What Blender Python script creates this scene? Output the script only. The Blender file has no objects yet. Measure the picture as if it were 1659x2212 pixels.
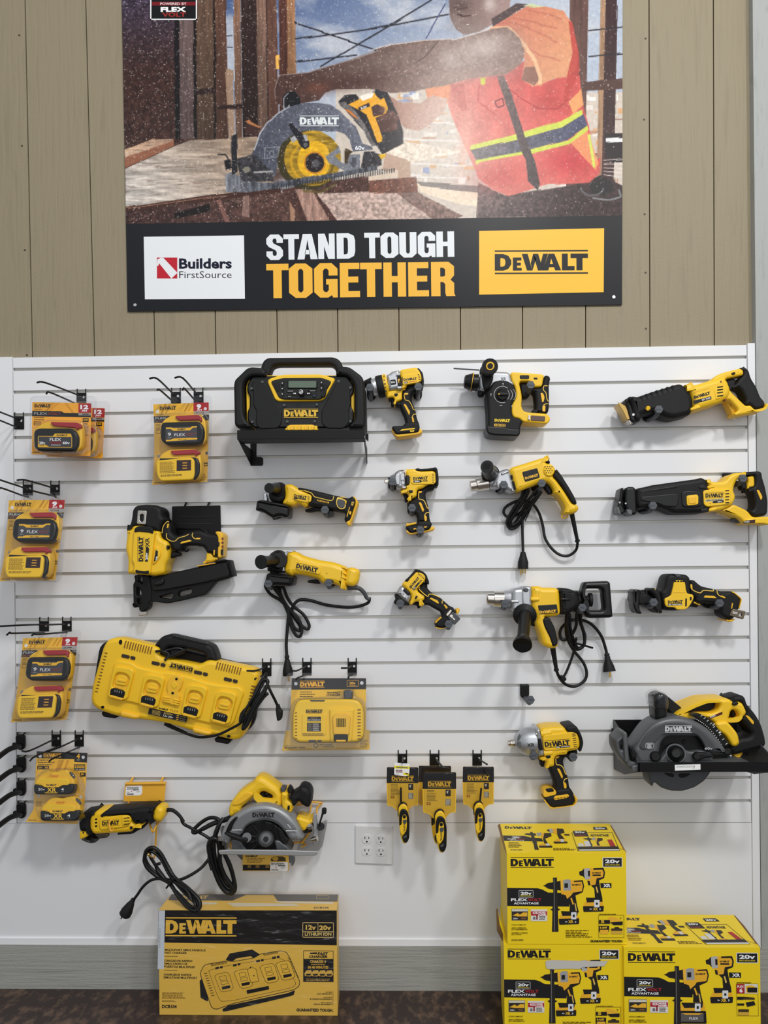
import bpy, math, random
import numpy as np
from mathutils import Vector, Matrix
from mathutils.geometry import tessellate_polygon
random.seed(7); RNG = np.random.default_rng(7)
SC = bpy.context.scene
COL = SC.collection
# ---------------------------------------------------------------- camera
F = 1600.0; CX = 829.5; CY = 1240.0            # focal length and principal point for a 1659 x 2212 frame
EYE = Vector((0.0, -2.4466, 1.37))
YAW, PITCH, ROLL = 0.0261, 0.0005, -0.0095
_f = Vector((-math.sin(YAW)*math.cos(PITCH), math.cos(YAW)*math.cos(PITCH), math.sin(PITCH)))
_r = Vector((math.cos(YAW), math.sin(YAW), 0)); _u = _r.cross(_f)
RT = math.cos(ROLL)*_r + math.sin(ROLL)*_u
UP = -math.sin(ROLL)*_r + math.cos(ROLL)*_u
FW = _f
cam = bpy.data.cameras.new('camera'); camo = bpy.data.objects.new('camera', cam); COL.objects.link(camo)
camo.matrix_world = Matrix(((RT.x, UP.x, -FW.x, EYE.x), (RT.y, UP.y, -FW.y, EYE.y), (RT.z, UP.z, -FW.z, EYE.z), (0, 0, 0, 1)))
cam.sensor_fit = 'HORIZONTAL'; cam.sensor_width = 36.0; cam.lens = F/1659*36
cam.shift_y = (CY-1106)/1659; cam.clip_start = .05
SC.camera = camo
# ---------------------------------------------------------------- light and exposure
SC.view_settings.view_transform = 'Standard'; SC.view_settings.look = 'None'
SC.view_settings.gamma = 1; SC.view_settings.use_curve_mapping = False
SC.view_settings.exposure = -0.1
wd = bpy.data.worlds.new('room_air'); SC.world = wd; wd.use_nodes = True
wd.node_tree.nodes['Background'].inputs[0].default_value = (.93, .97, 1, 1)
wd.node_tree.nodes['Background'].inputs[1].default_value = .52
def lamp(x, y, z, w, l, power, tgt, colr=(1, .97, .93), spread=180):
    d = bpy.data.lights.new('lamp_or_fill', 'AREA'); d.shape = 'RECTANGLE'; d.size = w; d.size_y = l
    d.energy = power; d.color = colr; d.spread = math.radians(spread)
    o = bpy.data.objects.new('lamp_or_fill', d); COL.objects.link(o); o.location = (x, y, z)
    o.rotation_euler = (Vector(tgt)-Vector((x, y, z))).to_track_quat('-Z', 'Y').to_euler()
    return o
lamp(-1.7, -3.2, 4.4, .4, .4, 8, (-.3, 0, 1.2), (.93, .97, 1))
lamp(.75, -3.1, 4.4, .4, .4, 70, (.2, 0, 1.2), (1, .99, .97))
lamp(2.3, -3.3, 4.4, .4, .4, 50, (.4, 0, 1.2), (1, .97, .92))
lamp(.6, -5.3, 2.0, 5.0, 2.4, 46, (.3, 0, .6), (1, 1, 1))  # added broad fill light facing the wall, not a ceiling fixture
# ---------------------------------------------------------------- materials
def lin(c):
    r = []
    for v in c[:3]:
        v /= 255.
        r.append(v/12.92 if v <= .04045 else ((v+.055)/1.055)**2.4)
    return r
ALB = 1.18
def alb(c): return tuple(min(v*ALB, .92) for v in lin(c))+(1,)
MATS = {}
def M(name, rgb=None, rough=.5, metal=0., nz=0., nsc=400., coat=0., spec=.5, var=.0):
    if name in MATS: return MATS[name]
    m = bpy.data.materials.new(name); m.use_nodes = True; nt = m.node_tree; b = nt.nodes['Principled BSDF']
    b.inputs['Base Color'].default_value = alb(rgb); b.inputs['Roughness'].default_value = rough
    b.inputs['Metallic'].default_value = metal; b.inputs['Coat Weight'].default_value = coat
    b.inputs['Specular IOR Level'].default_value = spec
    tc = nt.nodes.new('ShaderNodeTexCoord'); n = nt.nodes.new('ShaderNodeTexNoise')
    n.inputs['Scale'].default_value = nsc; n.inputs['Detail'].default_value = 3
    nt.links.new(tc.outputs['Object'], n.inputs['Vector'])
    mr = nt.nodes.new('ShaderNodeMapRange'); mr.inputs['To Min'].default_value = max(rough-.06, .02); mr.inputs['To Max'].default_value = min(rough+.06, 1)
    nt.links.new(n.outputs['Fac'], mr.inputs['Value']); nt.links.new(mr.outputs['Result'], b.inputs['Roughness'])
    if nz:
        bp = nt.nodes.new('ShaderNodeBump'); bp.inputs['Strength'].default_value = nz; bp.inputs['Distance'].default_value = .001
        nt.links.new(n.outputs['Fac'], bp.inputs['Height']); nt.links.new(bp.outputs['Normal'], b.inputs['Normal'])
    MATS[name] = m; return m
YEL = M('tool_yellow_plastic', (226, 182, 30), .42, nz=.08)
YLD = M('amber_plastic', (224, 174, 38), .45)
BLK = M('black_rubber', (19, 19, 20), .6, nz=.15, spec=.3)
BLG = M('black_gloss_plastic', (16, 16, 17), .36, spec=.35)
BLM = M('black_powder_coat', (13, 13, 14), .5, spec=.25)
GRY = M('dark_grey_plastic', (66, 68, 72), .5)
GMT = M('grey_painted_guard', (88, 90, 92), .42, metal=.3)
CAP = M('grey_hook_cap', (74, 78, 84), .5)
SIL = M('cast_aluminium', (176, 178, 182), .38, metal=.75)
CHR = M('chrome_steel', (190, 184, 176), .22, metal=1.)
BRS = M('brass_pin', (190, 160, 90), .3, metal=1.)
RED = M('red_battery_cap', (150, 30, 40), .4)
WHT = M('white_laminate', (214, 215, 218), .42, spec=.4)
WHP = M('white_plastic_plate', (206, 206, 207), .35)
STK = M('white_sticker', (228, 228, 228), .5)
YMT = M('yellow_painted_wire', (222, 166, 50), .4)
CRD = M('brown_cardboard', (120, 92, 62), .8)
YBX = M('yellow_carton', (238, 198, 24), .45)
GBX = M('golden_carton', (218, 176, 74), .45)
def ink_mat(name, rough, spec=.5):
    m = bpy.data.materials.new(name); m.use_nodes = True; nt = m.node_tree; b = nt.nodes['Principled BSDF']
    a = nt.nodes.new('ShaderNodeVertexColor'); a.layer_name = 'ink'
    nt.links.new(a.outputs['Color'], b.inputs['Base Color']); b.inputs['Roughness'].default_value = rough
    b.inputs['Specular IOR Level'].default_value = spec
    return m
INK = ink_mat('printed_ink', .42, .3); INKG = ink_mat('glossy_printed_card', .3, .3)
def clear_mat():
    m = bpy.data.materials.new('clear_blister_plastic'); m.use_nodes = True; nt = m.node_tree; nt.nodes.clear()
    o = nt.nodes.new('ShaderNodeOutputMaterial'); mx = nt.nodes.new('ShaderNodeMixShader')
    t = nt.nodes.new('ShaderNodeBsdfTransparent'); t.inputs[0].default_value = (.965, .97, .98, 1)
    g = nt.nodes.new('ShaderNodeBsdfGlossy'); g.inputs['Roughness'].default_value = .07
    lw = nt.nodes.new('ShaderNodeLayerWeight'); lw.inputs['Blend'].default_value = .22
    mr = nt.nodes.new('ShaderNodeMapRange'); mr.inputs['To Min'].default_value = .018; mr.inputs['To Max'].default_value = .55
    nt.links.new(lw.outputs['Facing'], mr.inputs['Value']); nt.links.new(mr.outputs['Result'], mx.inputs[0])
    nt.links.new(t.outputs[0], mx.inputs[1]); nt.links.new(g.outputs[0], mx.inputs[2]); nt.links.new(mx.outputs[0], o.inputs[0])
    return m
CLR = clear_mat()
# ---------------------------------------------------------------- tracing frame: picture point -> point on a real plane
OX = OY = 0.0; SX = 1.0; QW = None
def fr(x0=0., y0=0., s=1.):
    global OX, OY, SX, QW
    OX, OY, SX = x0, y0, s; QW = None
def fq(box, TL, TR, BR, BL):
    """drawing box (x0, y0, x1, y1) carried onto the traced corners of a face"""
    global QW
    x0, y0, x1, y1 = box
    # projective map of the unit square onto the four corners
    (ax, ay), (bx, by), (cx, cy), (dx, dy) = TL, TR, BR, BL
    sx, sy = ax-bx+cx-dx, ay-by+cy-dy; d1x, d1y, d2x, d2y = bx-cx, by-cy, dx-cx, dy-cy
    den = d1x*d2y-d2x*d1y; g = (sx*d2y-d2x*sy)/den; h = (d1x*sy-sx*d1y)/den
    def f(x, y):
        u, v = (x-x0)/(x1-x0), (y-y0)/(y1-y0); w = g*u+h*v+1
        return ((bx-ax+g*bx)*u+(dx-ax+h*dx)*v+ax)/w, ((by-ay+g*by)*u+(dy-ay+h*dy)*v+ay)/w
    QW = f
def q(x, y): return QW(x, y) if QW else (OX+x/SX, OY+y/SX)
def project(v):
    d = v-EYE; z = d.dot(FW); return CX+F*d.dot(RT)/z, CY-F*d.dot(UP)/z
class Plane:
    def __init__(s, p, n):
        s.p = p; s.n = n.normalized()
        a = Vector((1, 0, 0)); a = (a-s.n*a.dot(s.n)).normalized() if abs(s.n.x) < .9 else Vector((0, 1, 0))
        s.a = a; s.b = s.n.cross(a)
    def at(s, px, py, h=0.):
        d = FW*F+RT*(px-CX)-UP*(py-CY)
        o = s.p+s.n*(h/1000.)
        return EYE+d*((o-EYE).dot(s.n)/d.dot(s.n))
WALLP = Plane(Vector((0, 0, 0)), Vector((0, -1, 0)))
PL = WALLP
def plane(p=None):
    global PL
    PL = p or WALLP
def tilt(a, b, c):                 # plane through three traced points (px, py, depth in mm from the slat face)
    A, B, C = [WALLP.at(*t) for t in (a, b, c)]
    n = (B-A).cross(C-A)
    if n.y > 0: n = -n
    return Plane(A, n)
def W(px, py, d): return PL.at(px, py, d)
def w3(x, y, d): a = q(x, y); return PL.at(a[0], a[1], d)
# ---------------------------------------------------------------- geometry: each function returns (verts, faces)
def rounded(pts, R):
    if R <= 0: return [Vector(p) for p in pts]
    out = []; n = len(pts)
    for i in range(n):
        p0, p, p1 = Vector(pts[i-1]), Vector(pts[i]), Vector(pts[(i+1) % n])
        a, b = p0-p, p1-p; la, lb = a.length, b.length
        if la < 1e-9 or lb < 1e-9: continue
        cs = max(-1, min(1, a.dot(b)/(la*lb)))
        if cs < -.985: out.append(p); continue
        r = min(R, .45*la, .45*lb); A, B = p+a*(r/la), p+b*(r/lb)
        k = 3 if cs < -.3 else 4
        for j in range(k+1):
            t = j/k; out.append(A*(1-t)**2+p*(2*t*(1-t))+B*t*t)
    return out
def area2(L): return sum(L[i-1].x*L[i].y-L[i].x*L[i-1].y for i in range(len(L)))
def inset(L, d):
    n = len(L); o = []
    for i in range(n):
        p0, p, p1 = L[i-1], L[i], L[(i+1) % n]
        a = p-p0; b = p1-p
        if a.length < 1e-9: a = b
        if b.length < 1e-9: b = a
        n1 = Vector((-a.y, a.x)).normalized(); n2 = Vector((-b.y, b.x)).normalized()
        m = n1+n2; k = 1+n1.dot(n2)
        m = m/max(k, .45)
        o.append(p+m*d)
    return o
def pr(pts, h0, h1, b=2., R=2., holes=(), bd=None, back=True, seg=3):
    """solid with the traced outline, between depths h0..h1 (mm), edges rounded by b mm (depth bd)"""
    pl = PL; href = h1-.3*(h1-h0); bd = bd or b; bd = min(bd, (h1-h0)*.5)
    loops = []
    for k, P in enumerate((pts,)+tuple(holes)):
        L = rounded([q(*p) for p in P], R)
        Q = []
        for p in L:
            w = pl.at(p.x, p.y, href)-pl.p; Q.append(Vector((w.dot(pl.a), w.dot(pl.b))))
        if (area2(Q) > 0) != (k == 0): Q.reverse()
        loops.append(Q)
    prof = []
    if back: prof += [(b*(1-math.sin(t*math.pi/2/seg)), h0+bd*(1-math.cos(t*math.pi/2/seg))) for t in range(seg+1)]
    else: prof.append((0, h0))
    prof += [(b*(1-math.cos(t*math.pi/2/seg)), h1-bd*(1-math.sin(t*math.pi/2/seg))) for t in range(seg+1)]
    V = []; Fc = []
    def put(p, h): V.append(pl.p+pl.a*p.x+pl.b*p.y+pl.n*(h/1000.)); return len(V)-1
    caps = {0: [], len(prof)-1: []}
    for Q in loops:
        prev = None
        for i, (ins, h) in enumerate(prof):
            L = inset(Q, ins/1000.) if ins else Q
            ids = [put(p, h) for p in L]
            if prev:
                n = len(ids)
                for j in range(n): Fc.append((prev[j], prev[(j+1) % n], ids[(j+1) % n], ids[j]))
            prev = ids
            if i in caps: caps[i].append((L, h))
    for i, ls in caps.items():
        poly = [[Vector((p.x, p.y, 0)) for p in L] for L, h in ls]; ids = []
        for L, h in ls: ids += [put(p, h) for p in L]
        for t in tessellate_polygon(poly):
            f = [ids[j] for j in t]
            a, b_, c = [V[j] for j in f]
            if ((b_-a).cross(c-a).dot(pl.n) > 0) != (i > 0): f.reverse()
            Fc.append(tuple(f))
    return V, Fc
def prr(x0, y0, x1, y1, h0, h1, b=2., R=3., **k): return pr([(x0, y0), (x1, y0), (x1, y1), (x0, y1)], h0, h1, b, R, **k)
def ell(cx, cy, rx, ry=None, n=28, a0=0, a1=360, rot=0):
    ry = ry or rx; o = []; c, s = math.cos(math.radians(rot)), math.sin(math.radians(rot))
    m = n if a1-a0 >= 360 else n+1
    for i in range(m):
        t = math.radians(a0+(a1-a0)*i/n); x, y = rx*math.cos(t), ry*math.sin(t)
        o.append((cx+x*c-y*s, cy+x*s+y*c))
    return o
def lathe(A, B, prof, n=24, sq=1.):
    """turned body on the axis A..B (x, y, depth); prof = (fraction, radius mm)"""
    a, b = w3(*A), w3(*B); ax = (b-a); u = ax.normalized()
    s = PL.n; s = (s-u*s.dot(u))
    s = s.normalized() if s.length > .05 else (Vector((0, 0, 1))-u*u.z).normalized()
    t = u.cross(s); V = []; Fc = []; prev = None
    for k, (f, r) in enumerate(prof):
        c = a+ax*f; ids = []
        for i in range(n):
            th = 2*math.pi*i/n
            V.append(c+(s*math.cos(th)*sq+t*math.sin(th))*(r/1000.)); ids.append(len(V)-1)
        if prev:
            for i in range(n): Fc.append((prev[i], prev[(i+1) % n], ids[(i+1) % n], ids[i]))
        prev = ids
        if k in (0, len(prof)-1):
            m = len(V); V.extend([V[i].copy() for i in ids]); Fc.append(tuple(range(m, m+n)))
    return V, Fc
def crom(P, k=6, closed=False):
    n = len(P); o = []
    for i in range(n if closed else n-1):
        p0 = P[i-1] if closed or i else P[0]; p1 = P[i]; p2 = P[(i+1) % n]; p3 = P[(i+2) % n] if closed or i+2 < n else P[-1]
        for j in range(k):
            t = j/k; t2, t3 = t*t, t*t*t
            o.append(.5*((2*p1)+(p2-p0)*t+(2*p0-5*p1+4*p2-p3)*t2+(3*p1-p0-3*p2+p3)*t3))
    if not closed: o.append(P[-1])
    return o
def tubew(P, r, n=10, sm=6, closed=False, taper=None):
    if sm > 1: P = crom(P, sm, closed)
    V = []; Fc = []; prev = None; m = len(P); first = None; nrm = None
    for k in range(m):
        if closed: d = (P[(k+1) % m]-P[k-1])
        else: d = P[min(k+1, m-1)]-P[max(k-1, 0)]
        d = d.normalized()
        if nrm is None: nrm = d.orthogonal().normalized()
        nrm = (nrm-d*nrm.dot(d)).normalized(); bt = d.cross(nrm)
        rr = (r if taper is None else r+(taper-r)*k/(m-1))/1000.
        ids = []
        for i in range(n):
            th = 2*math.pi*i/n; V.append(P[k]+(nrm*math.cos(th)+bt*math.sin(th))*rr); ids.append(len(V)-1)
        if prev:
            for i in range(n): Fc.append((prev[i], prev[(i+1) % n], ids[(i+1) % n], ids[i]))
        else: first = ids
        prev = ids
    if not closed:
        Fc.append(tuple(first)); Fc.append(tuple(prev))
    else:
        for i in range(n): Fc.append((prev[i], prev[(i+1) % n], first[(i+1) % n], first[i]))
    return V, Fc
def tb(pts, r, sm=6, closed=False, n=10, taper=None): return tubew([w3(*p) for p in pts], r, n, sm, closed, taper)
def ball(x, y, d, r, n=12, k=(1, 1, 1)):
    c = w3(x, y, d); V = []; Fc = []; prev = None
    for j in range(1, n):
        ph = math.pi*j/n; ids = []
        for i in range(n*2):
            th = math.pi*i/n; V.append(c+Vector((math.sin(ph)*math.cos(th)*k[0], math.sin(ph)*math.sin(th)*k[1], math.cos(ph)*k[2]))*(r/1000.)); ids.append(len(V)-1)
        if prev:
            for i in range(2*n): Fc.append((prev[i], prev[(i+1) % (2*n)], ids[(i+1) % (2*n)], ids[i]))
        else: Fc.append(tuple(ids))
        prev = ids
    Fc.append(tuple(prev)); return V, Fc
def boxw(x0, x1, y0, y1, z0, z1):
    V = [Vector((x, y, z)) for x in (x0, x1) for y in (y0, y1) for z in (z0, z1)]
    return V, [(0, 1, 3, 2), (4, 6, 7, 5), (0, 4, 5, 1), (2, 3, 7, 6), (0, 2, 6, 4), (1, 5, 7, 3)]
# ---------------------------------------------------------------- objects
CUR = None
def link(name, V, Fc, mat, parent=None, smooth=True, ang=38, fix=True):
    org = parent.location_w if False else None
    me = bpy.data.meshes.new(name)
    base = ROOTLOC(parent)
    me.from_pydata([tuple(v-base) for v in V], [], Fc); me.materials.append(mat)
    if fix:
        import bmesh
        bm = bmesh.new(); bm.from_mesh(me); bmesh.ops.recalc_face_normals(bm, faces=bm.faces); bm.to_mesh(me); bm.free()
    if smooth:
        me.shade_smooth(); me.set_sharp_from_angle(angle=math.radians(ang))
    o = bpy.data.objects.new(name, me); COL.objects.link(o)
    if parent is not None: o.parent = parent
    return o
WL = {}
def ROOTLOC(p):
    return Vector(WL.get(p.name, (0, 0, 0))) if p is not None else Vector((0, 0, 0))
def thing(name, label, cat, px, py, d, group=None):
    """Empty at traced point; parts are parented to it"""
    global CUR
    o = bpy.data.objects.new(name, None); COL.objects.link(o); o.empty_display_size = .02
    a = q(px, py); loc = PL.at(a[0], a[1], d); o.location = loc; WL[o.name] = tuple(loc)
    o['label'] = label; o['category'] = cat
    if group: o['group'] = group
    CUR = o; return o
def part(name, mat, *geos, parent=None, label=None, **k):
    V = []; Fc = []
    for g in geos:
        m = len(V); V += g[0]; Fc += [tuple(i+m for i in f) for f in g[1]]
    p = parent or CUR
    o = link(name, V, Fc, mat, p, **k)
    if p is not None: WL[o.name] = WL.get(p.name, (0, 0, 0))
    if label: o['label'] = label
    return o
def parts(name, mat, *geos, **k):
    for g in geos: part(name, mat, g, **k)
def struct(name, mat, *geos, **k):
    global CUR
    CUR = None
    o = part(name, mat, *geos, **k); o['kind'] = 'structure'; return o
def copy_thing(root, loc, label, group=None):
    r = root.copy(); COL.objects.link(r); r.location = loc; r['label'] = label; WL[r.name] = tuple(loc)
    if group: r['group'] = group
    for ch in list(root.children):
        c = ch.copy(); COL.objects.link(c); c.parent = r
        for g in ch.children:
            d = g.copy(); COL.objects.link(d); d.parent = c
    return r
# ---------------------------------------------------------------- print: flat ink shapes laid on a surface
_TX = {}
def text_geo(s, off):
    k = (s, off)
    if k not in _TX:
        cu = bpy.data.curves.new('lettering', 'FONT'); cu.body = s; cu.offset = off; cu.resolution_u = 2; cu.size = 1
        ob = bpy.data.objects.new('lettering', cu); me = bpy.data.meshes.new_from_object(ob)
        V = [(v.co.x, v.co.y) for v in me.vertices]; Fc = [tuple(p.vertices) for p in me.polygons]
        bpy.data.objects.remove(ob); bpy.data.curves.remove(cu); bpy.data.meshes.remove(me)
        if not V: V = [(0, 0), (1, 0), (0, 1)]; Fc = []
        xs = [v[0] for v in V]
        _TX[k] = (V, Fc, min(xs), max(xs))
    return _TX[k]
def _ring(o, i): return [[o[j], o[(j+1) % len(o)], i[(j+1) % len(o)], i[j]] for j in range(len(o))]
LOGO = _ring([(0, 4), (9, 4), (14.5, 6), (17.7, 11), (17.7, 15.5), (14.5, 20.5), (9, 22.5), (0, 22.5)],
             [(6, 8.6), (8.4, 8.6), (10.5, 9.6), (11.4, 12), (11.4, 14.5), (10.5, 17), (8.4, 18), (6, 18)])
LOGO += [[(19.4, 8), (24, 8), (24, 22.5), (19.4, 22.5)], [(24, 8), (28.6, 8), (28.6, 11.3), (24, 11.3)], [(24, 13.7), (28, 13.7), (28, 16.9), (24, 16.9)], [(24, 19.3), (28.9, 19.3), (28.9, 22.5), (24, 22.5)],
         [(29, 4), (35.3, 4), (40.4, 22.5), (34.6, 22.5)], [(38.6, 14.5), (41.2, 4), (44.2, 10), (40.4, 22.5)], [(41.2, 4), (46.6, 4), (52, 22.5), (46.3, 22.5)], [(49.3, 14), (51.9, 4), (57.2, 4), (52, 22.5)],
         [(57.6, 4), (60.6, 9.5), (57.4, 22.5), (51.8, 22.5)], [(57.6, 4), (64, 4), (71.2, 22.5), (64.8, 22.5), (60.6, 9.5)], [(59, 15.2), (62.5, 15.2), (63.9, 19), (58.2, 19)],
         [(72, 4), (78.4, 4), (78.4, 22.5), (72, 22.5)], [(78.4, 17.6), (85.6, 17.6), (85.6, 22.5), (78.4, 22.5)],
         [(81.3, 4), (100, 4), (100, 9), (81.3, 9)], [(87.6, 9), (94.2, 9), (94.2, 22.5), (87.6, 22.5)]]
LINES = [[(0, 0), (100, 0), (100, 1.7), (0, 1.7)], [(0, 24.6), (100, 24.6), (100, 26.3), (0, 26.3)]]
K_ = (30, 29, 31); Y_ = (230, 186, 40); W_ = (225, 226, 228); R_ = (160, 36, 40)
_o = [(.28, 0), (.72, 0), (1, .15), (1, .85), (.72, 1), (.28, 1), (0, .85), (0, .15)]; _i = [(.46, .16), (.54, .16), (.61, .22), (.61, .78), (.54, .84), (.46, .84), (.39, .78), (.39, .22)]
GLY = {'O': _ring(_o, _i), 'T': [[(0, 0), (1, 0), (1, .19), (0, .19)], [(.31, .19), (.69, .19), (.69, 1), (.31, 1)]],
 'D': _ring([(0, 0), (.65, 0), (.93, .1), (1, .28), (1, .72), (.93, .9), (.65, 1), (0, 1)], [(.38, .17), (.5, .17), (.58, .2), (.61, .3), (.61, .7), (.58, .8), (.5, .83), (.38, .83)]),
 'S': [[(1, .33), (.62, .33), (.62, .22), (.56, .16), (.44, .16), (.38, .22), (.38, .29), (.45, .36), (.85, .49), (1, .63), (1, .84), (.76, 1), (.24, 1), (0, .84), (0, .66), (.38, .66), (.38, .78), (.44, .84), (.56, .84), (.62, .78), (.62, .69), (.55, .62), (.15, .49), (0, .36), (0, .16), (.24, 0), (.76, 0), (1, .16)]],
 'A': [[(.28, 0), (.5, 0), (.5, .22), (.35, 1), (0, 1)], [(.5, 0), (.72, 0), (1, 1), (.65, 1), (.5, .22)], [(.4, .63), (.6, .63), (.64, .8), (.36, .8)]],
 'N': [[(0, 0), (.35, 0), (.35, 1), (0, 1)], [(.65, 0), (1, 0), (1, 1), (.65, 1)], [(.35, 0), (.4, 0), (.65, .5), (.65, 1), (.6, 1), (.35, .5)]],
 'U': [[(0, 0), (.39, 0), (.39, .78), (.45, .84), (.55, .84), (.61, .78), (.61, 0), (1, 0), (1, .84), (.74, 1), (.26, 1), (0, .84)]],
 'G': [[(1, .36), (.62, .36), (.62, .22), (.55, .16), (.45, .16), (.38, .22), (.38, .78), (.45, .84), (.55, .84), (.62, .78), (.62, .62), (.51, .62), (.51, .46), (1, .46), (1, 1), (.8, 1), (.76, .93), (.6, 1), (.25, 1), (0, .84), (0, .16), (.25, 0), (.75, 0), (1, .16)]],
 'H': [[(0, 0), (.37, 0), (.37, 1), (0, 1)], [(.63, 0), (1, 0), (1, 1), (.63, 1)], [(.37, .4), (.63, .4), (.63, .58), (.37, .58)]],
 'E': [[(0, 0), (.42, 0), (.42, 1), (0, 1)], [(.42, 0), (.98, 0), (.98, .18), (.42, .18)], [(.42, .4), (.92, .4), (.92, .57), (.42, .57)], [(.42, .82), (1, .82), (1, 1), (.42, 1)]],
 'R': [[(0, 0), (.38, 0), (.38, 1), (0, 1)], [(.38, 0), (.72, 0), (.95, .13), (.95, .4), (.8, .52), (.58, .4), (.58, .22), (.5, .17), (.38, .17)], [(.38, .43), (.52, .43), (.58, .4), (.8, .52), (.95, .62), (.95, .92), (1, 1), (.62, 1), (.58, .9), (.58, .65), (.5, .59), (.38, .59)]]}
class Ink:
    def __init__(s, h): s.h = h; s.V = []; s.F = []; s.C = []; s.z = 0
    def poly(s, c, pts, dz=1, R=0):
        s.z += dz; m = len(s.V)
        L = rounded(pts, R) if R else pts
        for p in L: s.V.append(w3(p[0], p[1], s.h+s.z*.03))
        s.F.append(tuple(range(m, m+len(L)))); s.C.append(c); return s
    def rect(s, c, x0, y0, x1, y1, R=0): return s.poly(c, [(x0, y0), (x1, y0), (x1, y1), (x0, y1)], R=R)
    def frame(s, c, x0, y0, x1, y1, t):
        for a in ((x0, y0, x1, y0+t), (x0, y1-t, x1, y1), (x0, y0, x0+t, y1), (x1-t, y0, x1, y1)): s.rect(c, *a); s.z -= 1
        s.z += 1; return s
    def _aff(s, P, o, u, v): return [(o[0]+u[0]*p[0]+v[0]*p[1], o[1]+u[1]*p[0]+v[1]*p[1]) for p in P]
    def logo(s, c, x, y, w, ang=0, h=None, lines=True, skew=0.):
        """maker's wordmark, (x, y) its top left corner, w its width, ang its slope in degrees clockwise"""
        t = math.radians(ang); u = (math.cos(t)*w/100, math.sin(t)*w/100); k = (h or w*.263)/26.3
        v = (-math.sin(t)*k+u[0]*skew, math.cos(t)*k+u[1]*skew); s.z += 1
        for g in LOGO+(LINES if lines else []):
            s.poly(c, s._aff(g, (x, y), u, v), 0)
        return s
    def block(s, c, t, x, y, w, h, ang=0):
        a = math.radians(ang); u = (math.cos(a)*w, math.sin(a)*w); v = (-math.sin(a)*h, math.cos(a)*h); s.z += 0
        for g in GLY[t]: s.poly(c, s._aff(g, (x, y-h), u, v), 0)
        return s
    def text(s, c, t, x, y, w, h, ang=0, bold=.02, it=0.):
        """text with its baseline starting at (x, y), w wide, capitals h high"""
        V, Fc, x0, x1 = text_geo(t, bold); a = math.radians(ang); sx = w/max(x1-x0, 1e-6); sy = h/.72
        m = len(s.V); ca, sa = math.cos(a), math.sin(a)
        for p in V:
            lx = (p[0]-x0)*sx+p[1]*sy*it; ly = -p[1]*sy
            s.V.append(w3(x+lx*ca-ly*sa, y+lx*sa+ly*ca, s.h+s.z*.03+.015))
        for f in Fc: s.F.append(tuple(i+m for i in f)); s.C.append(c)
        return s
    def lines(s, c, x, y, w, n, dy, t, jit=.25, ang=0.):
        """small print too fine to read: rows of short dashes"""
        s.z += 1; sl = math.tan(math.radians(ang))
        for i in range(n):
            X = x; end = x+w*(1-jit*random.random())
            while X < end:
                l = min(w*(.05+.13*random.random()), end-X); yy = y+i*dy
                s.poly(c, [(X, yy+(X-x)*sl), (X+l, yy+(X+l-x)*sl), (X+l, yy+t+(X+l-x)*sl), (X, yy+t+(X-x)*sl)], 0); X += l+w*.025
        return s
    def build(s, name, parent=None, mat=None, label=None):
        p = parent or CUR; me = bpy.data.meshes.new(name); b = ROOTLOC(p)
        me.from_pydata([tuple(v-b) for v in s.V], [], s.F); me.materials.append(mat or INK)
        ca = me.color_attributes.new('ink', 'FLOAT_COLOR', 'CORNER'); i = 0; arr = []
        cache = {}
        for pz in me.polygons:
            c = s.C[pz.index]
            if c not in cache: cache[c] = alb(c)
            arr.extend(cache[c]*len(pz.vertices))
        ca.data.foreach_set('color', arr)
        o = bpy.data.objects.new(name, me); COL.objects.link(o); o.parent = p
        if p is not None: WL[o.name] = tuple(b)
        if label: o['label'] = label
        return o
# ================================================================ the setting
def wood_mat(name, rgb, scale, vertical=True, bump=.5, dark=.75, spots=0.):
    m = bpy.data.materials.new(name); m.use_nodes = True; nt = m.node_tree; N = nt.nodes.new; Lk = nt.links.new; b = nt.nodes['Principled BSDF']
    tc = N('ShaderNodeTexCoord'); mp = N('ShaderNodeMapping'); mp.inputs['Scale'].default_value = scale
    Lk(tc.outputs['Object'], mp.inputs['Vector'])
    n = N('ShaderNodeTexNoise'); n.inputs['Scale'].default_value = 1; n.inputs['Detail'].default_value = 5; n.inputs['Distortion'].default_value = .6
    Lk(mp.outputs[0], n.inputs['Vector'])
    n2 = N('ShaderNodeTexNoise'); n2.inputs['Scale'].default_value = 160; n2.inputs['Detail'].default_value = 2; Lk(tc.outputs['Object'], n2.inputs['Vector'])
    cr = N('ShaderNodeValToRGB'); c = alb(rgb); e = cr.color_ramp.elements
    e[0].position = .3; e[0].color = tuple(v*dark for v in c[:3])+(1,); e[1].position = .46; e[1].color = c
    Lk(n.outputs['Fac'], cr.inputs[0]); Lk(cr.outputs[0], b.inputs['Base Color'])
    ad = N('ShaderNodeMath'); ad.operation = 'MULTIPLY_ADD'; Lk(n2.outputs['Fac'], ad.inputs[0]); ad.inputs[1].default_value = .35; Lk(n.outputs['Fac'], ad.inputs[2])
    bp = N('ShaderNodeBump'); bp.inputs['Strength'].default_value = bump; bp.inputs['Distance'].default_value = .003
    Lk(ad.outputs[0], bp.inputs['Height']); Lk(bp.outputs[0], b.inputs['Normal']); b.inputs['Roughness'].default_value = .6
    return m
TAN = wood_mat('tan_painted_siding', (134, 123, 100), (90, 10, 5), bump=.55, dark=.9)
TAND = M('siding_groove', (96, 76, 50), .8)
GWD = wood_mat('grey_painted_wood', (150, 150, 145), (4, 10, 110), bump=.8, dark=.8)
GPS = wood_mat('grey_painted_post', (152, 154, 152), (70, 10, 8), bump=.4, dark=.86)
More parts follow.
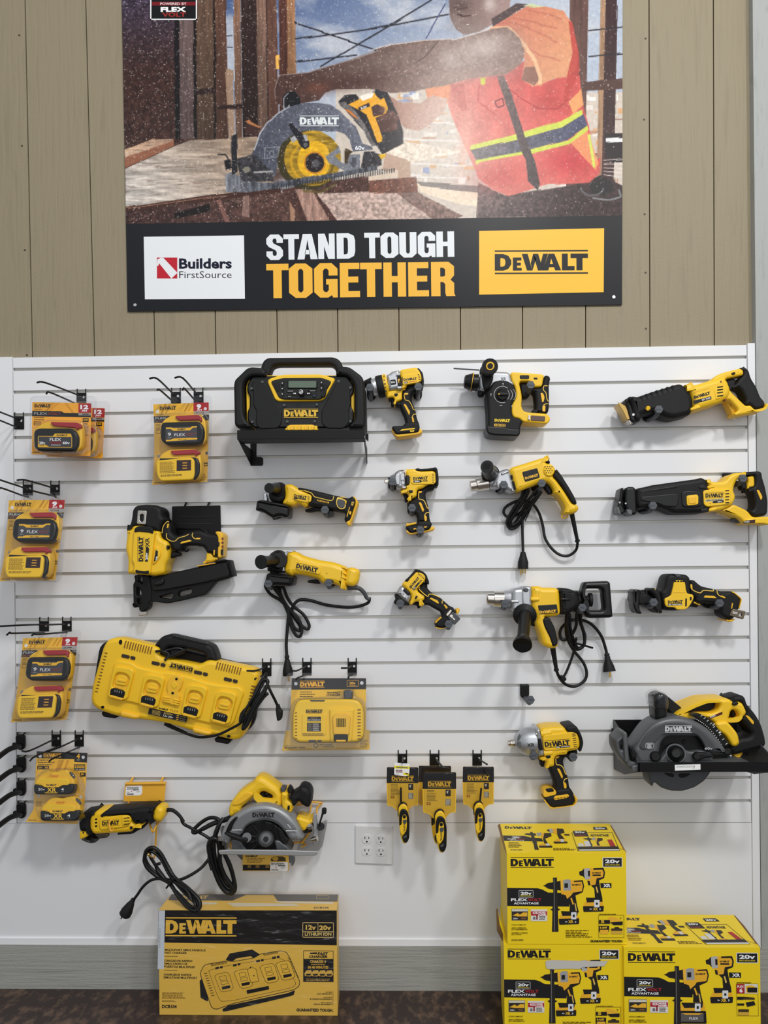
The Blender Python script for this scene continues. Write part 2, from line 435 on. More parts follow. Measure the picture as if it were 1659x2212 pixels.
def floor_mat():
    m = bpy.data.materials.new('dark_stained_concrete'); m.use_nodes = True; nt = m.node_tree; N = nt.nodes.new; b = nt.nodes['Principled BSDF']
    tc = N('ShaderNodeTexCoord'); mp = N('ShaderNodeMapping'); mp.inputs['Scale'].default_value = (30, 18, 1); nt.links.new(tc.outputs['Object'], mp.inputs[0])
    n = N('ShaderNodeTexNoise'); n.inputs['Scale'].default_value = 1; n.inputs['Detail'].default_value = 6; n.inputs['Roughness'].default_value = .6
    nt.links.new(mp.outputs[0], n.inputs['Vector']); cr = N('ShaderNodeValToRGB'); e = cr.color_ramp.elements
    e[0].position = .48; e[0].color = alb((46, 34, 32)); e[1].position = .72; e[1].color = alb((104, 82, 66))
    nt.links.new(n.outputs['Fac'], cr.inputs[0]); nt.links.new(cr.outputs[0], b.inputs['Base Color']); b.inputs['Roughness'].default_value = .38
    return m
FLR = floor_mat()
GZ = EYE.z+.7034; GP = .0762                  # height of the top slat groove, slat spacing
XL, XR = -1.3003, 1.1276
ZB = GZ-20*GP                                 # where the slats end
struct('floor', FLR, boxw(-4, 4, -5.5, .1, -.1, 0), smooth=False)
# tan siding: one board per groove, behind the slatwall panel
gx = [(-900, -880), (-766, -748), (-632, -616), (-498, -484), (-364, -346), (-230, -210), (-90, -62), (54, 69.5), (185, 203.5), (318, 334), (452, 466), (588, 599), (722, 730), (858, 862), (992, 995), (1127.5, 1129), (1265, 1265), (1402, 1404), (1541, 1543), (1629, 1631)]
Z0, Z1 = GZ-.25, 3.7
bo = []
DS = -20.
def gpt(i, z, off):
    a = WALLP.at(gx[i][0], 0, DS); b = WALLP.at(gx[i][1], 740, DS)
    t = (z-b.z)/(a.z-b.z); return b.x+(a.x-b.x)*t+off
for i in range(len(gx)-1):
    g = .0018
    V = []
    for y in (.02, .034):
        for z in (Z0, Z1):
            for j, o_ in ((i, g), (i+1, -g)): V.append(Vector((gpt(j, z, o_), y, z)))
    bo.append((V, [(0, 1, 3, 2), (4, 6, 7, 5), (0, 2, 6, 4), (1, 5, 7, 3), (0, 4, 5, 1), (2, 3, 7, 6)]))
struct('wall_back', TAN, *bo, smooth=False)
struct('trim_1', TAND, boxw(-2.6, 1.16, .030, .05, Z0, Z1), smooth=False)
nails = []
for x, y in ((40, 76), (48, 315), (53.6, 540), (58, 767), (1394.5, 83), (1391.5, 258), (1392.5, 462.5), (1394.7, 588.6), (1395.4, 709.7)):
    a = WALLP.at(x, y, DS); nails.append(a)
plane(Plane(Vector((0, .02, 0)), Vector((0, -1, 0))))
struct('trim_2', M('rusty_nail_head', (62, 50, 38), .6), *[pr(ell(x, y, 2.2, n=10), 0, .8, .3, 0) for x, y in ((41.4, 76), (47.3, 315), (53.6, 540), (58, 767), (1394.5, 83), (1391.5, 258), (1392.5, 462.5), (1394.7, 588.6), (1395.4, 709.7))])
plane()
# slatwall: grooved white sheet; each groove is a T slot
sl = []
XL2 = XL+.001; XR2 = XR-.001
sl.append(boxw(XL2, XR2, .012, .02, ZB, GZ+.034))
tops = GZ+.034
for k in range(21):
    zt = tops if k == 0 else GZ-(k-1)*GP-.0105
    zb = GZ-k*GP if k < 20 else ZB+.0008
    sl.append(boxw(XL2, XR2, 0, .012 if k not in () else .012, zb, zt))
    # lips of the T slot
sl2 = []
for k in range(20):
    zt = GZ-k*GP
    sl2.append(boxw(XL2, XR2, .0105, .0121, zt-.0103, zt-.0002))
struct('slatwall_panel', WHT, *sl, smooth=False)
struct('trim_3', M('aluminium_groove_liner', (186, 184, 178), .4, metal=.3), *sl2, smooth=False)
ZW = EYE.z-(2027-1240)/F*2.446                # top of the ledge strip
struct('wall_panel_lower', WHT, boxw(XL-1.3, XR, .0, .02, ZW-.01, ZB-.0008), smooth=False)
struct('trim_4', WHT, boxw(XL-1.3, XL-.0006, -.002, .02, ZB-.0, GZ+.036), smooth=False)
xo = WALLP.at(1637.5, 1500, 2).x
struct('trim_5', WHT, boxw(XR+.0006, xo, -.004, .02, ZW-.2, GZ+.0385), smooth=False)
ZK = EYE.z-(2043-1240)/F*2.44
struct('trim_6', M('white_painted_ledge', (222, 223, 226), .4), boxw(XL-1.3, XR, -.006, .02, ZK, ZW), smooth=False)
struct('baseboard_back', GWD, boxw(XL-1.3, 1.3, -.009, .02, 0.0, ZK-.0008), smooth=False)
struct('wall_right', GPS, boxw(xo+.0015, 2.8, -.008, .04, 0.012, 3.7), smooth=False)
fr()
# four gang socket plate
fr(750, 1770, 15.08)
thing('outlet_plate', 'white four socket wall outlet plate below the slats, left of the carded pocket tools', 'outlet', 870, 840, 0)
part('faceplate', WHP, pr([(255, 190), (1490, 215), (1490, 1480), (255, 1435)], 0, 6.5, 3, 4, back=False))
for (x, y) in ((640, 640), (1095, 655), (640, 1040), (1100, 1050)):
    r = part('socket', WHP, pr([(x-170, y), (x-150, y-90), (x-95, y-145), (x+95, y-145), (x+150, y-90), (x+170, y), (x+150, y+90), (x+95, y+145), (x-95, y+145), (x-150, y+90)], 3, 8, .8, 20/15., back=False))
    part('slot', BLM, pr([(x-80, y-75), (x-52, y-75), (x-50, y+5), (x-72, y+5)], 6, 8.15, .1, 0), pr([(x+50, y-65), (x+75, y-65), (x+75, y-5), (x+52, y-5)], 6, 8.15, .1, 0),
         pr(ell(x, y+85, 30, 26), 6, 8.15, .1, 0), parent=r)
for x, y in ((640, 838), (1100, 850)): part('screw', WHP, pr(ell(x, y, 30), 4, 8, .8, 0))
fr()
# ================================================================ the big printed poster: flat picture painted on a fine grid of the sheet
def make_picture(X0, Y0, X1, Y1):
    Wd, Hd = X1-X0, Y1-Y0
    yy, xx = np.mgrid[0:Hd, 0:Wd].astype(np.float32); xx += X0+.5; yy += Y0+.5
    C = np.zeros((Hd, Wd, 3), np.float32)
    def noise(sx, sy, seed, oct=3):
        r = np.random.default_rng(seed); out = np.zeros((Hd, Wd), np.float32); amp = 1.; tot = 0
        for _ in range(oct):
            gw, gh = int(Wd/sx)+3, int(Hd/sy)+3; g = r.random((gh, gw), dtype=np.float32)
            fx = (xx-X0)/sx; fy = (yy-Y0)/sy; ix = fx.astype(int); iy = fy.astype(int); u = fx-ix; v = fy-iy
            u = u*u*(3-2*u); v = v*v*(3-2*v)
            out += amp*((g[iy, ix]*(1-u)+g[iy, ix+1]*u)*(1-v)+(g[iy+1, ix]*(1-u)+g[iy+1, ix+1]*u)*v); tot += amp
            amp *= .55; sx = max(sx/2, 1.5); sy = max(sy/2, 1.5)
        return out/tot
    def fill(pts, c, a=1., c2=None, ax=None, nz=None, na=0.):
        P = np.array(pts, np.float32); x0 = max(int(P[:, 0].min())-1-X0, 0); x1 = min(int(P[:, 0].max())+2-X0, Wd)
        y0 = max(int(P[:, 1].min())-1-Y0, 0); y1 = min(int(P[:, 1].max())+2-Y0, Hd)
        if x1 <= x0 or y1 <= y0: return
        m = np.zeros((y1-y0, x1-x0), np.float32)
        for ox, oy in ((-.25, -.25), (.25, -.25), (-.25, .25), (.25, .25)):
            px, py = xx[y0:y1, x0:x1]+ox, yy[y0:y1, x0:x1]+oy; ins = np.zeros(px.shape, bool)
            for i in range(len(P)):
                ax_, ay = P[i-1]; bx, by = P[i]
                if ay == by: continue
                ins ^= ((ay > py) != (by > py)) & (px < (bx-ax_)*(py-ay)/(by-ay)+ax_)
            m += ins*.25
        col = np.array(c, np.float32)[None, None, :]*np.ones(m.shape+(1,), np.float32)
        if c2 is not None:
            (ax0, ay0), (bx0, by0) = ax; dx, dy = bx0-ax0, by0-ay0
            t = np.clip(((xx[y0:y1, x0:x1]-ax0)*dx+(yy[y0:y1, x0:x1]-ay0)*dy)/(dx*dx+dy*dy), 0, 1)[..., None]
            col = col*(1-t)+np.array(c2, np.float32)*t
        if nz is not None: col = col*(1+na*(nz[y0:y1, x0:x1, None]-.5))
        C[y0:y1, x0:x1] = C[y0:y1, x0:x1]*(1-m[..., None]*a)+col*m[..., None]*a
    def blob(cx, cy, rx, ry, c, a, rot=0.):
        t = math.radians(rot); dx, dy = xx-cx, yy-cy; u = (dx*math.cos(t)+dy*math.sin(t))/rx; v = (-dx*math.sin(t)+dy*math.cos(t))/ry
        m = (np.exp(-(u*u+v*v))*a)[..., None]; C[:] = C*(1-m)+np.array(c, np.float32)*m
    def stroke(pts, w, c, a=1.):
        for (ax, ay), (bx, by) in zip(pts[:-1], pts[1:]):
            d = math.hypot(bx-ax, by-ay) or 1; nx, ny = -(by-ay)/d*w/2, (bx-ax)/d*w/2
            fill([(ax+nx, ay+ny), (bx+nx, by+ny), (bx-nx, by-ny), (ax-nx, ay-ny)], c, a)
    def T(o, s, pts): return [(o[0]+x/s, o[1]+y/s) for x, y in pts]
    c1 = lambda *p: T((250, 0), 2.911, p); c2_ = lambda *p: T((800, 0), 2.911, p)
    c3 = lambda *p: T((250, 230), 2.911, p); c4 = lambda *p: T((800, 230), 2.911, p); c5 = lambda *p: T((600, 90), 4.1475, p)
    grain = noise(3, 40, 1); flat = noise(50, 6, 2); cl = noise(120, 70, 3, 5); fine = noise(5, 5, 4, 2)
    C[:] = (74, 54, 48)
    # sky with cloud
    fill([(480, -100), (1350, -100), (1350, 340), (480, 340)], (70, 88, 128), 1, (168, 176, 190), ((700, -60), (820, 200)))
    t = np.clip((cl-.46)*4.5, 0, 1)[..., None]*(xx > 480)[..., None]*.8; C[:] = C*(1-t)+np.array((186, 188, 194), np.float32)*t
    # far building site at the right, pale timber and scaffolds
    r = random.Random(5)
    fill([(730, 190), (1350, 200), (1350, 480), (730, 480)], (196, 184, 172))
    for i in range(230):
        x = r.uniform(850, 1350); y = r.uniform(175, 400); w = r.choice((3, 5, 14, 30)); h = r.choice((3, 4, 8, 12))
        fill([(x, y), (x+w, y), (x+w, y+h), (x, y+h)], r.choice(((228, 220, 212), (206, 150, 96), (110, 130, 180), (236, 232, 226), (120, 84, 66), (170, 120, 90))), .75)
    for y in (262, 300, 352, 380): stroke([(870, y), (1010, y+6)], 4, (224, 220, 216), .8)
    # left: strand board wall and timber studs
    fill([(255, -100), (400, -100), (400, 320), (255, 320)], (62, 56, 80), 1, (58, 38, 34), ((300, -60), (310, 160)), fine, .7)
    for a, b, col, sh in ((377, 391, (30, 25, 28), 3), (388, 419, (112, 92, 90), 3), (419, 427, (34, 26, 26), 2), (425, 464, (100, 76, 62), 3), (463, 468, (40, 30, 28), 2), (466, 490, (96, 66, 54), 6),
                      (506, 521, (132, 98, 80), 6), (522, 557, (52, 37, 35), 6), (556, 576, (128, 98, 84), 6), (576, 580, (70, 48, 42), 6), (579, 600, (108, 74, 62), 6), (606, 625, (86, 52, 44), 2), (624, 642, (158, 114, 82), 2)):
        fill([(a, -100), (b, -100), (b+sh, 300), (a+sh, 300)], col, 1, tuple(v*.72 for v in col), ((0, -60), (0, 260)), grain, .5)
    fill([(490, 150), (507, 150), (510, 300), (497, 300)], (150, 120, 96), .9); fill([(600, 118), (607, 118), (608, 150), (601, 150)], (226, 170, 80))
    fill(c1((515, 560), (640, 550), (640, 590), (520, 600)), (44, 30, 28)); fill(c1((650, 665), (820, 655), (820, 680), (650, 690)), (44, 30, 28))
    fill(c1((820, 790), (890, 780), (925, 800), (900, 860), (825, 850)), (60, 40, 36)); fill(c1((820, 765), (850, 755), (925, 800), (915, 805)), (170, 110, 70))
    # wires
    for P in (((1135, 140), (1659, 320)), ((1140, 245), (1659, 180)), ((1140, 388), (1530, 348)), ((1300, 420), (1659, 205))): stroke(c1(*P), 3.2, (40, 40, 48))
    for P in (((0, 185), (510, 90)), ((0, 242), (400, 0))): stroke(c2_(*P), 3.4, (44, 44, 52))
    stroke(c2_((487, 20), (360, 245)), 2.6, (70, 76, 110)); stroke(c1((700, 225), (745, 222)), 2, (60, 60, 66)); stroke(c1((700, 298), (745, 300)), 2, (60, 60, 66))
    # bench boards
    fill(c3((55, 275), (240, 205), (370, 203), (372, 245), (60, 320)), (214, 178, 148), 1, (150, 118, 98), ((262, 0), (380, 0)), flat, .3)
    fill(c3((55, 320), (372, 215), (374, 248), (60, 390)), (140, 90, 68))
    fill(c3((60, 395), (380, 250), (470, 215), (900, 190), (1000, 500), (700, 545), (60, 632)), (150, 128, 110), 1, (196, 188, 180), ((500, 300), (300, 440)), flat, .75)
    t = np.clip((noise(34, 3.2, 9, 3)-.6)*5, 0, 1)[..., None]*((yy > 300) & (xx < 480) & (yy < 440))[..., None]*.5; C[:] = C*(1-t)+np.array((96, 76, 66), np.float32)*t
    fill(c3((60, 632), (700, 545), (1050, 515), (1050, 545), (60, 660)), (64, 40, 34)); stroke(c3((60, 640), (700, 560)), 1.6, (150, 110, 88))
    fill(c3((60, 660), (1050, 540), (1200, 560), (1300, 740), (60, 740)), (62, 42, 40), 1, (84, 60, 54), ((270, 450), (640, 480)), fine, .7)
    fill(c3((370, 670), (600, 610), (600, 660), (380, 705)), (26, 20, 20)); fill(c3((640, 590), (670, 585), (730, 730), (700, 730)), (120, 84, 76))
    fill(c3((810, 565), (850, 560), (850, 700), (800, 690)), (150, 120, 110), .7); fill(c3((1100, 570), (1140, 560), (1135, 740), (1110, 740)), (170, 130, 104), .8)
    # planks at lower centre and right
    fill(c3((1050, 520), (1300, 480), (1659, 430), (1659, 740), (1200, 740)), (74, 50, 46), 1, None, None, fine, .6)
    fill(c3((1140, 520), (1240, 512), (1375, 740), (1225, 740)), (148, 116, 104), 1, None, None, noise(4, 30, 12), .7)
    fill(c3((1280, 545), (1659, 535))+c4((180, 535), (430, 720), (0, 725))+c3((1420, 740)), (176, 152, 142), 1, None, None, fine, .55)
    fill(c4((210, 490), (290, 530), (600, 690), (500, 725), (420, 720), (170, 540)), (116, 92, 84), 1, None, None, fine, .6)
    fill(c4((300, 480), (690, 545), (690, 630), (560, 610), (330, 540)), (226, 206, 182)); fill(c4((300, 470), (690, 500), (690, 545), (330, 500)), (90, 84, 84), .8)
    # tan lumber behind the saw
    fill(c4((110, 290), (215, 215), (600, 285), (270, 350), (215, 345)), (222, 206, 188), 1, None, None, fine, .3); fill(c4((110, 290), (265, 345), (265, 465), (190, 470), (185, 420), (90, 400)), (176, 146, 126))
    fill(c4((0, 430), (190, 395), (190, 440), (0, 475)), (206, 186, 166)); fill(c4((0, 465), (300, 445), (310, 540), (0, 545)), (104, 66, 54), 1, None, None, fine, .5)
    # right edge: posts, rails
    for a, b, col in ((1235, 1275, (92, 66, 60)), (1301, 1316, (150, 118, 92)), (1312, 1336, (60, 42, 42))): fill([(a, -100), (b, -100), (b-12, 440), (a-12, 440)], col, 1, None, None, grain, .4)
    fill(c2_((1340, 520), (1590, 490), (1590, 560), (1340, 570)), (80, 56, 50)); fill(c2_((1480, 840), (1590, 840), (1590, 1019), (1480, 1019)), (40, 34, 36)); fill(c2_((1485, 870), (1590, 865), (1590, 890), (1485, 895)), (220, 218, 220))
    for k in range(5): stroke(c4((1470, 340+k*22), (1590, 330+k*30)), 2, (214, 206, 200), .8)
    for y in (186, 352): stroke(c2_((1375, y+5), (1590, y-15)), 3, (44, 40, 44))
    # trouser and tool belt
    fill(c4((690, 480), (860, 560), (1300, 490), (1460, 430), (1590, 500), (1590, 690), (675, 700)), (96, 80, 78), 1, (56, 42, 42), ((1040, 400), (1250, 440)), fine, .7)
    fill(c4((1380, 500), (1440, 435), (1500, 455), (1540, 520), (1480, 560), (1400, 545)), (34, 30, 32)); stroke(T((0, 0), 1, [(1280+25*math.cos(a/9*3.14), 405+17*math.sin(a/9*3.14)) for a in range(0, 10)]), 4, (90, 88, 92)); stroke(c4((1560, 520), (1575, 570), (1500, 590), (1400, 575)), 4, (120, 118, 122))
    # far arm and orange sleeve
    fill(c2_((360, 555), (520, 500), (520, 560), (500, 650), (380, 640)), (220, 130, 92)); fill(c2_((100, 580), (190, 640), (330, 650), (400, 600), (500, 620), (470, 700), (400, 780), (320, 825), (240, 810), (205, 780), (130, 700)), (150, 112, 98), 1, (196, 160, 146), ((840, 220), (960, 240)))
    # vest
    vest = c2_((520, 520), (640, 490), (860, 470), (980, 380), (1080, 530), (1240, 470), (1320, 470), (1335, 640), (1380, 800), (1415, 1019))+c4((1450, 320), (1445, 420), (1380, 480), (1120, 490), (1000, 530), (880, 565), (760, 510), (690, 450), (640, 330), (520, 60))+c2_((500, 660))
    fill(vest, (192, 80, 76), 1, (206, 118, 106), ((1180, 200), (1020, 330)), noise(24, 24, 8), .2)
    blob(1080, 380, 60, 30, (170, 52, 52), .5, -10); blob(1230, 350, 50, 30, (180, 44, 56), .6); blob(1010, 300, 14, 60, (226, 150, 130), .6, 8); blob(1200, 220, 46, 16, (170, 60, 56), .6, 20)
    stroke(c2_((880, 560), (960, 620), (1060, 680), (1180, 685), (1250, 620)), 2.5, (160, 52, 54)); stroke(c2_((695, 540), (690, 640), (800, 720)), 2, (170, 60, 60)); stroke(c2_((790, 640), (840, 620), (850, 660), (810, 675), (790, 645)), 2.5, (90, 40, 46))
    fill(c2_((520, 530), (600, 520), (620, 690), (590, 700), (540, 640)), (176, 84, 78), .8); fill(c2_((705, 488), (738, 486), (735, 532), (710, 535)), (196, 206, 60))
    # mesh edge and reflective bands
    fill(c2_((1250, 640), (1330, 560), (1345, 660), (1280, 720)), (222, 150, 96)); fill(c4((1250, 215), (1370, 150), (1440, 360), (1420, 400)), (222, 150, 96), .8)
    fill(c2_((640, 915), (910, 850), (1200, 760), (1335, 690), (1340, 720), (1210, 800), (920, 880), (640, 945)), (192, 200, 76))
    fill(c2_((640, 945), (920, 880), (1210, 800), (1345, 715), (1370, 790), (1240, 880), (1020, 940), (960, 960), (680, 1010)), (92, 84, 84), 1, (72, 76, 100), ((1000, 300), (1260, 260)), fine, .4)
    fill(c2_((680, 1005), (960, 955), (1020, 940), (1250, 880), (1370, 790), (1375, 815), (1255, 905), (1020, 965), (700, 1019))+c4((680, 368), (670, 345)), (192, 200, 76)); fill(c4((1370, 180), (1385, 170), (1420, 380), (1405, 390)), (200, 208, 90))
    # strap
    fill(c2_((805, 480), (850, 475), (900, 600), (970, 830), (1045, 1019))+c4((1075, 490), (1060, 530), (1000, 470), (985, 330))+c2_((960, 960), (900, 770), (850, 620)), (92, 76, 74), 1, (66, 54, 54), ((1080, 170), (1160, 380)), fine, .4)
    # shirt sleeve
    fill(c2_((760, 175), (870, 110), (1000, 40), (1110, 40), (1220, 70), (1270, 140), (1310, 330), (1300, 440), (1240, 480), (1150, 500), (1080, 540), (1030, 545), (960, 500), (980, 370)), (206, 146, 108), 1, (190, 112, 92), ((1230, 130), (1080, 40)))
    for P in (((790, 150), (900, 140), (1060, 200), (1180, 270)), ((900, 110), (1040, 140), (1180, 180)), ((1000, 60), (1120, 90), (1210, 120)), ((1000, 300), (1080, 350), (1200, 380))): stroke(c2_(*P), 4, (166, 96, 82), .5)
    fill(c2_((1250, 130), (1275, 140), (1315, 330), (1320, 450), (1210, 690), (1240, 480), (1275, 330)), (176, 66, 60), .9); fill(c2_((980, 425), (1060, 420), (1075, 500), (1040, 540), (960, 500)), (84, 62, 62), .6)
    stroke(c2_((760, 178), (880, 175), (960, 260), (1040, 370), (1080, 490), (1075, 530)), 8, (224, 180, 138), .9)
    # head
    fill(c2_((505, -80), (905, -80), (880, 80), (780, 150), (700, 195), (600, 220), (555, 185), (515, 110)), (104, 84, 80), 1, (150, 126, 120), ((975, 0), (1090, 20)))
    fill(c2_((770, 120), (870, 60), (930, 20), (1010, 30), (870, 110), (780, 165)), (78, 64, 64)); fill(c2_((970, 40), (1020, 25), (1110, 40), (1040, 45)), (190, 196, 150)); blob(1062, 10, 12, 16, (206, 190, 186), .7); blob(1000, 12, 20, 14, (70, 54, 54), .5); blob(992, 44, 14, 12, (140, 124, 120), .6)
    stroke(c2_((560, 92), (600, 100), (640, 95)), 3, (66, 48, 48)); stroke(c2_((535, 45), (570, 60), (620, 48)), 3, (72, 54, 52), .7); blob(1010, 60, 30, 10, (132, 118, 114), .5)
    # the working arm
    arm = c1((1040, 470), (1225, 455), (1300, 430), (1450, 390), (1659, 315))+c2_((40, 315), (150, 275), (350, 250), (550, 245), (760, 180), (870, 170), (950, 240), (980, 330), (960, 400), (860, 470), (640, 490), (500, 530), (300, 575), (150, 585), (0, 560))+c1((1659, 560), (1400, 558), (1330, 580), (1290, 630), (1200, 645), (1100, 660), (1060, 690), (1010, 620), (1010, 560))
    fill(arm, (72, 50, 46), 1, (128, 106, 98), ((640, 180), (1000, 170)), fine, .25)
    blob(1050, 100, 60, 26, (190, 176, 170), .75, -10); blob(975, 125, 24, 20, (176, 162, 156), .6, 40); blob(1110, 110, 24, 46, (138, 116, 108), .6); blob(830, 130, 90, 14, (112, 96, 90), .5, -12); blob(1000, 165, 90, 12, (150, 118, 108), .7, -6); blob(760, 180, 90, 16, (64, 42, 40), .6, -5); blob(690, 190, 26, 12, (110, 66, 52), .7)
    stroke(c2_((290, 400), (350, 360), (445, 255)), 2, (70, 54, 52)); stroke(c2_((0, 322), (150, 278), (350, 253), (550, 247), (760, 182)), 2.2, (206, 196, 192), .8)
    stroke(c1((1040, 472), (1225, 458), (1300, 432), (1450, 392), (1659, 318)), 2, (150, 136, 130), .8); stroke(c1((1040, 475), (1012, 560), (1015, 625)), 2, (130, 110, 104))
    # saw: handle, guard, blade
    fill(c1((1060, 690), (1062, 610), (1090, 575), (1140, 575), (1175, 620), (1175, 680)), (26, 26, 30)); stroke(c1((1068, 690), (1070, 615), (1100, 582)), 2.5, (130, 130, 136))
    fill(c5((560, 540), (620, 480), (720, 470), (760, 520), (900, 430), (1000, 450), (1090, 640), (1140, 800), (1140, 910), (960, 1010), (880, 900)), (40, 38, 42))
    fill(c5((650, 560), (880, 450), (905, 490), (940, 520), (970, 500), (1005, 600), (980, 650), (900, 680), (960, 860), (955, 895), (915, 905), (820, 660), (760, 620), (690, 580)), (224, 158, 44)); fill(c5((760, 490), (880, 450), (860, 500), (780, 530)), (236, 226, 214)); fill(c5((740, 590), (840, 545), (850, 580), (750, 620)), (52, 40, 44)); fill(c5((860, 590), (905, 560), (980, 600), (960, 650), (880, 670)), (64, 44, 42))
    fill(c5((900, 690), (980, 640), (1060, 620), (1100, 690), (1080, 790), (1000, 810), (940, 800)), (70, 46, 42)); [blob(600+x/4.1475, 90+y/4.1475, 8, 6, (118, 82, 72), .6) for x, y in ((960, 670), (1040, 640), (1080, 680), (1070, 760), (960, 610))]
    fill(c5((560, 555), (620, 540), (700, 600), (800, 740), (880, 900), (905, 930), (860, 940), (780, 780), (660, 640)), (96, 92, 92), 1, None, None, fine, .5); fill(c5((610, 600), (660, 610), (740, 690), (720, 690)), (190, 110, 50))
    gcx, gcy = 680, 335
    fill([(558, 310), (566, 288), (582, 265), (604, 244), (630, 229), (660, 222), (690, 222), (716, 226), (738, 238), (752, 254)]+c5((720, 760), (780, 910), (860, 940), (875, 970), (690, 985), (660, 880), (620, 830), (550, 800))+[(700, 284), (660, 290), (628, 306), (606, 340), (598, 380), (545, 374), (540, 345)], (72, 74, 86), 1, (96, 98, 110), ((560, 340), (760, 260)), fine, .35)
    stroke([(552, 325), (566, 288), (582, 265), (604, 244), (630, 229)], 2.6, (170, 172, 180))
    fill(ell(671, 346, 68, 64), (56, 50, 30)); fill(ell(680, 342, 62, 60), (150, 118, 34), 1, None, None, noise(30, 6, 20), .9); fill(ell(683, 345, 36, 42), (214, 164, 34), 1, None, None, noise(10, 4, 21), .4)
    stroke(ell(684, 348, 50, 47, a0=120, a1=260), 5, (206, 156, 34), .7); stroke(ell(684, 348, 42, 40, a0=-20, a1=60), 4, (90, 74, 30), .8)
    fill(ell(684, 352, 21, 21), (40, 34, 36)); fill(ell(686, 353, 9, 9), (80, 78, 82)); stroke(ell(684, 352, 23, 23), 2, (190, 110, 40))
    fill(c5((110, 750), (140, 730), (300, 890), (300, 940), (260, 965), (225, 940)), (34, 34, 40)); fill(ell(664, 312, 5, 5), (90, 90, 96)); fill(c5((125, 870), (165, 840), (190, 880), (150, 910)), (160, 160, 164)); fill(c5((240, 840), (275, 835), (290, 885), (265, 890)), (160, 160, 164))
    fill(c5((570, 935), (590, 990), (530, 1020), (600, 1090), (650, 1090), (660, 1010), (755, 1010), (755, 1155), (640, 1160), (480, 1090), (445, 1030)), (112, 114, 122)); fill(c5((680, 1040), (720, 1040), (720, 1080), (735, 1080), (700, 1130), (665, 1080), (680, 1080)), (72, 74, 82))
    fill(c5((620, 950), (690, 985), (660, 1010), (650, 1090), (620, 1090)), (60, 48, 30)); fill(c5((790, 985), (870, 985), (950, 1010), (950, 1110), (830, 1140), (760, 1130)), (48, 46, 50), 1, None, None, fine, 1.)
    fill(c5((920, 1010), (990, 1000), (985, 1030), (950, 1055)), (214, 168, 40))
    # base plate and front fence
    fill(c3((695, 430), (730, 410), (860, 470), (1000, 480), (1659, 370), (1659, 400), (1000, 520), (840, 540), (700, 535)), (110, 112, 120), 1, (74, 76, 84), ((490, 400), (600, 420)), noise(4, 30, 30, 1), .8)
    for i in range(52):
        x = 590+i*5.2; y = 401-i*.76; fill([(x, y), (x+2.6, y-.4), (x+2.6, y+10), (x, y+10.4)], (40, 42, 48), .8)
    fill(c3((735, 185), (770, 170), (778, 410), (740, 430)), (34, 34, 38)); fill(c3((690, 340), (730, 330), (740, 390), (700, 400)), (26, 26, 30)); stroke(c3((650, 300), (700, 300), (718, 330)), 3, (30, 30, 34)); fill(c3((770, 330), (880, 300), (1000, 420), (1000, 470), (800, 470)), (52, 50, 54), 1, None, None, fine, 1.)
    fill(ell(537, 366, 8, 7), (120, 116, 104)); stroke(c3((880, 415), (1000, 410)), 4, (150, 150, 150)); stroke(c3((1190, 530), (1300, 540), (1400, 490)), 6, (90, 80, 40), .7)
    # brake badge
    stroke(c1((950, 930), (1045, 925), (1030, 985), (945, 995), (950, 930)), 2, (150, 152, 158), .7); stroke(ell(591, 332, 5, 5), 2, (150, 152, 158), .8)
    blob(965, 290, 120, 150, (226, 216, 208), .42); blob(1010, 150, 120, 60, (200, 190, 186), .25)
    # wood dust in the air
    d = RNG.random((Hd, Wd)); den = np.clip(.016-np.clip(xx-300, 0, 700)/70000., .003, .02)*(.5+noise(60, 60, 44))
    for thr, br in ((1., (205, 196, 188)), (.35, (236, 232, 226))):
        m = d < den*thr; m2 = m.copy(); m2[1:] |= m[:-1] & (RNG.random((Hd-1, Wd)) < .6); m2[:, 1:] |= m[:, :-1] & (RNG.random((Hd, Wd-1)) < .6)
        al = (m2*.62)[..., None]; C[:] = C*(1-al)+np.array(br, np.float32)*al
    C[:] *= (.94+.12*fine)[..., None]
    return np.clip(C, 0, 255)
plane(Plane(Vector((0, .012, 0)), Vector((0, -1, 0))))
fr()
thing('wall_poster', 'large poster of a worker in an orange vest cutting wood, above the slatwall', 'poster', 810, 670, 0)
part('backing_sheet', M('poster_edge', (30, 31, 35), .4), pr([(261.5, -95), (1345, -115), (1343.5, 658), (275.8, 672.6)], -7.5, -1.6, .3, 0))
PX0, PY0, PX1, PY1 = 256, -116, 1350, 490
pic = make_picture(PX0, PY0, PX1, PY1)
gx_, gy_ = (PX1-PX0)//2, (PY1-PY0)//2
pm = pic.reshape(gy_, 2, gx_, 2, 3).mean((1, 3))/255.
pm = np.where(pm <= .04045, pm/12.92, ((pm+.055)/1.055)**2.4)*ALB*.95
# sheet grid follows the sheet edges: left edge leans, lower edge of the picture slopes
us = np.linspace(0, 1, gx_+1); vs = np.linspace(0, 1, gy_+1)
TLp, TRp, BRp, BLp = (261.5, -95), (1345, -115), (1344.4, 465.5), (272.2, 483.5)
PG = []
for v in vs:
    a = (TLp[0]+(BLp[0]-TLp[0])*v, TLp[1]+(BLp[1]-TLp[1])*v); b = (TRp[0]+(BRp[0]-TRp[0])*v, TRp[1]+(BRp[1]-TRp[1])*v)
    A, B = PL.at(a[0], a[1], -1.5), PL.at(b[0], b[1], -1.5)
    PG.append(np.array(A)[None]*(1-us[:, None])+np.array(B)[None]*us[:, None])
PG = np.concatenate(PG)-np.array(ROOTLOC(CUR))
ii = (np.arange(gy_)[:, None]*(gx_+1)+np.arange(gx_)[None]).ravel()
faces = np.stack([ii, ii+1, ii+gx_+2, ii+gx_+1], 1)
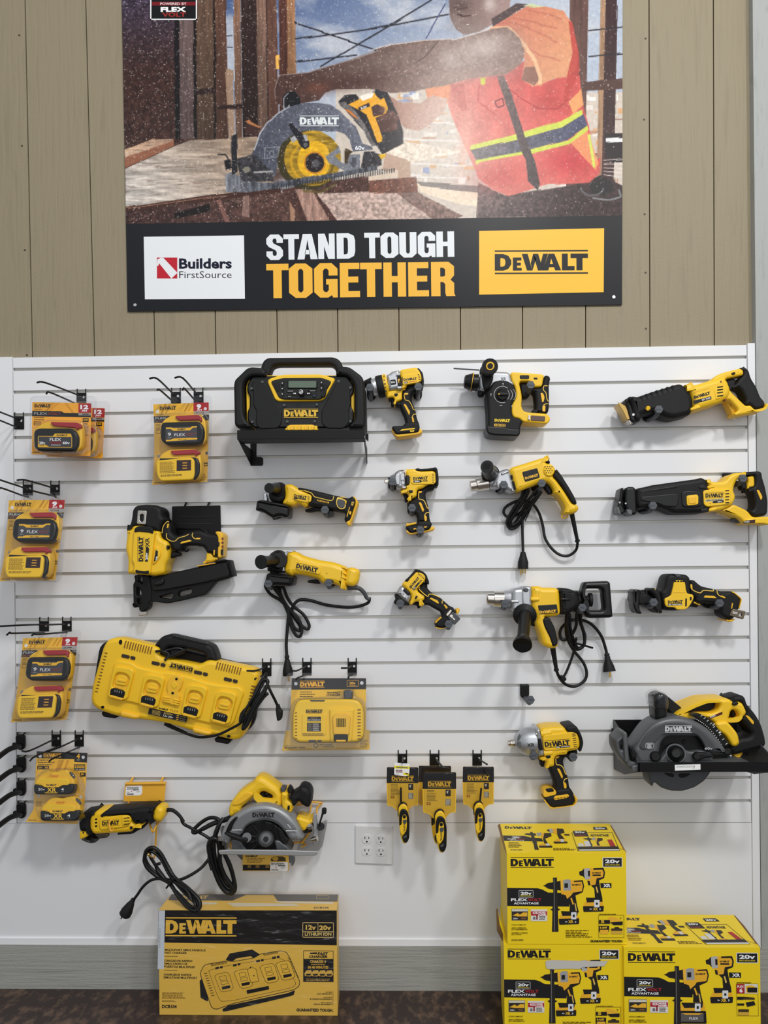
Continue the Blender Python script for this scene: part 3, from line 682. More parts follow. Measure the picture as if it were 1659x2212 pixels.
me = bpy.data.meshes.new('printed_picture'); me.from_pydata(PG.tolist(), [], faces.tolist())
# colour sampled at each cell's own place in the painted canvas
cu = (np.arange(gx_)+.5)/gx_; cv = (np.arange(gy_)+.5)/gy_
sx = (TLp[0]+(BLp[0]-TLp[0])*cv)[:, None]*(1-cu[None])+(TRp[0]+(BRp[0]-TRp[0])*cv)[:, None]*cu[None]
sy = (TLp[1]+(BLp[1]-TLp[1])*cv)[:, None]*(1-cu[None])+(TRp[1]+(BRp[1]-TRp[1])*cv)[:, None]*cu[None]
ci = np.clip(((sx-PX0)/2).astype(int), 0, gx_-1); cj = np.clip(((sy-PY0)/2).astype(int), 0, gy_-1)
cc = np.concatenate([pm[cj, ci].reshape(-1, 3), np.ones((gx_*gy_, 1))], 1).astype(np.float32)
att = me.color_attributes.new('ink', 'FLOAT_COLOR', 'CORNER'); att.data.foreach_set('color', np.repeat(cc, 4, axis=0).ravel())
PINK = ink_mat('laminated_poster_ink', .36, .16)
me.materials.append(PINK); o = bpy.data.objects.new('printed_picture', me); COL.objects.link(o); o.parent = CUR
I = Ink(-1.45)
I.rect((18, 18, 20), 325, -60, 425, 42); I.frame((225, 225, 228), 324.5, -60, 425.5, 43, 2.5); I.rect((110, 22, 30), 328, 4, 422.5, 11.8)
I.text((214, 196, 196), 'POWERED BY', 346, 10.8, 57, 5.6); I.text((235, 235, 238), 'FLEX', 347, 25, 55, 9.5, -.4, .05); I.text((140, 40, 36), 'VOLT', 350, 36, 52, 9, -.4, .04)
fr(250, 0, 2.911)
I.logo((206, 212, 212), 1157, 727, 246, 0, 66); I.text((225, 228, 228), '60v', 1505, 942, 60, 26)
I.text((225, 225, 225), 'FLEX', 1545, 690, 40, 14, -24)
fr()
I.poly((27, 28, 32), [(272.2, 483.5), (1344.4, 465.5), (1343.5, 658), (275.8, 672.6)])
I.poly((218, 220, 223), [(310.5, 511.5), (527, 508.5), (529, 645.5), (313, 646.5)])
I.poly((232, 178, 62), [(1035, 499), (1305, 493), (1304, 631), (1035, 636.5)])
fr(250, 230, 2.911)
I.rect((176, 34, 48), 259, 950, 387, 1082); I.poly((218, 220, 223), [(259, 1000), (262, 962), (285, 950), (300, 952), (388, 1046), (350, 1082), (272, 985), (268, 1002)])
I.text((24, 24, 44), 'Builders', 398, 1018, 332, 63, -.3, .035); I.text((40, 42, 50), 'FirstSource', 399, 1080, 330, 46, -.2, 0)
wx = 946
for t, x, w in (('S', 946, 104), ('T', 1054, 98), ('A', 1140, 128), ('N', 1272, 104), ('D', 1388, 116), ('T', 1562, 98), ('O', 1664, 112), ('U', 1782, 108), ('G', 1898, 110), ('H', 2015, 112)):
    I.block((214, 217, 221), t, x, 966-(x-946)*.018, w, 160, -.9)
for t, x, w in (('T', 946, 140), ('O', 1088, 148), ('G', 1246, 148), ('E', 1408, 126), ('T', 1536, 136), ('H', 1682, 142), ('E', 1838, 130), ('R', 1982, 152)):
    I.block((226, 172, 64), t, x, 1206-(x-946)*.012, w, 216, -.7)
fr(800, 230, 2.911)
I.logo((28, 28, 30), 782, 905, 586, -.3, 150)
I.build('printed_lettering', mat=PINK)
for x, y in ((121, 1248),): fr(250, 230, 2.911); part('screw', SIL, pr(ell(x, y, 10, n=14), -1.6, 1.5, .6, 0))
fr(800, 230, 2.911); part('screw', SIL, pr(ell(1531, 1198, 11, n=14), -1.6, 1.5, .6, 0))
fr(); plane()
# ================================================================ hooks
def groove_z(z): return GZ-math.floor((GZ-z)/GP)*GP
def peg(hx, hy, label, L=112., kz=.008):
    """rubber peg with a hexagonal tip: (hx, hy) is the traced centre of the tip"""
    fr(); tip = WALLP.at(hx, hy, L); zg = groove_z(tip.z+.012)
    bx, by = project(Vector((tip.x, -.004, tip.z)))
    thing('peg_hook', label, 'hook', bx, by, 0, 'rubber peg hooks holding the tools')
    gx0, gy0 = project(Vector((tip.x, -.004, zg-.006))); r = 9.5
    L2 = [(bx-r, gy0-2), (bx+r, gy0-2)]+ell(bx, by, r, n=10, a0=0, a1=180)
    part('mount', BLM, pr(L2, .6, 14, 3, 2))
    a = Vector((tip.x, 0, zg))
    for s in (-1, 1): part('clip', BLM, tubew([Vector((tip.x+s*.010, .008, zg-.004)), Vector((tip.x+s*.010, -.005, zg-.005)), Vector((tip.x+s*.011, -.008, zg-.02))], 2., 6, 1))
    c0 = Vector((tip.x, -.012, tip.z-.004-kz)); c1 = Vector((tip.x, -L/1000+.024, tip.z-.006-kz)); c2 = Vector((tip.x, -L/1000+.004, tip.z-.001))
    part('prong', CAP, tubew([c0, c1, c2], 7.2, 14, 5))
    c = tip; hex_ = []
    V = []; Fc = []
    for y, rr in ((-L/1000+.006, .0132), (-L/1000-.003, .0138), (-L/1000-.005, .0122)):
        for i in range(6):
            t = math.pi/3*i; V.append(Vector((c.x+rr*math.cos(t), y, c.z+rr*math.sin(t))))
    for k in range(2):
        for i in range(6): Fc.append((k*6+i, k*6+(i+1) % 6, k*6+6+(i+1) % 6, k*6+6+i))
    Fc += [tuple(range(5, -1, -1)), tuple(range(12, 18))]
    part('hexagonal_tip', CAP, (V, Fc), smooth=False)
    I = Ink(L+5.1); I.text((44, 46, 50), 'DEWALT', hx-6, hy+1.6, 12, 3.2, 0, .02); I.build('raised_lettering')
def plate_hook(box, up, lo, label, group='wire display hooks with a black plate', hole=None):
    """black plate in a groove with an upper and a lower wire; traced in the current frame"""
    x0, y0, x1, y1 = box
    thing('wire_hook', label, 'hook', (x0+x1)/2, y0, 0, group)
    w = x1-x0; hx, hy = hole or (x0+w*.66, y0+(w*.42))
    part('plate', BLM, pr([(x0, y0), (x1, y0), (x1, y1), (x0, y1)], .6, 3.2, .4, .8, holes=[ell(hx+w*.04, hy, w*.15, n=14)]))
    for a in (.06, .94):
        c = w3(x0+w*a, y0+2, 2); zg = groove_z(c.z+.03)
        part('tab', BLM, tubew([c, Vector((c.x, -.002, c.z+.012)), Vector((c.x, .006, c.z+.016))], 1.9, 6, 1))
    for nm, P in (('upper_wire', up), ('lower_wire', lo)):
        if P:
            part(nm, BLM, tb(P, 2.9, 4, n=8))
for hx, hy, lb in (
    (798.9, 837.5, 'grey hexagonal peg tip between the jobsite radio and the hammer drill chuck'),
    (903.6, 836, 'grey hexagonal peg under the rear of the cordless hammer drill'),
    (1146, 832, 'grey hexagonal peg at the trigger of the rotary hammer'),
    (1422.6, 884.8, 'dark hexagonal peg under the nose of the upper reciprocating saw'),
    (1410, 1092.4, 'hexagonal peg under the nose of the all-black-nosed middle reciprocating saw'),
    (1604, 1033.7, 'hexagonal peg inside the handle opening of the middle reciprocating saw'),
    (702, 1101.4, 'hexagonal peg under the black handle of the cordless angle grinder'),
    (847, 1040.6, 'hexagonal peg under the anvil of the compact impact wrench'),
    (890, 1097.5, 'hexagonal peg beside the grip of the compact impact wrench'),
    (907.9, 1144.8, 'hexagonal peg at the battery foot of the compact impact wrench'),
    (1087.9, 1047.3, 'hexagonal peg under the silver gearbox of the yellow corded drill'),
    (1170, 1044, 'hexagonal peg at the trigger of the yellow corded drill'),
    (864.4, 1303.4, 'hexagonal peg under the black nose of the tilted impact driver'),
    (969.2, 1348, 'hexagonal peg at the foot of the tilted impact driver'),
    (579.7, 1261, 'hexagonal peg under the guard of the corded grinder, cord looped over it'),
    (709.6, 1259, 'hexagonal peg under the yellow body of the corded grinder'),
    (1090.8, 1304.8, 'hexagonal peg under the chuck of the large mixing drill'),
    (1257.6, 1312.6, 'hexagonal peg under the black spade handle neck of the mixing drill'),
    (1411.5, 1301, 'hexagonal peg under the shoe end of the compact one-hand saw'),
    (1554, 1302.9, 'hexagonal peg under the grip end of the compact one-hand saw'),
    (1145.7, 1511.7, 'empty hexagonal peg with nothing on it, above the high-torque impact wrench'),
    (1153.4, 1632, 'hexagonal peg under the silver nose of the high-torque impact wrench'),
    (1238, 1635, 'hexagonal peg under the rear of the high-torque impact wrench')):
    peg(hx, hy, lb)
peg(1041, 826, 'peg mostly hidden behind the side handle of the rotary hammer', 60)
g = 'wire display hooks with a black plate'
fr(0, 740, 5.53)
plate_hook((168, 880, 287, 1035), [(240, 925, 4), (168, 895, 40), (0, 830, 150)], [(200, 1010, 4), (172, 1000, 40), (0, 930, 150)], 'empty wire hook at the left edge, beside the twelve amp-hour battery packs')
plate_hook((915, 600, 1030, 720), [(985, 645, 4), (915, 620, 40), (545, 480, 225), (445, 478, 232)], [(960, 760, 4), (820, 690, 90), (595, 595, 215), (555, 612, 219)], 'wire hook carrying the two twelve amp-hour battery packs')
fr(280, 760, 5.925)
plate_hook((530, 510, 655, 660), [(595, 560, 4), (540, 520, 60), (355, 345, 222), (258, 342, 228)], [(600, 668, 4), (540, 622, 80), (390, 490, 200), (355, 490, 204)], 'left wire hook of the pair above the upper nine amp-hour battery pack')
plate_hook((820, 510, 945, 660), [(885, 555, 4), (840, 515, 60), (680, 335, 222), (580, 332, 228)], [(890, 668, 4), (830, 612, 80), (705, 472, 200), (680, 485, 204)], 'right wire hook of the pair above the upper nine amp-hour battery pack')
fr(0, 1020, 6.912)
plate_hook((340, 185, 487, 345), [(420, 245, 4), (345, 228, 50), (0, 115, 190)], [(420, 370, 4), (340, 350, 50), (30, 238, 200), (-10, 255, 205)], 'left wire hook of the pair above the middle nine amp-hour battery pack')
plate_hook((750, 185, 890, 345), [(825, 245, 4), (760, 225, 50), (390, 120, 215), (258, 120, 222)], [(830, 375, 4), (800, 355, 40), (490, 280, 195), (400, 248, 200)], 'right wire hook of the pair above the middle nine amp-hour battery pack')
fr(0, 1320, 7.54)
plate_hook((638, 165, 795, 330), [(720, 225, 4), (645, 220, 50), (390, 228, 170), (-20, 248, 226)], [(720, 345, 4), (600, 352, 60), (195, 362, 205), (160, 348, 212), (105, 395, 216)], 'left wire hook of the pair above the lower nine amp-hour battery pack')
plate_hook((1010, 160, 1165, 330), [(1090, 220, 4), (1010, 215, 50), (790, 222, 170), (640, 229, 215)], [(1090, 345, 4), (1000, 352, 60), (620, 378, 205), (570, 368, 212), (510, 402, 216)], 'right wire hook of the pair above the lower nine amp-hour battery pack')
fr(180, 1350, 3.77)
plate_hook((1455, 305, 1532, 415), [(1497, 338, 4), (1410, 371, 92), (1330, 372, 96)], [(1490, 402, 4), (1412, 430, 92), (1395, 447, 96)], 'wire hook holding the right end of the four-bay charger')
fr(590, 1410, 6.912)
plate_hook((435, 140, 575, 335), [(505, 195, 4), (365, 265, 140), (300, 270, 146)], [(490, 330, 4), (372, 374, 130), (345, 402, 136)], 'left wire hook of the pair above the boxed fast charger')
plate_hook((1113, 140, 1250, 335), [(1185, 190, 4), (1110, 225, 140), (1018, 228, 146)], [(1235, 318, 4), (1132, 350, 130), (1127, 382, 136)], 'right wire hook of the pair above the boxed fast charger')
fr(0, 1570, 6.912)
plate_hook((770, 115, 910, 295), [(845, 172, 4), (770, 205, 50), (440, 358, 215), (330, 360, 222)], [(845, 300, 4), (530, 440, 190), (450, 507, 196)], 'left wire hook of the pair above the four amp-hour battery pack')
plate_hook((1115, 115, 1250, 295), [(1190, 170, 4), (1120, 200, 50), (880, 310, 200), (690, 372, 208)], [(1185, 305, 4), (800, 470, 190), (738, 524, 196)], 'right wire hook of the pair above the four amp-hour battery pack')
fr(820, 1610, 6.38)
plate_hook((250, 122, 380, 270), [(330, 160, 4), (320, 165, 30), (318, 240, 130)], None, 'wire hook carrying the carded pocket tool with the price tag')
plate_hook((690, 122, 825, 280), [(765, 175, 4), (770, 185, 20), (890, 320, 170)], None, 'wire hook carrying the two overlapping carded pocket tools')
plate_hook((1280, 122, 1410, 280), [(1362, 185, 4), (1365, 190, 20), (1480, 262, 150)], [(1330, 300, 4), (1480, 385, 140), (1488, 412, 146)], 'wire hook carrying the rightmost carded pocket tool')
# four stout black arms at the left edge
fr(0, 1570, 6.912)
for k, (dx, dy) in enumerate(((0, 0), (8, 337), (10, 685), (10, 1022))):
    thing('arm_hook', ('topmost', 'second from top', 'third from top', 'lowest')[k]+' of the four thick black arm hooks stacked at the left edge', 'hook', 300+dx, 130+dy, 0, 'thick black arm hooks at the left edge')
    part('mount', BLM, pr([(235+dx, 140+dy), (265+dx, 118+dy), (335+dx, 118+dy), (365+dx, 140+dy), (368+dx, 300+dy), (340+dx, 345+dy), (285+dx, 345+dy), (240+dx, 310+dy)], .6, 16, 4, 4))
    part('clip', BLM, tb([(270+dx, 90+dy, -6), (262+dx, 100+dy, 6), (262+dx, 150+dy, 9)], 2.2, 2)); part('clip', BLM, tb([(375+dx, 90+dy, -6), (350+dx, 110+dy, 6), (340+dx, 150+dy, 9)], 2.2, 2))
    part('arm', BLM, tb([(305+dx, 290+dy, 12), (240+dx, 300+dy, 60), (120+dx, 345+dy, 110), (-60+dx, 480+dy, 170)], 8.6, 6, n=12))
    part('stop', BLM, prr(190+dx, 240+dy, 214+dx, 320+dy, 66, 80, 1.5, 1))
fr()
# ================================================================ carded battery packs
GOLD = (224, 172, 44)
def frame_pts(x0, y0, x1, y1): return [(x0, y0), (x1, y0), (x1, y1), (x0, y1)]
def pack9(quad, pl, label):
    """twin pack: drawn once, carried onto the traced corners of each card"""
    global PL
    plane(pl); fq((302, 660, 1012, 1690), *quad)
    thing('battery_pack', label, 'battery pack', 660, 660, 0, 'nine amp-hour twin battery packs')
    part('card', M('card_stock', (224, 172, 44), .4), pr([(302, 668), (1012, 655), (1016, 900), (1010, 1400), (1005, 1680), (297, 1695), (320, 1400), (318, 950)], -1.2, 0, .2, 1))
    I = Ink(.05)
    for x in (395, 450, 690, 740): I.poly((196, 142, 40), [(x, 765+(x < 500)*30), (x+22, 765+(x < 500)*30), (x+75, 662), (x+50, 662)])
    I.logo(K_, 385, 690, 208, -.5, 56); I.rect(R_, 815, 656, 1012, 765); I.text(W_, '9', 855, 732, 62, 54, 0, .06); I.text(W_, 'AH', 860, 757, 62, 19, 0, .04)
    I.rect((150, 150, 150), 820, 765, 1015, 812); I.text(K_, '6X', 845, 797, 40, 20, 0, .03); I.rect(K_, 890, 782, 950, 790)
    I.poly(K_, [(310, 820), (505, 818), (525, 848), (490, 905), (313, 907)]); I.text((200, 200, 200), 'FLEX', 330, 858, 142, 24, -.5, .02); I.text((130, 44, 44), 'VOLT', 335, 894, 130, 24, -.5, .02)
    I.rect(K_, 930, 815, 1018, 886); I.lines(K_, 325, 798, 120, 1, 10, 7)
    I.lines((90, 66, 30), 333, 920, 66, 3, 11, 6); I.lines((90, 66, 30), 335, 962, 66, 3, 11, 6); I.frame((90, 60, 30), 337, 995, 400, 1040, 6)
    for x, y, r, c in ((355, 760, 22, (206, 204, 200)), (968, 736, 21, (196, 190, 190)), (380, 1330, 20, (130, 126, 120)), (992, 1308, 20, (90, 86, 84))): I.poly(c, ell(x, y, r, n=16))
    I.rect(K_, 952, 1430, 1006, 1475); I.text(GOLD, '180', 960, 1465, 40, 22); I.lines((90, 66, 30), 915, 1575, 75, 5, 13, 6); I.lines(K_, 318, 1664, 110, 1, 9, 9, 0); I.lines(K_, 765, 1648, 210, 1, 9, 9, 0)
    I.build('card_print', mat=INKG)
    # upper battery, front towards the viewer
    b = part('battery', YLD, pr([(415, 960), (432, 890), (480, 850), (560, 818), (880, 812), (950, 850), (990, 930), (990, 1150), (930, 1200), (470, 1195), (412, 1130)], 1, 30, 5, 16), label='upper battery with black label side facing out')
    part('cap', RED, pr([(582, 824), (880, 815), (925, 842), (925, 905), (905, 905), (900, 882), (640, 884), (604, 860)], 22, 38, 2.5, 6), parent=b)
    part('casing', BLG, pr([(410, 950), (430, 912), (480, 905), (880, 905), (930, 935), (962, 1010), (960, 1120), (925, 1185), (880, 1200), (490, 1196), (425, 1150), (408, 1100)], 12, 44, 6, 18), parent=b)
    I = Ink(44.1); I.rect((64, 64, 68), 462, 962, 865, 1148, 10)
    I.poly(GOLD, [(465, 966), (530, 966), (562, 975), (772, 975), (800, 958), (862, 955), (862, 973), (812, 975), (772, 1010), (560, 1010), (522, 985), (465, 985)])
    I.poly(GOLD, [(468, 1124), (525, 1124), (560, 1108), (775, 1105), (815, 1108), (868, 1108), (868, 1128), (468, 1144)]); I.logo(K_, 612, 977, 106, 0, 30, False); I.text(K_, '20V / 60V', 620, 1130, 115, 14)
    I.text(W_, '9', 490, 1074, 40, 42, 0, .01); I.text((170, 170, 170), 'AH', 488, 1102, 46, 14, 0, 0); I.text(W_, 'FLEX', 575, 1080, 136, 38, 0, .0); I.text((150, 44, 40), 'VOLT', 712, 1078, 136, 38, 0, -.005, .2)
    I.build('label', parent=b, mat=INKG)
    # lower battery, back towards the viewer
    b = part('battery', YLD, pr([(345, 1420), (385, 1370), (430, 1305), (520, 1258), (870, 1255), (920, 1330), (935, 1420), (930, 1560), (890, 1640), (830, 1655), (400, 1650), (355, 1560)], 1, 40, 6, 16), label='lower battery with yellow text side facing out')
    part('cap', RED, pr([(522, 1266), (860, 1258), (902, 1290), (902, 1322), (862, 1326), (860, 1345), (850, 1345), (845, 1318), (562, 1325)], 30, 48, 2.5, 6), parent=b)
    part('casing', BLG, pr([(345, 1385), (830, 1362), (880, 1375), (912, 1440), (910, 1570), (870, 1640), (800, 1650), (790, 1400)], 10, 46, 5, 16), parent=b)
    part('faceplate', YEL, pr([(348, 1430), (362, 1385), (800, 1358), (835, 1400), (838, 1580), (815, 1648), (400, 1652), (358, 1570)], 40, 54, 4, 18), parent=b)
    I = Ink(54.1)
    for k, y in enumerate((1405, 1455, 1505)): I.lines((120, 90, 30), 390, y, 180+k*10, 4, 12, 7, .15)
    I.lines((80, 60, 30), 400, 1568, 300, 2, 14, 8, .1); I.rect((56, 30, 34), 605, 1388, 790, 1525)
    for k in range(3):
        I.rect((30, 28, 30), 615, 1415+k*36, 668, 1440+k*36); I.rect(GOLD, 680, 1420+k*34, 740, 1430+k*34)
    I.build('label', parent=b, mat=INKG)
    part('blister', CLR, pr([(262, 590), (1000, 562), (1050, 580), (1060, 1250), (1090, 1700), (250, 1705), (290, 1300), (275, 900)], -2.4, .5, .4, 12, back=False), pr([(330, 800), (560, 790), (960, 790), (1000, 860), (1008, 1500), (1000, 1680), (300, 1690), (318, 1300)], .6, 58, 9, 20, back=False))
    plane(); fr()
def px(o, s, *p): return [(o[0]+x/s, o[1]+y/s) for x, y in p]
A = px((280, 760), 5.925, (302, 665), (1012, 652), (1005, 1675), (295, 1700))
pack9(A, tilt(A[0]+(104,), A[1]+(104,), A[3]+(118,)), 'upper nine amp-hour twin battery pack, left of the jobsite radio')
A = px((0, 1020), 6.912, (133, 410), (968, 420), (830, 1625), (0, 1622))
pack9(A, tilt(A[0]+(92,), A[1]+(92,), A[3]+(150,)), 'middle nine amp-hour twin battery pack, cut by the left edge')
A = px((0, 1320), 7.54, (376, 432), (1265, 430), (1100, 1790), (185, 1806))
pack9(A, tilt(A[0]+(98,), A[1]+(98,), A[3]+(150,)), 'lower nine amp-hour twin battery pack, left of the four-bay charger')
def pack12(quad, d, label):
    plane(Plane(Vector((0, -d/1000, 0)), Vector((0, -1, 0)))); fq((386, 712, 1090, 1355), *quad)
    thing('battery_pack', label, 'battery pack', 740, 712, 0, 'twelve amp-hour battery packs')
    part('card', M('card_stock_orange', (228, 160, 42), .4), pr([(386, 712), (1075, 718), (1090, 735), (1085, 1355), (380, 1345)], -1.2, 0, .2, 1))
    I = Ink(.05)
    for a in ((600, 660), (640, 700)): I.poly((204, 140, 40), [(a[1]-10, 715), (a[1]+10, 715), (a[0]-40, 820), (a[0]-62, 820)])
    I.poly((204, 140, 40), [(770, 720), (800, 720), (890, 840), (865, 840)])
    I.logo(K_, 412, 730, 192, 0, 48); I.rect(R_, 938, 720, 1090, 835, 4); I.text(W_, '12', 960, 788, 96, 48, 0, .05); I.text(W_, 'AH', 975, 820, 64, 22, 0, .04); I.rect((140, 138, 134), 938, 838, 1088, 866); I.rect(K_, 985, 846, 1060, 856)
    I.poly(K_, [(386, 815), (730, 818), (770, 838), (938, 838), (938, 866), (1088, 866), (1087, 888), (384, 882)]); I.text((160, 158, 156), 'FLEX', 408, 862, 160, 30, 0, .01); I.text((150, 48, 44), 'VOLT', 570, 862, 160, 30, 0, .01, .1)
    I.lines(K_, 412, 795, 100, 1, 9, 6); I.lines((90, 60, 30), 408, 894, 130, 2, 26, 8, .1); I.frame((96, 60, 34), 405, 945, 490, 990, 8); I.text(K_, '20V/60V', 415, 975, 66, 14)
    I.rect(K_, 990, 898, 1060, 945); I.text(GOLD, '240', 998, 930, 54, 24, 0, .02); I.lines((110, 76, 34), 1000, 960, 60, 14, 11, 5, .35); I.lines(K_, 395, 1312, 80, 1, 9, 10, 0)
    I.build('card_print', mat=INKG)
    b = part('battery', YLD, pr([(412, 1090), (440, 1030), (500, 985), (590, 948), (960, 955), (990, 1010), (998, 1180), (980, 1270), (930, 1310), (460, 1308), (415, 1240)], 1, 30, 5, 16))
    part('cap', RED, pr([(605, 950), (930, 955), (975, 975), (975, 1025), (935, 1025), (930, 1045), (915, 1045), (915, 1020), (690, 1005), (632, 995)], 22, 38, 2.5, 6), parent=b)
    part('casing', BLG, pr([(418, 1090), (440, 1045), (490, 1032), (870, 1030), (920, 1065), (950, 1130), (945, 1240), (905, 1300), (860, 1308), (470, 1305), (425, 1265)], 12, 44, 6, 18), parent=b)
    I = Ink(44.1); I.rect((58, 58, 62), 455, 1125, 865, 1255, 8); I.frame(GOLD, 455, 1120, 865, 1258, 7)
    I.poly(GOLD, [(635, 1118), (660, 1088), (850, 1088), (862, 1125), (640, 1128)]); I.logo(K_, 680, 1094, 130, 0, 28, False); I.text(W_, 'FLEX', 598, 1177, 135, 34, 0, .01); I.rect((110, 34, 40), 600, 1185, 738, 1215)
    I.text(W_, '20v', 470, 1218, 74, 30, 0, .03); I.text(W_, '60v', 752, 1215, 86, 30, 0, .03); I.poly(GOLD, [(462, 1225), (545, 1225), (590, 1250), (462, 1250)]); I.lines(K_, 475, 1232, 60, 1, 9, 8); I.lines(W_, 612, 1224, 120, 1, 9, 7)
    I.build('label', parent=b, mat=INKG)
    part('blister', CLR, pr([(360, 640), (1120, 636), (1145, 660), (1128, 1368), (355, 1360)], -10, .5, 3, 12, back=False), pr([(400, 1040), (480, 950), (600, 925), (1000, 935), (1030, 1010), (1030, 1320), (420, 1325)], .6, 50, 8, 20, back=False))
    plane(); fr()
A = px((0, 740), 5.53, (386, 712), (1090, 718), (1085, 1355), (384, 1345))
B = px((0, 740), 5.53, (575, 772), (1252, 778), (1232, 1384), (565, 1375))
pack12(B, 88, 'rear twelve amp-hour battery pack, half hidden behind the other')
pack12(A, 168, 'front twelve amp-hour battery pack at upper left')
# four amp-hour twin pack
fr(0, 1570, 6.912); a = [q(548, 365), q(1305, 390), q(385, 1420)]
P4 = tilt(a[0]+(94,), a[1]+(94,), a[2]+(142,)); plane(P4)
thing('battery_pack', 'black-headed four amp-hour twin battery pack at lower left', 'battery pack', 900, 380, 0)
part('card', MATS['card_stock'], pr([(548, 365), (1305, 390), (1285, 800), (1252, 1260), (1150, 1455), (385, 1420), (500, 1235), (525, 800)], -1.2, 0, .2, 1))
I = Ink(.05)
I.poly(K_, [(548, 365), (1305, 390), (1298, 535), (1110, 525), (1110, 482), (545, 470)]); I.logo((214, 160, 54), 650, 390, 268, .8, 66); I.text((214, 160, 54), '4', 1142, 470, 50, 66, 1, .05); I.text((200, 196, 190), 'AH', 1142, 502, 52, 16)
I.lines(K_, 565, 492, 260, 3, 34, 10, .2); I.rect(K_, 555, 582, 730, 636); I.text(GOLD, '20V', 566, 622, 66, 28, 0, .02); I.text(GOLD, 'XR', 662, 624, 60, 32, 0, .03)
for x in (830, 870, 950): I.poly((196, 142, 40), [(x, 640), (x+34, 640), (x+80, 500), (x+50, 500)])
I.rect(K_, 1105, 560, 1272, 652); I.frame(GOLD, 1118, 572, 1262, 615, 5); I.text(GOLD, '100%', 1126, 608, 126, 26, 0, .02); I.text((210, 206, 200), 'FUEL GAUGE', 1116, 641, 148, 14); I.rect(K_, 1192, 682, 1280, 744); I.text(GOLD, '80', 1208, 722, 42, 28, 0, .03)
I.lines((96, 70, 34), 535, 1115, 100, 6, 14, 7, .2); I.lines(K_, 425, 1390, 120, 1, 9, 9, 0)
for x, y in ((600, 438), (1242, 455), (570, 1030), (1205, 1048)): I.poly((190, 190, 196), ell(x, y, 25, n=16))
I.build('card_print', mat=INKG)
for dx, dy, lb, h in ((0, 0, 'upper battery', 44), (94, 392, 'lower battery', 40)):
    s = lambda *p: [(x+dx, y+dy) for x, y in p]
    b = part('battery', YLD, pr(s((528, 860), (545, 800), (600, 740), (660, 680), (740, 655), (860, 675), (930, 645), (1020, 640), (1090, 690), (1128, 790), (1120, 940), (1075, 1000), (545, 1000), (525, 950)), 1, h-8, 6, 14), label=lb)
    part('shoulder', YEL, pr(s((530, 850), (548, 795), (590, 755), (1000, 770), (1045, 800), (1040, 880), (535, 880)), h-12, h-2, 4, 10), parent=b)
    part('latch', GRY, pr(s((1030, 665), (1085, 690), (1120, 750), (1110, 770), (1050, 720)), h-14, h-5, 2, 5), parent=b)
    part('casing', BLG, pr(s((522, 855), (600, 852), (650, 895), (870, 900), (930, 868), (1120, 840), (1115, 950), (1070, 1008), (548, 1008), (522, 960)), 10, h, 5, 10), parent=b)
    I = Ink(h+.1); I.poly((228, 178, 40), s((535, 835), (1020, 850), (1015, 868), (935, 868), (870, 902), (665, 900), (605, 852), (535, 850))); I.logo(K_, 692+dx, 850+dy, 152, .3, 40, False)
    I.text((232, 182, 44), 'XR', 700+dx, 975+dy, 140, 70, 0, .02); I.poly((232, 182, 44), s((660, 982), (865, 982), (850, 992), (680, 992))); I.text(W_, '20v', 570+dx, 950+dy, 98, 34, 0, 0); I.text(W_, '4', 908+dx, 952+dy, 46, 38, 0, .01); I.text((170, 170, 170), 'AH', 912+dx, 975+dy, 42, 14, 0, 0)
    I.lines((190, 70, 30), 745+dx, 728+dy, 130, 2, 14, 8, .1); I.build('label', parent=b, mat=INKG)
part('blister', CLR, pr([(545, 290), (1290, 290), (1345, 330), (1330, 700), (1290, 1270), (1180, 1470), (350, 1440), (490, 1235), (520, 800)], -2.4, .5, .4, 12, back=False), pr([(505, 860), (560, 730), (680, 630), (1040, 610), (1160, 720), (1240, 1060), (1200, 1380), (1130, 1430), (600, 1415), (500, 1050)], .6, 52, 8, 20, back=False))
plane(); fr()
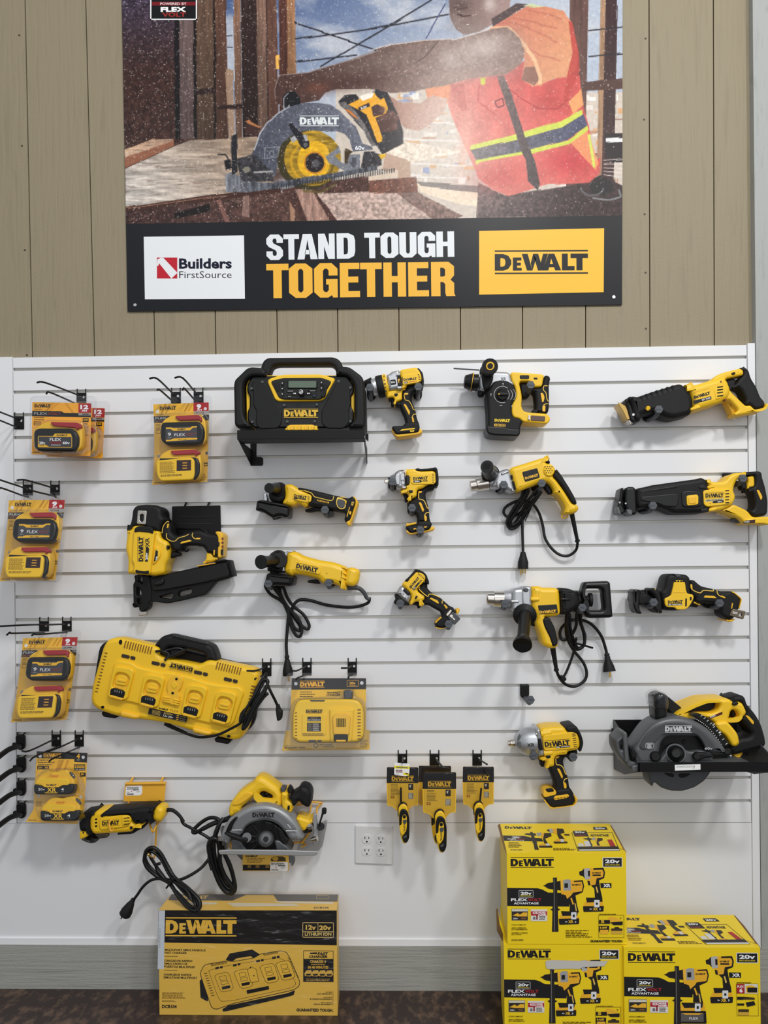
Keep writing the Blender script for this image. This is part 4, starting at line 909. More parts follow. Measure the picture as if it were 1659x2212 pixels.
# carded pocket tools, drawn once and carried to each card
def pocket(quad, d, label, blade, tag=False):
    plane(Plane(Vector((0, -d/1000, 0)), Vector((0, -1, 0)))); fq((590, 365, 1055, 935), *quad)
    thing('carded_pocket_tool', label, 'pocket tool', 820, 370, 0, 'pocket tools on black and yellow cards')
    part('card', M('card_stock_yellow', (220, 174, 44), .4), pr([(600, 368), (1045, 370), (1055, 385), (1050, 930), (990, 925), (940, 960), (905, 1010), (740, 1010), (690, 955), (650, 935), (600, 930), (590, 600)], -1.2, 0, .2, 3))
    I = Ink(.05)
    I.poly(K_, [(600, 368), (1045, 370), (1054, 385), (1055, 600), (592, 600), (595, 380)], R=6); I.logo((216, 168, 50), 665, 492, 322, 0, 86)
    I.lines((80, 60, 34), 655, 620, 110, 2, 18, 8); I.lines((80, 60, 34), 652, 665, 130, 3, 18, 8); I.lines((80, 60, 34), 652, 722, 150, 3, 18, 8); I.rect((90, 30, 20), 652, 785, 702, 822); I.rect((214, 150, 50), 660, 792, 694, 814)
    I.rect((44, 38, 34), 908, 610, 980, 702); I.poly((200, 190, 180), [(915, 640), (950, 620), (940, 670)]); I.rect((120, 112, 100), 908, 742, 980, 830); I.lines((220, 210, 196), 914, 750, 60, 6, 13, 6)
    I.build('card_print', mat=INKG)
    # the folded pocket tool itself
    h = part('tool_body', YEL, pr([(760, 960), (800, 905), (850, 895), (890, 930), (915, 1060), (925, 1200), (925, 1340), (905, 1440), (870, 1478), (830, 1470), (795, 1380), (770, 1180)], 2, 24, 4, 10))
    part('side_plate', BLG, pr([(775, 1050), (800, 985), (850, 975), (895, 1010), (925, 1120), (922, 1400), (890, 1468), (840, 1462), (812, 1380), (860, 1340), (890, 1200), (885, 1100), (850, 1055), (815, 1080), (805, 1210), (775, 1215)], 20, 31, 2.5, 8), parent=h)
    part('inlay', YEL, pr([(815, 1090), (835, 1058), (865, 1055), (885, 1090), (888, 1230), (870, 1320), (820, 1362), (780, 1290), (782, 1215), (808, 1205)], 22, 32, 1.5, 6), parent=h)
    part('pivot', BLG, pr(ell(850, 1090, 24, 26, n=16), 30, 34, 1, 0), parent=h)
    part('button', GRY, pr([(822, 1138), (885, 1130), (885, 1170), (860, 1202), (835, 1195)], 30, 34, 1, 4), pr([(835, 1385), (885, 1350), (885, 1385), (868, 1402), (838, 1405)], 30, 33.5, 1, 3), parent=h)
    I = Ink(32.2); I.text(K_, 'DEWALT', 838, 1206, 122, 26, 90, .03); I.build('tool_lettering', parent=h)
    part('jaws', BLG, pr([(750, 965), (765, 915), (810, 880), (850, 878), (890, 910), (900, 990), (850, 1020), (790, 1040), (775, 1100), (752, 1080)], 6, 20, 3, 6), parent=h)
    if blade: part('blade', BLG, pr([(785, 670), (800, 660), (812, 672), (815, 880), (785, 890)] if blade == 1 else [(855, 690), (868, 680), (880, 692), (862, 880), (836, 890)], 14, 20, 1.5, 4), parent=h)
    part('blister', CLR, pr([(610, 380), (1040, 382), (1040, 905), (960, 930), (910, 985), (895, 960), (850, 860), (790, 860), (745, 960), (730, 960), (700, 935), (610, 905)], .4, 5, 2, 8, back=False))
    if tag:
        part('price_tag', STK, pr([(705, 300), (930, 318), (920, 480), (880, 500), (700, 480)], 8, 9, .2, 4))
        I = Ink(9.1); I.poly((226, 206, 40), [(704, 345), (928, 358), (926, 395), (702, 385)]); I.lines((70, 80, 90), 730, 362, 170, 1, 9, 14, 0, 3); I.lines((120, 60, 60), 725, 405, 100, 2, 22, 16, 0, 3); I.lines((150, 150, 150), 722, 462, 60, 1, 9, 10)
        I.poly((226, 206, 40), [(838, 445), (918, 455), (912, 492), (830, 480)]); I.poly((30, 28, 28), [(860, 450), (910, 462), (905, 474), (870, 466)]); I.build('tag_print', parent=None, mat=INK)
    plane(); fr()
def card_quad(dx, dy, s=1.): 
    # offset in crop units from the front middle card
    x, y = 822+dx, 650+dy
    return px((820, 1610), 6.38, (x-232*s, y-285*s), (x+233*s, y-285*s), (x+233*s, y+285*s), (x-232*s, y+285*s))
pocket(card_quad(-62, -95, .97), 70, 'rear carded pocket tool, mostly hidden behind the middle card', 0)
pocket(card_quad(0, 0, 1.0), 130, 'front carded pocket tool in the middle of the three card hooks', 0)
pocket(card_quad(-507, -82, .945), 95, 'carded pocket tool with a yellow and white price tag, nearest the wall outlet', 1, True)
pocket(card_quad(537, -95, .93), 105, 'rightmost carded pocket tool, with no price tag, nearest the stacked boxes', 2)
TRM = M('cream_yellow_trim', (232, 192, 84), .45)
# ================================================================ jobsite radio on its shelf
fr(500, 760, 5.53)
thing('radio_shelf', 'black metal wall shelf under the jobsite radio', 'shelf', 830, 1040, 0)
part('front_lip', BLM, prr(68, 936, 1590, 1042, 212, 216, .8, 1))
a, b = w3(68, 1042, 215), w3(1590, 1042, 215)
part('tray', BLM, boxw(a.x, b.x, -.215, -.14, a.z-.0015, a.z+.001), smooth=False)
V = [Vector((a.x+o, y, z)) for o in (0, .002) for y, z in ((-.215, a.z+.002), (-.003, a.z+.002), (-.003, w3(225, 1362, 0).z), (-.02, w3(225, 1362, 0).z))]
part('side_bracket', BLM, (V, [(0, 1, 2, 3), (7, 6, 5, 4), (0, 4, 5, 1), (1, 5, 6, 2), (2, 6, 7, 3), (3, 7, 4, 0)]), smooth=False)
V = [Vector((b.x+o-.004, y, z)) for o in (0, .002) for y, z in ((-.215, a.z+.002), (-.003, a.z+.002), (-.003, w3(225, 1355, 0).z), (-.02, w3(225, 1355, 0).z))]
part('side_bracket', BLM, (V, [(0, 1, 2, 3), (7, 6, 5, 4), (0, 4, 5, 1), (1, 5, 6, 2), (2, 6, 7, 3), (3, 7, 4, 0)]), smooth=False)
part('wall_flange', BLM, pr([(226, 1030), (298, 1030), (298, 1256), (360, 1258), (378, 1275), (378, 1345), (365, 1360), (226, 1360)], .6, 3, .4, 0))
part('wall_flange', BLM, pr([(1600, 965), (1636, 985), (1636, 1065), (1600, 1035)], .6, 3, .4, 0))
thing('jobsite_radio', 'black and yellow jobsite radio with carry handle standing on the wall shelf', 'radio', 830, 936, 120)
CAGE = BLK
part('roll_cage', CAGE, pr([(62, 430), (75, 376), (215, 240), (270, 222), (400, 232), (445, 285), (432, 335), (262, 325), (168, 408), (180, 825), (290, 936), (72, 936)], 60, 208, 9, 12))
part('roll_cage', CAGE, pr([(1262, 300), (1272, 236), (1330, 215), (1420, 222), (1565, 330), (1592, 392), (1606, 880), (1590, 936), (1396, 936), (1484, 842), (1482, 430), (1400, 322), (1262, 315)], 60, 208, 9, 12))
part('housing', BLG, pr([(268, 328), (398, 324), (1248, 320), (1388, 320), (1470, 428), (1470, 520), (1440, 560), (1440, 690), (1470, 740), (1470, 852), (1395, 936), (292, 936), (218, 858), (218, 740), (245, 690), (245, 560), (218, 520), (212, 432)], 70, 192, 5, 6))
part('yellow_trim', YEL, pr([(258, 320), (398, 314), (1248, 312), (1395, 312), (1478, 425), (1478, 858), (1398, 936), (282, 936), (208, 862), (202, 430)], 74, 182, 2, 6))
part('speaker_grille', BLK, pr([(250, 352), (388, 346), (470, 480), (560, 640), (600, 700), (600, 850), (560, 915), (340, 925), (290, 860), (300, 700), (260, 640), (262, 470), (240, 430)], 186, 197, 3, 14))
part('speaker_grille', BLK, pr([(1262, 345), (1385, 342), (1445, 430), (1415, 470), (1425, 640), (1400, 700), (1410, 850), (1340, 920), (1130, 915), (1075, 850), (1075, 700), (1110, 640), (1190, 500)], 186, 197, 3, 14))
part('control_panel', YEL, pr([(428, 345), (610, 285), (1085, 282), (1250, 335), (1212, 400), (1115, 575), (1060, 600), (570, 604), (528, 580)], 150, 200, 4, 10))
part('panel_face', BLG, pr([(468, 352), (612, 315), (1080, 312), (1200, 354), (1078, 565), (1040, 574), (625, 572), (570, 552)], 190, 204, 2.5, 6))
part('display_frame', BLG, prr(668, 338, 1030, 438, 200, 208, 2, 3))
part('display', M('grey_green_display', (84, 98, 84), .2), prr(682, 348, 1012, 430, 203, 208.6, .6, 2))
k = part('knob', BLG, lathe((832, 490, 204), (832, 486, 226), [(0, 9.5), (.15, 10), (.9, 9), (1, 7.5)], 24)); part('knob_cap', SIL, pr(ell(829, 477, 27, 27), 224, 227.2, .6, 0), parent=k)
for P in ([(590, 350), (625, 345), (625, 405), (592, 405)], [(590, 418), (625, 418), (625, 470), (594, 470)], [(590, 484), (622, 484), (620, 535), (594, 530)], [(1060, 345), (1090, 345), (1090, 400), (1060, 400)], [(1060, 410), (1088, 410), (1082, 470), (1060, 470)], [(720, 478), (775, 476), (778, 515), (722, 517)], [(892, 476), (958, 476), (955, 515), (890, 517)], [(660, 455), (745, 452), (745, 480), (662, 485)], [(905, 452), (1020, 452), (1018, 470), (910, 474)], [(660, 510), (715, 520), (700, 552), (670, 548)], [(965, 510), (1018, 505), (1005, 545), (970, 550)], [(510, 370), (560, 352), (575, 365), (570, 470), (550, 470)]): part('button', BLK, pr(P, 202, 207, 1.2, 2))
part('port_cover', BLK, pr([(1100, 385), (1150, 400), (1120, 540), (1070, 545), (1065, 520), (1105, 470)], 202, 212, 2.5, 4))
part('vent', YLD, pr([(627, 936), (690, 872), (980, 870), (1048, 936)], 190, 198, 2, 5))
for x in (668, 750, 835, 920, 990): part('vent_rib', YEL, prr(x, 884, x+36, 936, 194, 203, 1.5, 1))
part('handle', BLK, pr([(345, 232), (385, 120), (440, 80), (1232, 72), (1302, 112), (1352, 225), (1256, 275), (1236, 192), (1190, 164), (560, 168), (496, 186), (470, 262), (452, 320), (425, 290)], 95, 142, 9, 16))
for x, y in ((370, 362), (240, 440), (630, 640), (1020, 632), (1280, 355), (1420, 430), (250, 840), (668, 835), (995, 832), (1420, 832)): part('screw', GRY, pr(ell(x, y, 17, n=14), 188, 199, .8, 0))
I = Ink(197.6); I.logo((206, 168, 60), 627, 680, 408, 0); I.build('maker_lettering')
I = Ink(227.4); I.poly((60, 60, 62), ell(829, 477, 15)); I.poly((200, 200, 200), ell(829, 477, 10)); I.poly((60, 60, 62), [(825, 458), (833, 458), (833, 478), (825, 478)]); I.build('knob_mark')
I = Ink(207.2); I.lines((190, 190, 190), 672, 466, 66, 1, 9, 6, 0); I.lines((190, 190, 190), 938, 464, 64, 1, 9, 6, 0); I.text((190, 190, 190), 'INPUT', 676, 540, 36, 10)
for P in ([(735, 497), (752, 487), (752, 507)], [(752, 497), (769, 487), (769, 507)], [(905, 487), (922, 497), (905, 507)], [(922, 487), (939, 497), (922, 507)]): I.poly((210, 210, 210), P, 0)
I.text((70, 110, 170), '*', 978, 548, 26, 26, 0, .04)
for x, y in ((600, 380), (600, 445), (600, 510), (1068, 372), (1068, 438)): I.text((190, 190, 190), '1', x, y, 12, 14)
I.build('button_marks')
# ---------------------------------------------------------------- cordless hammer drill
def mini_screw(x, y, r, d): return pr(ell(x, y, r, n=12), d-4, d, .5, 0)
fr(770, 770, 8.295)
thing('hammer_drill', 'yellow cordless hammer drill with silver gearbox hanging right of the jobsite radio', 'cordless drill', 800, 450, 55)
part('chuck', BLG, lathe((130, 510, 58), (285, 470, 58), [(0, 9), (.2, 13), (.9, 17), (1, 18)]))
part('chuck_sleeve', SIL, lathe((278, 560, 58), (375, 540, 58), [(0, 25), (.1, 27), (.9, 28), (1, 27)]))
part('collar', BLK, lathe((365, 555, 58), (520, 520, 58), [(0, 30), (.08, 35), (.5, 36), (.92, 35), (1, 33)]))
part('torque_ring', YEL, lathe((480, 535, 58), (560, 515, 58), [(0, 34), (.15, 36), (.85, 36.5), (1, 35)]))
part('gearbox', SIL, pr([(540, 345), (590, 335), (630, 290), (770, 262), (782, 330), (800, 600), (590, 640), (560, 560)], 24, 92, 11, 6))
part('gearbox_label', BLG, pr([(600, 425), (700, 410), (715, 500), (612, 515)], 84, 94, 1.5, 3)); part('mode_selector', BLG, pr([(722, 370), (770, 362), (790, 520), (745, 530)], 84, 95, 2, 5))
part('motor_housing', YEL, pr([(770, 268), (940, 240), (1080, 220), (1150, 300), (1175, 400), (1160, 480), (1060, 505), (905, 525), (890, 590), (800, 610), (815, 560), (795, 420)], 18, 96, 8, 8))
part('nameplate', YEL, pr([(815, 350), (1100, 305), (1150, 330), (1155, 460), (840, 515), (815, 480)], 90, 98.6, 1.5, 6))
part('rear_cap', BLK, pr([(880, 285), (1060, 248), (1110, 230), (1155, 280), (1195, 370), (1210, 480), (1195, 545), (1160, 580), (1150, 500), (1170, 420), (1150, 330), (1095, 290), (890, 328)], 20, 94, 6, 6))
part('trigger_housing', YEL, pr([(560, 640), (800, 605), (890, 580), (830, 620), (815, 690), (818, 790), (780, 810), (710, 830), (690, 890), (670, 880), (680, 780), (655, 745), (555, 760), (542, 730)], 32, 84, 6, 8))
part('trigger', BLK, pr([(560, 755), (650, 745), (685, 775), (680, 890), (640, 900), (620, 890), (620, 800), (580, 775)], 42, 74, 6, 8))
part('grip', BLK, pr([(815, 640), (900, 590), (905, 530), (1060, 505), (1185, 490), (1200, 590), (1100, 630), (1000, 660), (985, 760), (1010, 860), (1060, 980), (1080, 1120), (1130, 1230), (1110, 1290), (870, 1280), (880, 1200), (855, 1080), (800, 980), (770, 890), (700, 890), (715, 850), (790, 820), (820, 790)], 34, 82, 9, 10))
part('battery_foot', BLK, pr([(650, 1262), (840, 1255), (880, 1200), (1090, 1190), (1135, 1260), (1125, 1380), (750, 1420), (700, 1415), (628, 1310)], 28, 90, 7, 10))
part('foot_rail', YLD, pr([(625, 1300), (640, 1300), (720, 1410), (1085, 1370), (1100, 1300), (1150, 1310), (1185, 1360), (1160, 1395), (1080, 1420), (740, 1465), (700, 1440), (630, 1340)], 30, 86, 3, 6))
parts('trim_line', TRM, *[tb([p+(83,) for p in P], 1.3, 3, n=6) for P in ([(925, 665), (860, 668), (870, 775), (940, 800), (985, 870), (1020, 950), (1050, 960)], [(1070, 1035), (1025, 1040), (1000, 1080), (990, 1100)])])
parts('grip_badge', YLD, pr([(840, 858), (880, 855), (965, 1000), (940, 1060), (925, 1020)], 78, 84, 1, 4), pr([(990, 1100), (1020, 1090), (1035, 1180), (1005, 1185)], 76, 83.5, 1, 4), pr([(865, 670), (935, 655), (920, 690), (875, 695)], 78, 84, 1, 3))
part('forward_switch', BLG, pr([(672, 665), (742, 658), (738, 705), (690, 712)], 80, 88, 2, 4))
parts('gear_screw', SIL, *[lathe((x, y, 92), (x+70, y-8, 92), [(0, 6), (1, 6)], 12) for x, y in ((738, 568), (715, 330))])
I = Ink(98.7); I.logo(K_, 838, 385, 240, -5, 62, False); I.rect(K_, 808, 370, 830, 510); I.poly(K_, [(850, 455), (920, 446), (922, 480), (852, 490)]); I.text(W_, '20V', 856, 482, 58, 20, -5, .02); I.poly(R_, [(935, 455), (1080, 432), (1080, 442), (935, 466)])
for y, x in ((315, 1100), (355, 1112), (395, 1116), (440, 1120)): I.poly((70, 50, 20), [(x, y), (x+28, y+8), (x+26, y+28), (x+2, y+20)])
I.build('nameplate_print')
I = Ink(95.1); I.text(W_, '20v', 612, 480, 84, 32, -6, .02); I.poly((230, 170, 60), [(738, 405), (775, 400), (778, 430), (762, 432), (768, 470), (752, 472), (748, 430), (740, 430)]); I.build('gearbox_print')
I = Ink(95); a0 = (58)
for k, t in enumerate('1 3 5 7 9'.split()): I.text(K_, t, 535-k*7, 640-k*66, 34, 30, -80, .03)
I.build('torque_numbers')
I = Ink(90.2); I.poly((230, 186, 40), [(780, 1335), (810, 1305), (1050, 1278), (1040, 1300)]); I.poly((230, 190, 60), [(958, 1325), (1035, 1312), (1030, 1345), (985, 1355), (960, 1345)]); I.poly(K_, ell(995, 1332, 9)); I.build('foot_print')
# ---------------------------------------------------------------- rotary hammer
fr(960, 760, 6.636)
thing('rotary_hammer', 'black and yellow rotary hammer with side handle and depth rod, top row', 'rotary hammer', 800, 500, 55)
part('tool_holder', BLG, lathe((280, 425, 60), (480, 445, 60), [(0, 14), (.05, 20), (.3, 24), (.5, 27), (.55, 29), (.62, 30), (.66, 26), (1, 27)]))
part('holder_ring', YLD, lathe((388, 432, 60), (402, 434, 60), [(0, 29.5), (1, 29.5)]))
part('gear_housing', SIL, pr([(500, 330), (700, 300), (930, 312), (955, 440), (1000, 500), (700, 520), (640, 560), (520, 590), (490, 480)], 22, 94, 10, 8))
part('motor_housing', BLK, pr([(680, 450), (800, 425), (900, 440), (985, 500), (1020, 600), (1010, 700), (960, 760), (950, 880), (975, 960), (1060, 968), (1115, 1010), (1080, 1080), (1060, 1230), (700, 1215), (600, 1190), (585, 1100), (615, 1060), (610, 850), (590, 600), (640, 540)], 16, 98, 8, 10))
part('base_cap', BLG, pr([(600, 1080), (860, 1095), (900, 1115), (1080, 1125), (1060, 1232), (700, 1216), (605, 1195), (582, 1110)], 14, 101, 5, 8))
part('frame', YEL, pr([(930, 308), (1180, 325), (1420, 345), (1400, 430), (1385, 520), (1255, 525), (1250, 480), (1200, 440), (1075, 440), (1060, 480), (1100, 640), (1090, 800), (1120, 870), (1200, 885), (1470, 905), (1510, 985), (1460, 1050), (1110, 1020), (1060, 970), (975, 960), (948, 880), (960, 750), (1020, 660), (1000, 520), (955, 440)], 26, 90, 5, 8))
part('grip', BLK, pr([(1432, 345), (1490, 355), (1512, 390), (1490, 480), (1495, 760), (1480, 905), (1210, 885), (1290, 860), (1300, 760), (1280, 600), (1235, 575), (1250, 535), (1385, 520), (1400, 430)], 34, 84, 9, 10))
part('trigger', BLK, pr([(1080, 460), (1160, 445), (1220, 500), (1235, 600), (1190, 670), (1110, 665), (1095, 600)], 40, 76, 6, 10))
part('side_handle', BLK, lathe((620, 300, 60), (655, 205, 190), [(0, 22), (.1, 27), (.25, 20), (.8, 22), (.92, 25), (1, 23)]))
parts('handle_ring', YLD, lathe((655, 205, 186), (657, 202, 192), [(0, 12.5), (1, 12.5)]), lathe((640, 240, 40), (640, 240, 44), [(0, 5), (1, 5)]))
part('handle_bore', BLG, lathe((656, 204, 190), (657, 203, 193), [(0, 8.5), (1, 8.5)]))
part('clamp_band', BLK, pr([(515, 330), (620, 310), (690, 340), (690, 420), (640, 540), (570, 580), (540, 500), (530, 400)], 30, 104, 6, 8))
part('lower_clamp', BLK, lathe((520, 560, 70), (520, 650, 70), [(0, 9), (.7, 11), (1, 7)]))
part('depth_rod', GRY, tb([(132, 238, 62), (500, 262, 62)], 2.3, 1))
part('mode_dial', BLG, lathe((830, 612, 96), (834, 612, 110), [(0, 18), (.8, 17), (1, 15)])); part('dial_bar', BLG, pr([(755, 600), (790, 580), (915, 585), (915, 630), (790, 630)], 106, 117, 3, 6))
parts('frame_boss', SIL, lathe((890, 460, 84), (960, 465, 84), [(0, 5), (.2, 8), (1, 8)]), lathe((888, 780, 86), (965, 790, 86), [(0, 5), (.2, 8), (1, 8)]))
part('belt_hook', M('brown_steel_clip', (84, 62, 54), .45), pr([(1240, 912), (1445, 925), (1440, 1000), (1240, 990)], 84, 92, 1.5, 2)); part('hook_clamp', CHR, pr([(1200, 905), (1232, 905), (1232, 985), (1192, 975)], 84, 94, 1.5, 2))
parts('trim_line', TRM, *[tb([p+(85,) for p in P], 1.4, 3, n=6) for P in ([(1480, 490), (1425, 492), (1420, 550), (1455, 590), (1470, 680), (1490, 712)], [(1490, 745), (1440, 752), (1412, 785), (1412, 850)])])
parts('grip_badge', YLD, pr([(1375, 590), (1410, 590), (1438, 650), (1420, 720), (1400, 728)], 80, 86, 1, 4), pr([(1412, 780), (1448, 765), (1445, 860), (1410, 855)], 80, 85.5, 1, 5))
parts('top_slot', BLG, prr(1078, 335, 1215, 392, 84, 91, 1.5, 3), pr([(1275, 370), (1335, 370), (1335, 400), (1280, 400)], 84, 91, 1.5, 3))
I = Ink(98.2); I.logo((220, 190, 50), 720, 950, 222, 2, 58, False); I.poly((214, 170, 50), [(715, 1030), (870, 1035), (878, 1060), (860, 1082), (725, 1078), (712, 1055)], R=2)
for k in range(7): I.rect((40, 34, 30), 732+k*20, 1036, 742+k*20, 1076)
for k in range(3): I.poly((150, 150, 152), ell(835+k*24, 615, 100+k*22, 100+k*8, n=10, a0=-42, a1=42)+ell(825+k*24, 615, 100+k*22, 100+k*8, n=10, a0=-42, a1=42)[::-1], 0)
for P in (ell(830, 612, 122, 122, n=30, a0=70, a1=310),): I.poly((170, 170, 172), P+ell(830, 612, 114, 114, n=30, a0=70, a1=310)[::-1], 0)
I.text((180, 180, 180), 'T', 828, 480, 24, 30, 0, .05); I.text((180, 180, 180), 'T', 655, 630, 24, 30, 0, .05); I.lines((180, 180, 180), 790, 765, 40, 1, 9, 9, 0); I.build('housing_print')
I = Ink(94.2); I.text(K_, 'XR', 805, 406, 78, 42, 2, .02); I.build('gear_print')
I = Ink(117.2); I.poly((220, 180, 50), [(762, 605), (790, 592), (790, 618)]); I.build('dial_mark')
# ---------------------------------------------------------------- older reciprocating saw, top right
fr(1320, 770, 4.894)
thing('reciprocating_saw', 'tilted cordless reciprocating saw with ribbed black boot, top right corner', 'reciprocating saw', 800, 400, 55)
part('boot', BLK, pr([(185, 440), (220, 430), (260, 440), (420, 385), (650, 315), (710, 298), (755, 330), (820, 400), (848, 500), (840, 580), (815, 630), (640, 672), (550, 655), (480, 615), (420, 605), (300, 635), (285, 690), (250, 700), (215, 640)], 16, 98, 16, 12))
parts('boot_rib', BLK, *[pr([(x, y), (x+26, y-9), (x+36, y+60), (x+10, y+66)], 60, 99, 5, 5) for x, y in ((300, 424), (350, 404), (405, 386), (460, 366), (515, 350), (570, 332), (625, 316))])
parts('shoe', BLG, pr([(128, 470), (150, 455), (205, 540), (250, 690), (220, 715), (185, 680)], 24, 90, 6, 6), pr([(165, 440), (200, 430), (250, 520), (300, 640), (295, 695), (255, 705), (190, 520)], 28, 88, 8, 8))
part('shoe_plate', M('worn_brass_plate', (176, 146, 84), .35, metal=.7), pr([(58, 510), (75, 498), (140, 535), (205, 670), (155, 685), (110, 590)], 30, 84, 2, 3))
parts('blade_tip', CHR, pr([(72, 480), (90, 476), (100, 505), (78, 502)], 56, 60, .5, 0), pr([(155, 685), (205, 668), (230, 712), (190, 722)], 30, 80, 2, 3))
part('motor_housing', YEL, pr([(755, 305), (830, 320), (900, 305), (1040, 262), (1150, 230), (1200, 270), (1240, 370), (1215, 450), (1120, 510), (960, 560), (820, 600), (848, 500), (815, 400), (790, 345)], 14, 100, 16, 10))
part('rear_housing', YEL, pr([(1040, 262), (1090, 215), (1160, 185), (1340, 138), (1375, 160), (1378, 210), (1330, 220), (1190, 248), (1185, 290), (1225, 350), (1250, 390), (1400, 535), (1450, 525), (1500, 580), (1600, 555), (1610, 500), (1635, 510), (1630, 550), (1590, 580), (1400, 620), (1300, 640), (1265, 620), (1330, 580), (1220, 460), (1150, 500), (1080, 400)], 28, 88, 7, 8))
part('lower_strut', YLD, pr([(1200, 470), (1240, 480), (1380, 555), (1270, 625), (1255, 590)], 30, 70, 6, 6))
part('grip', BLK, pr([(1340, 130), (1400, 122), (1440, 160), (1460, 240), (1520, 330), (1560, 440), (1610, 490), (1600, 555), (1500, 575), (1450, 522), (1390, 520), (1410, 470), (1350, 350), (1260, 340), (1230, 385), (1205, 300), (1290, 320), (1340, 240), (1378, 210), (1378, 160)], 32, 84, 9, 10))
part('trigger', BLK, pr([(1195, 270), (1280, 228), (1310, 260), (1305, 320), (1250, 345), (1210, 320)], 40, 74, 6, 8))
part('lock_button', BLG, pr([(1268, 178), (1295, 165), (1315, 170), (1310, 190), (1280, 195)], 84, 91, 1.5, 3))
part('knob', YEL, lathe((390, 550, 92), (390, 550, 106), [(0, 8), (.6, 7.5), (1, 5)])); part('pivot', STK, lathe((236, 615, 86), (236, 615, 94), [(0, 4), (1, 4)], 12))
parts('housing_rib', YEL, pr([(838, 545), (935, 518), (945, 545), (840, 575)], 90, 103, 2.5, 4), pr([(800, 340), (880, 345), (878, 355), (800, 372)], 90, 101, 1.5, 2))
part('vent_boss', YEL, pr([(1080, 340), (1150, 305), (1200, 330), (1195, 400), (1150, 450), (1100, 460)], 86, 101.5, 3, 8))
for y in (320, 350, 380, 415): parts('vent_slot', BLM, pr([(1118, y), (1185, y-8), (1180, y+5), (1122, y+14)], 96, 102.2, .4, 2))
for x, y in ((1155, 270), (1205, 460)): part('screw_hole', M('red_brown_hole', (120, 60, 30), .6), pr(ell(x, y, 10, n=12), 84, 101, .4, 0))
I = Ink(100.4); I.logo(K_, 870, 410, 178, -15.5, 46, False, skew=.0); I.poly(K_, [(868, 468), (1058, 420), (1062, 452), (872, 505)]); I.text(W_, '20V MAX', 962, 470, 96, 20, -15, .01); I.poly((190, 150, 30), [(850, 385), (1040, 335), (1041, 338), (850, 389)]); I.build('housing_print')
# ---------------------------------------------------------------- brushless reciprocating saw
fr(1320, 1000, 4.894)
thing('reciprocating_saw', 'level cordless reciprocating saw with smooth black nose and yellow square button, second row right', 'reciprocating saw', 800, 400, 55)
part('nose', BLK, pr([(250, 275), (330, 262), (420, 240), (870, 178), (940, 160), (985, 190), (1010, 260), (1000, 320), (985, 460), (1025, 480), (1020, 520), (930, 535), (760, 540), (640, 540), (560, 500), (470, 470), (390, 480), (270, 495), (245, 400)], 14, 98, 14, 12))
parts('nose_panel', BLG, pr([(320, 355), (690, 320), (720, 340), (700, 470), (560, 460), (500, 430), (310, 400)], 92, 100, 3, 8), pr([(380, 290), (680, 235), (700, 265), (400, 305)], 90, 99, 2.5, 6))
part('boot_pad', BLG, pr([(740, 310), (800, 290), (960, 300), (965, 450), (900, 470), (750, 470)], 92, 101, 3, 8))
parts('shoe', BLG, pr([(135, 275), (165, 258), (230, 260), (250, 300), (260, 520), (240, 555), (180, 555), (140, 500), (125, 380)], 22, 92, 8, 10)); part('shoe_fork', BLG, pr([(88, 275), (115, 262), (110, 350), (95, 440), (135, 510), (110, 550), (60, 540), (50, 490), (70, 400)], 26, 88, 5, 5))
parts('shoe_face', GMT, pr([(52, 480), (72, 460), (90, 520), (105, 555), (60, 540)], 60, 92, 2, 3), pr([(150, 490), (215, 500), (215, 555), (165, 545)], 60, 94, 2, 4)); parts('blade_clamp', SIL, lathe((155, 428, 88), (155, 428, 95), [(0, 3), (1, 3)], 10), lathe((92, 418, 85), (92, 418, 90), [(0, 3), (1, 3)], 10))
part('motor_housing', YEL, pr([(975, 175), (1050, 212), (1170, 205), (1210, 150), (1270, 115), (1400, 105), (1405, 128), (1350, 140), (1285, 215), (1260, 300), (1290, 360), (1260, 440), (1200, 480), (1110, 515), (1030, 515), (1025, 470), (980, 455), (975, 300), (1010, 280), (1000, 220)], 16, 96, 9, 10))
part('nameplate', YEL, pr([(970, 300), (1000, 285), (1245, 280), (1262, 310), (1265, 420), (1235, 440), (1010, 465), (978, 440)], 90, 101, 2.5, 8))
part('top_boss', YEL, pr([(1010, 245), (1090, 240), (1100, 260), (1020, 275)], 88, 98, 3, 4)); part('rail', YEL, pr([(1030, 480), (1110, 470), (1118, 485), (1100, 505), (1032, 515)], 84, 98, 3, 4))
parts('latch_cover', BLG, pr([(915, 240), (985, 232), (1005, 250), (1005, 280), (930, 278)], 86, 100, 3, 6), pr([(940, 485), (1020, 475), (1025, 515), (945, 520)], 84, 99, 3, 6))
b = part('square_button', YEL, pr([(795, 345), (905, 335), (920, 350), (920, 440), (810, 452), (800, 440)], 94, 106, 2, 5)); part('button_pad', YLD, pr([(812, 358), (895, 348), (902, 430), (818, 440)], 100, 108, 3, 4), parent=b)
part('lower_strut', YEL, pr([(1125, 500), (1220, 470), (1270, 440), (1420, 510), (1470, 580), (1659, 568), (1659, 625), (1600, 640), (1390, 650), (1340, 590)], 24, 86, 7, 8))
part('foot_plate', YEL, pr([(1395, 600), (1480, 585), (1640, 575), (1668, 600), (1660, 640), (1640, 660), (1580, 645), (1400, 650), (1380, 630)], 20, 92, 4, 6)); part('foot_foil', GRY, pr([(1275, 585), (1340, 590), (1400, 640), (1360, 640), (1290, 620)], 30, 60, 3, 4))
part('grip', BLK, pr([(1392, 105), (1540, 90), (1572, 105), (1580, 160), (1610, 260), (1638, 400), (1632, 560), (1480, 578), (1440, 515), (1490, 490), (1500, 420), (1480, 330), (1440, 290), (1420, 285), (1500, 255), (1500, 140), (1408, 132)], 30, 86, 9, 10))
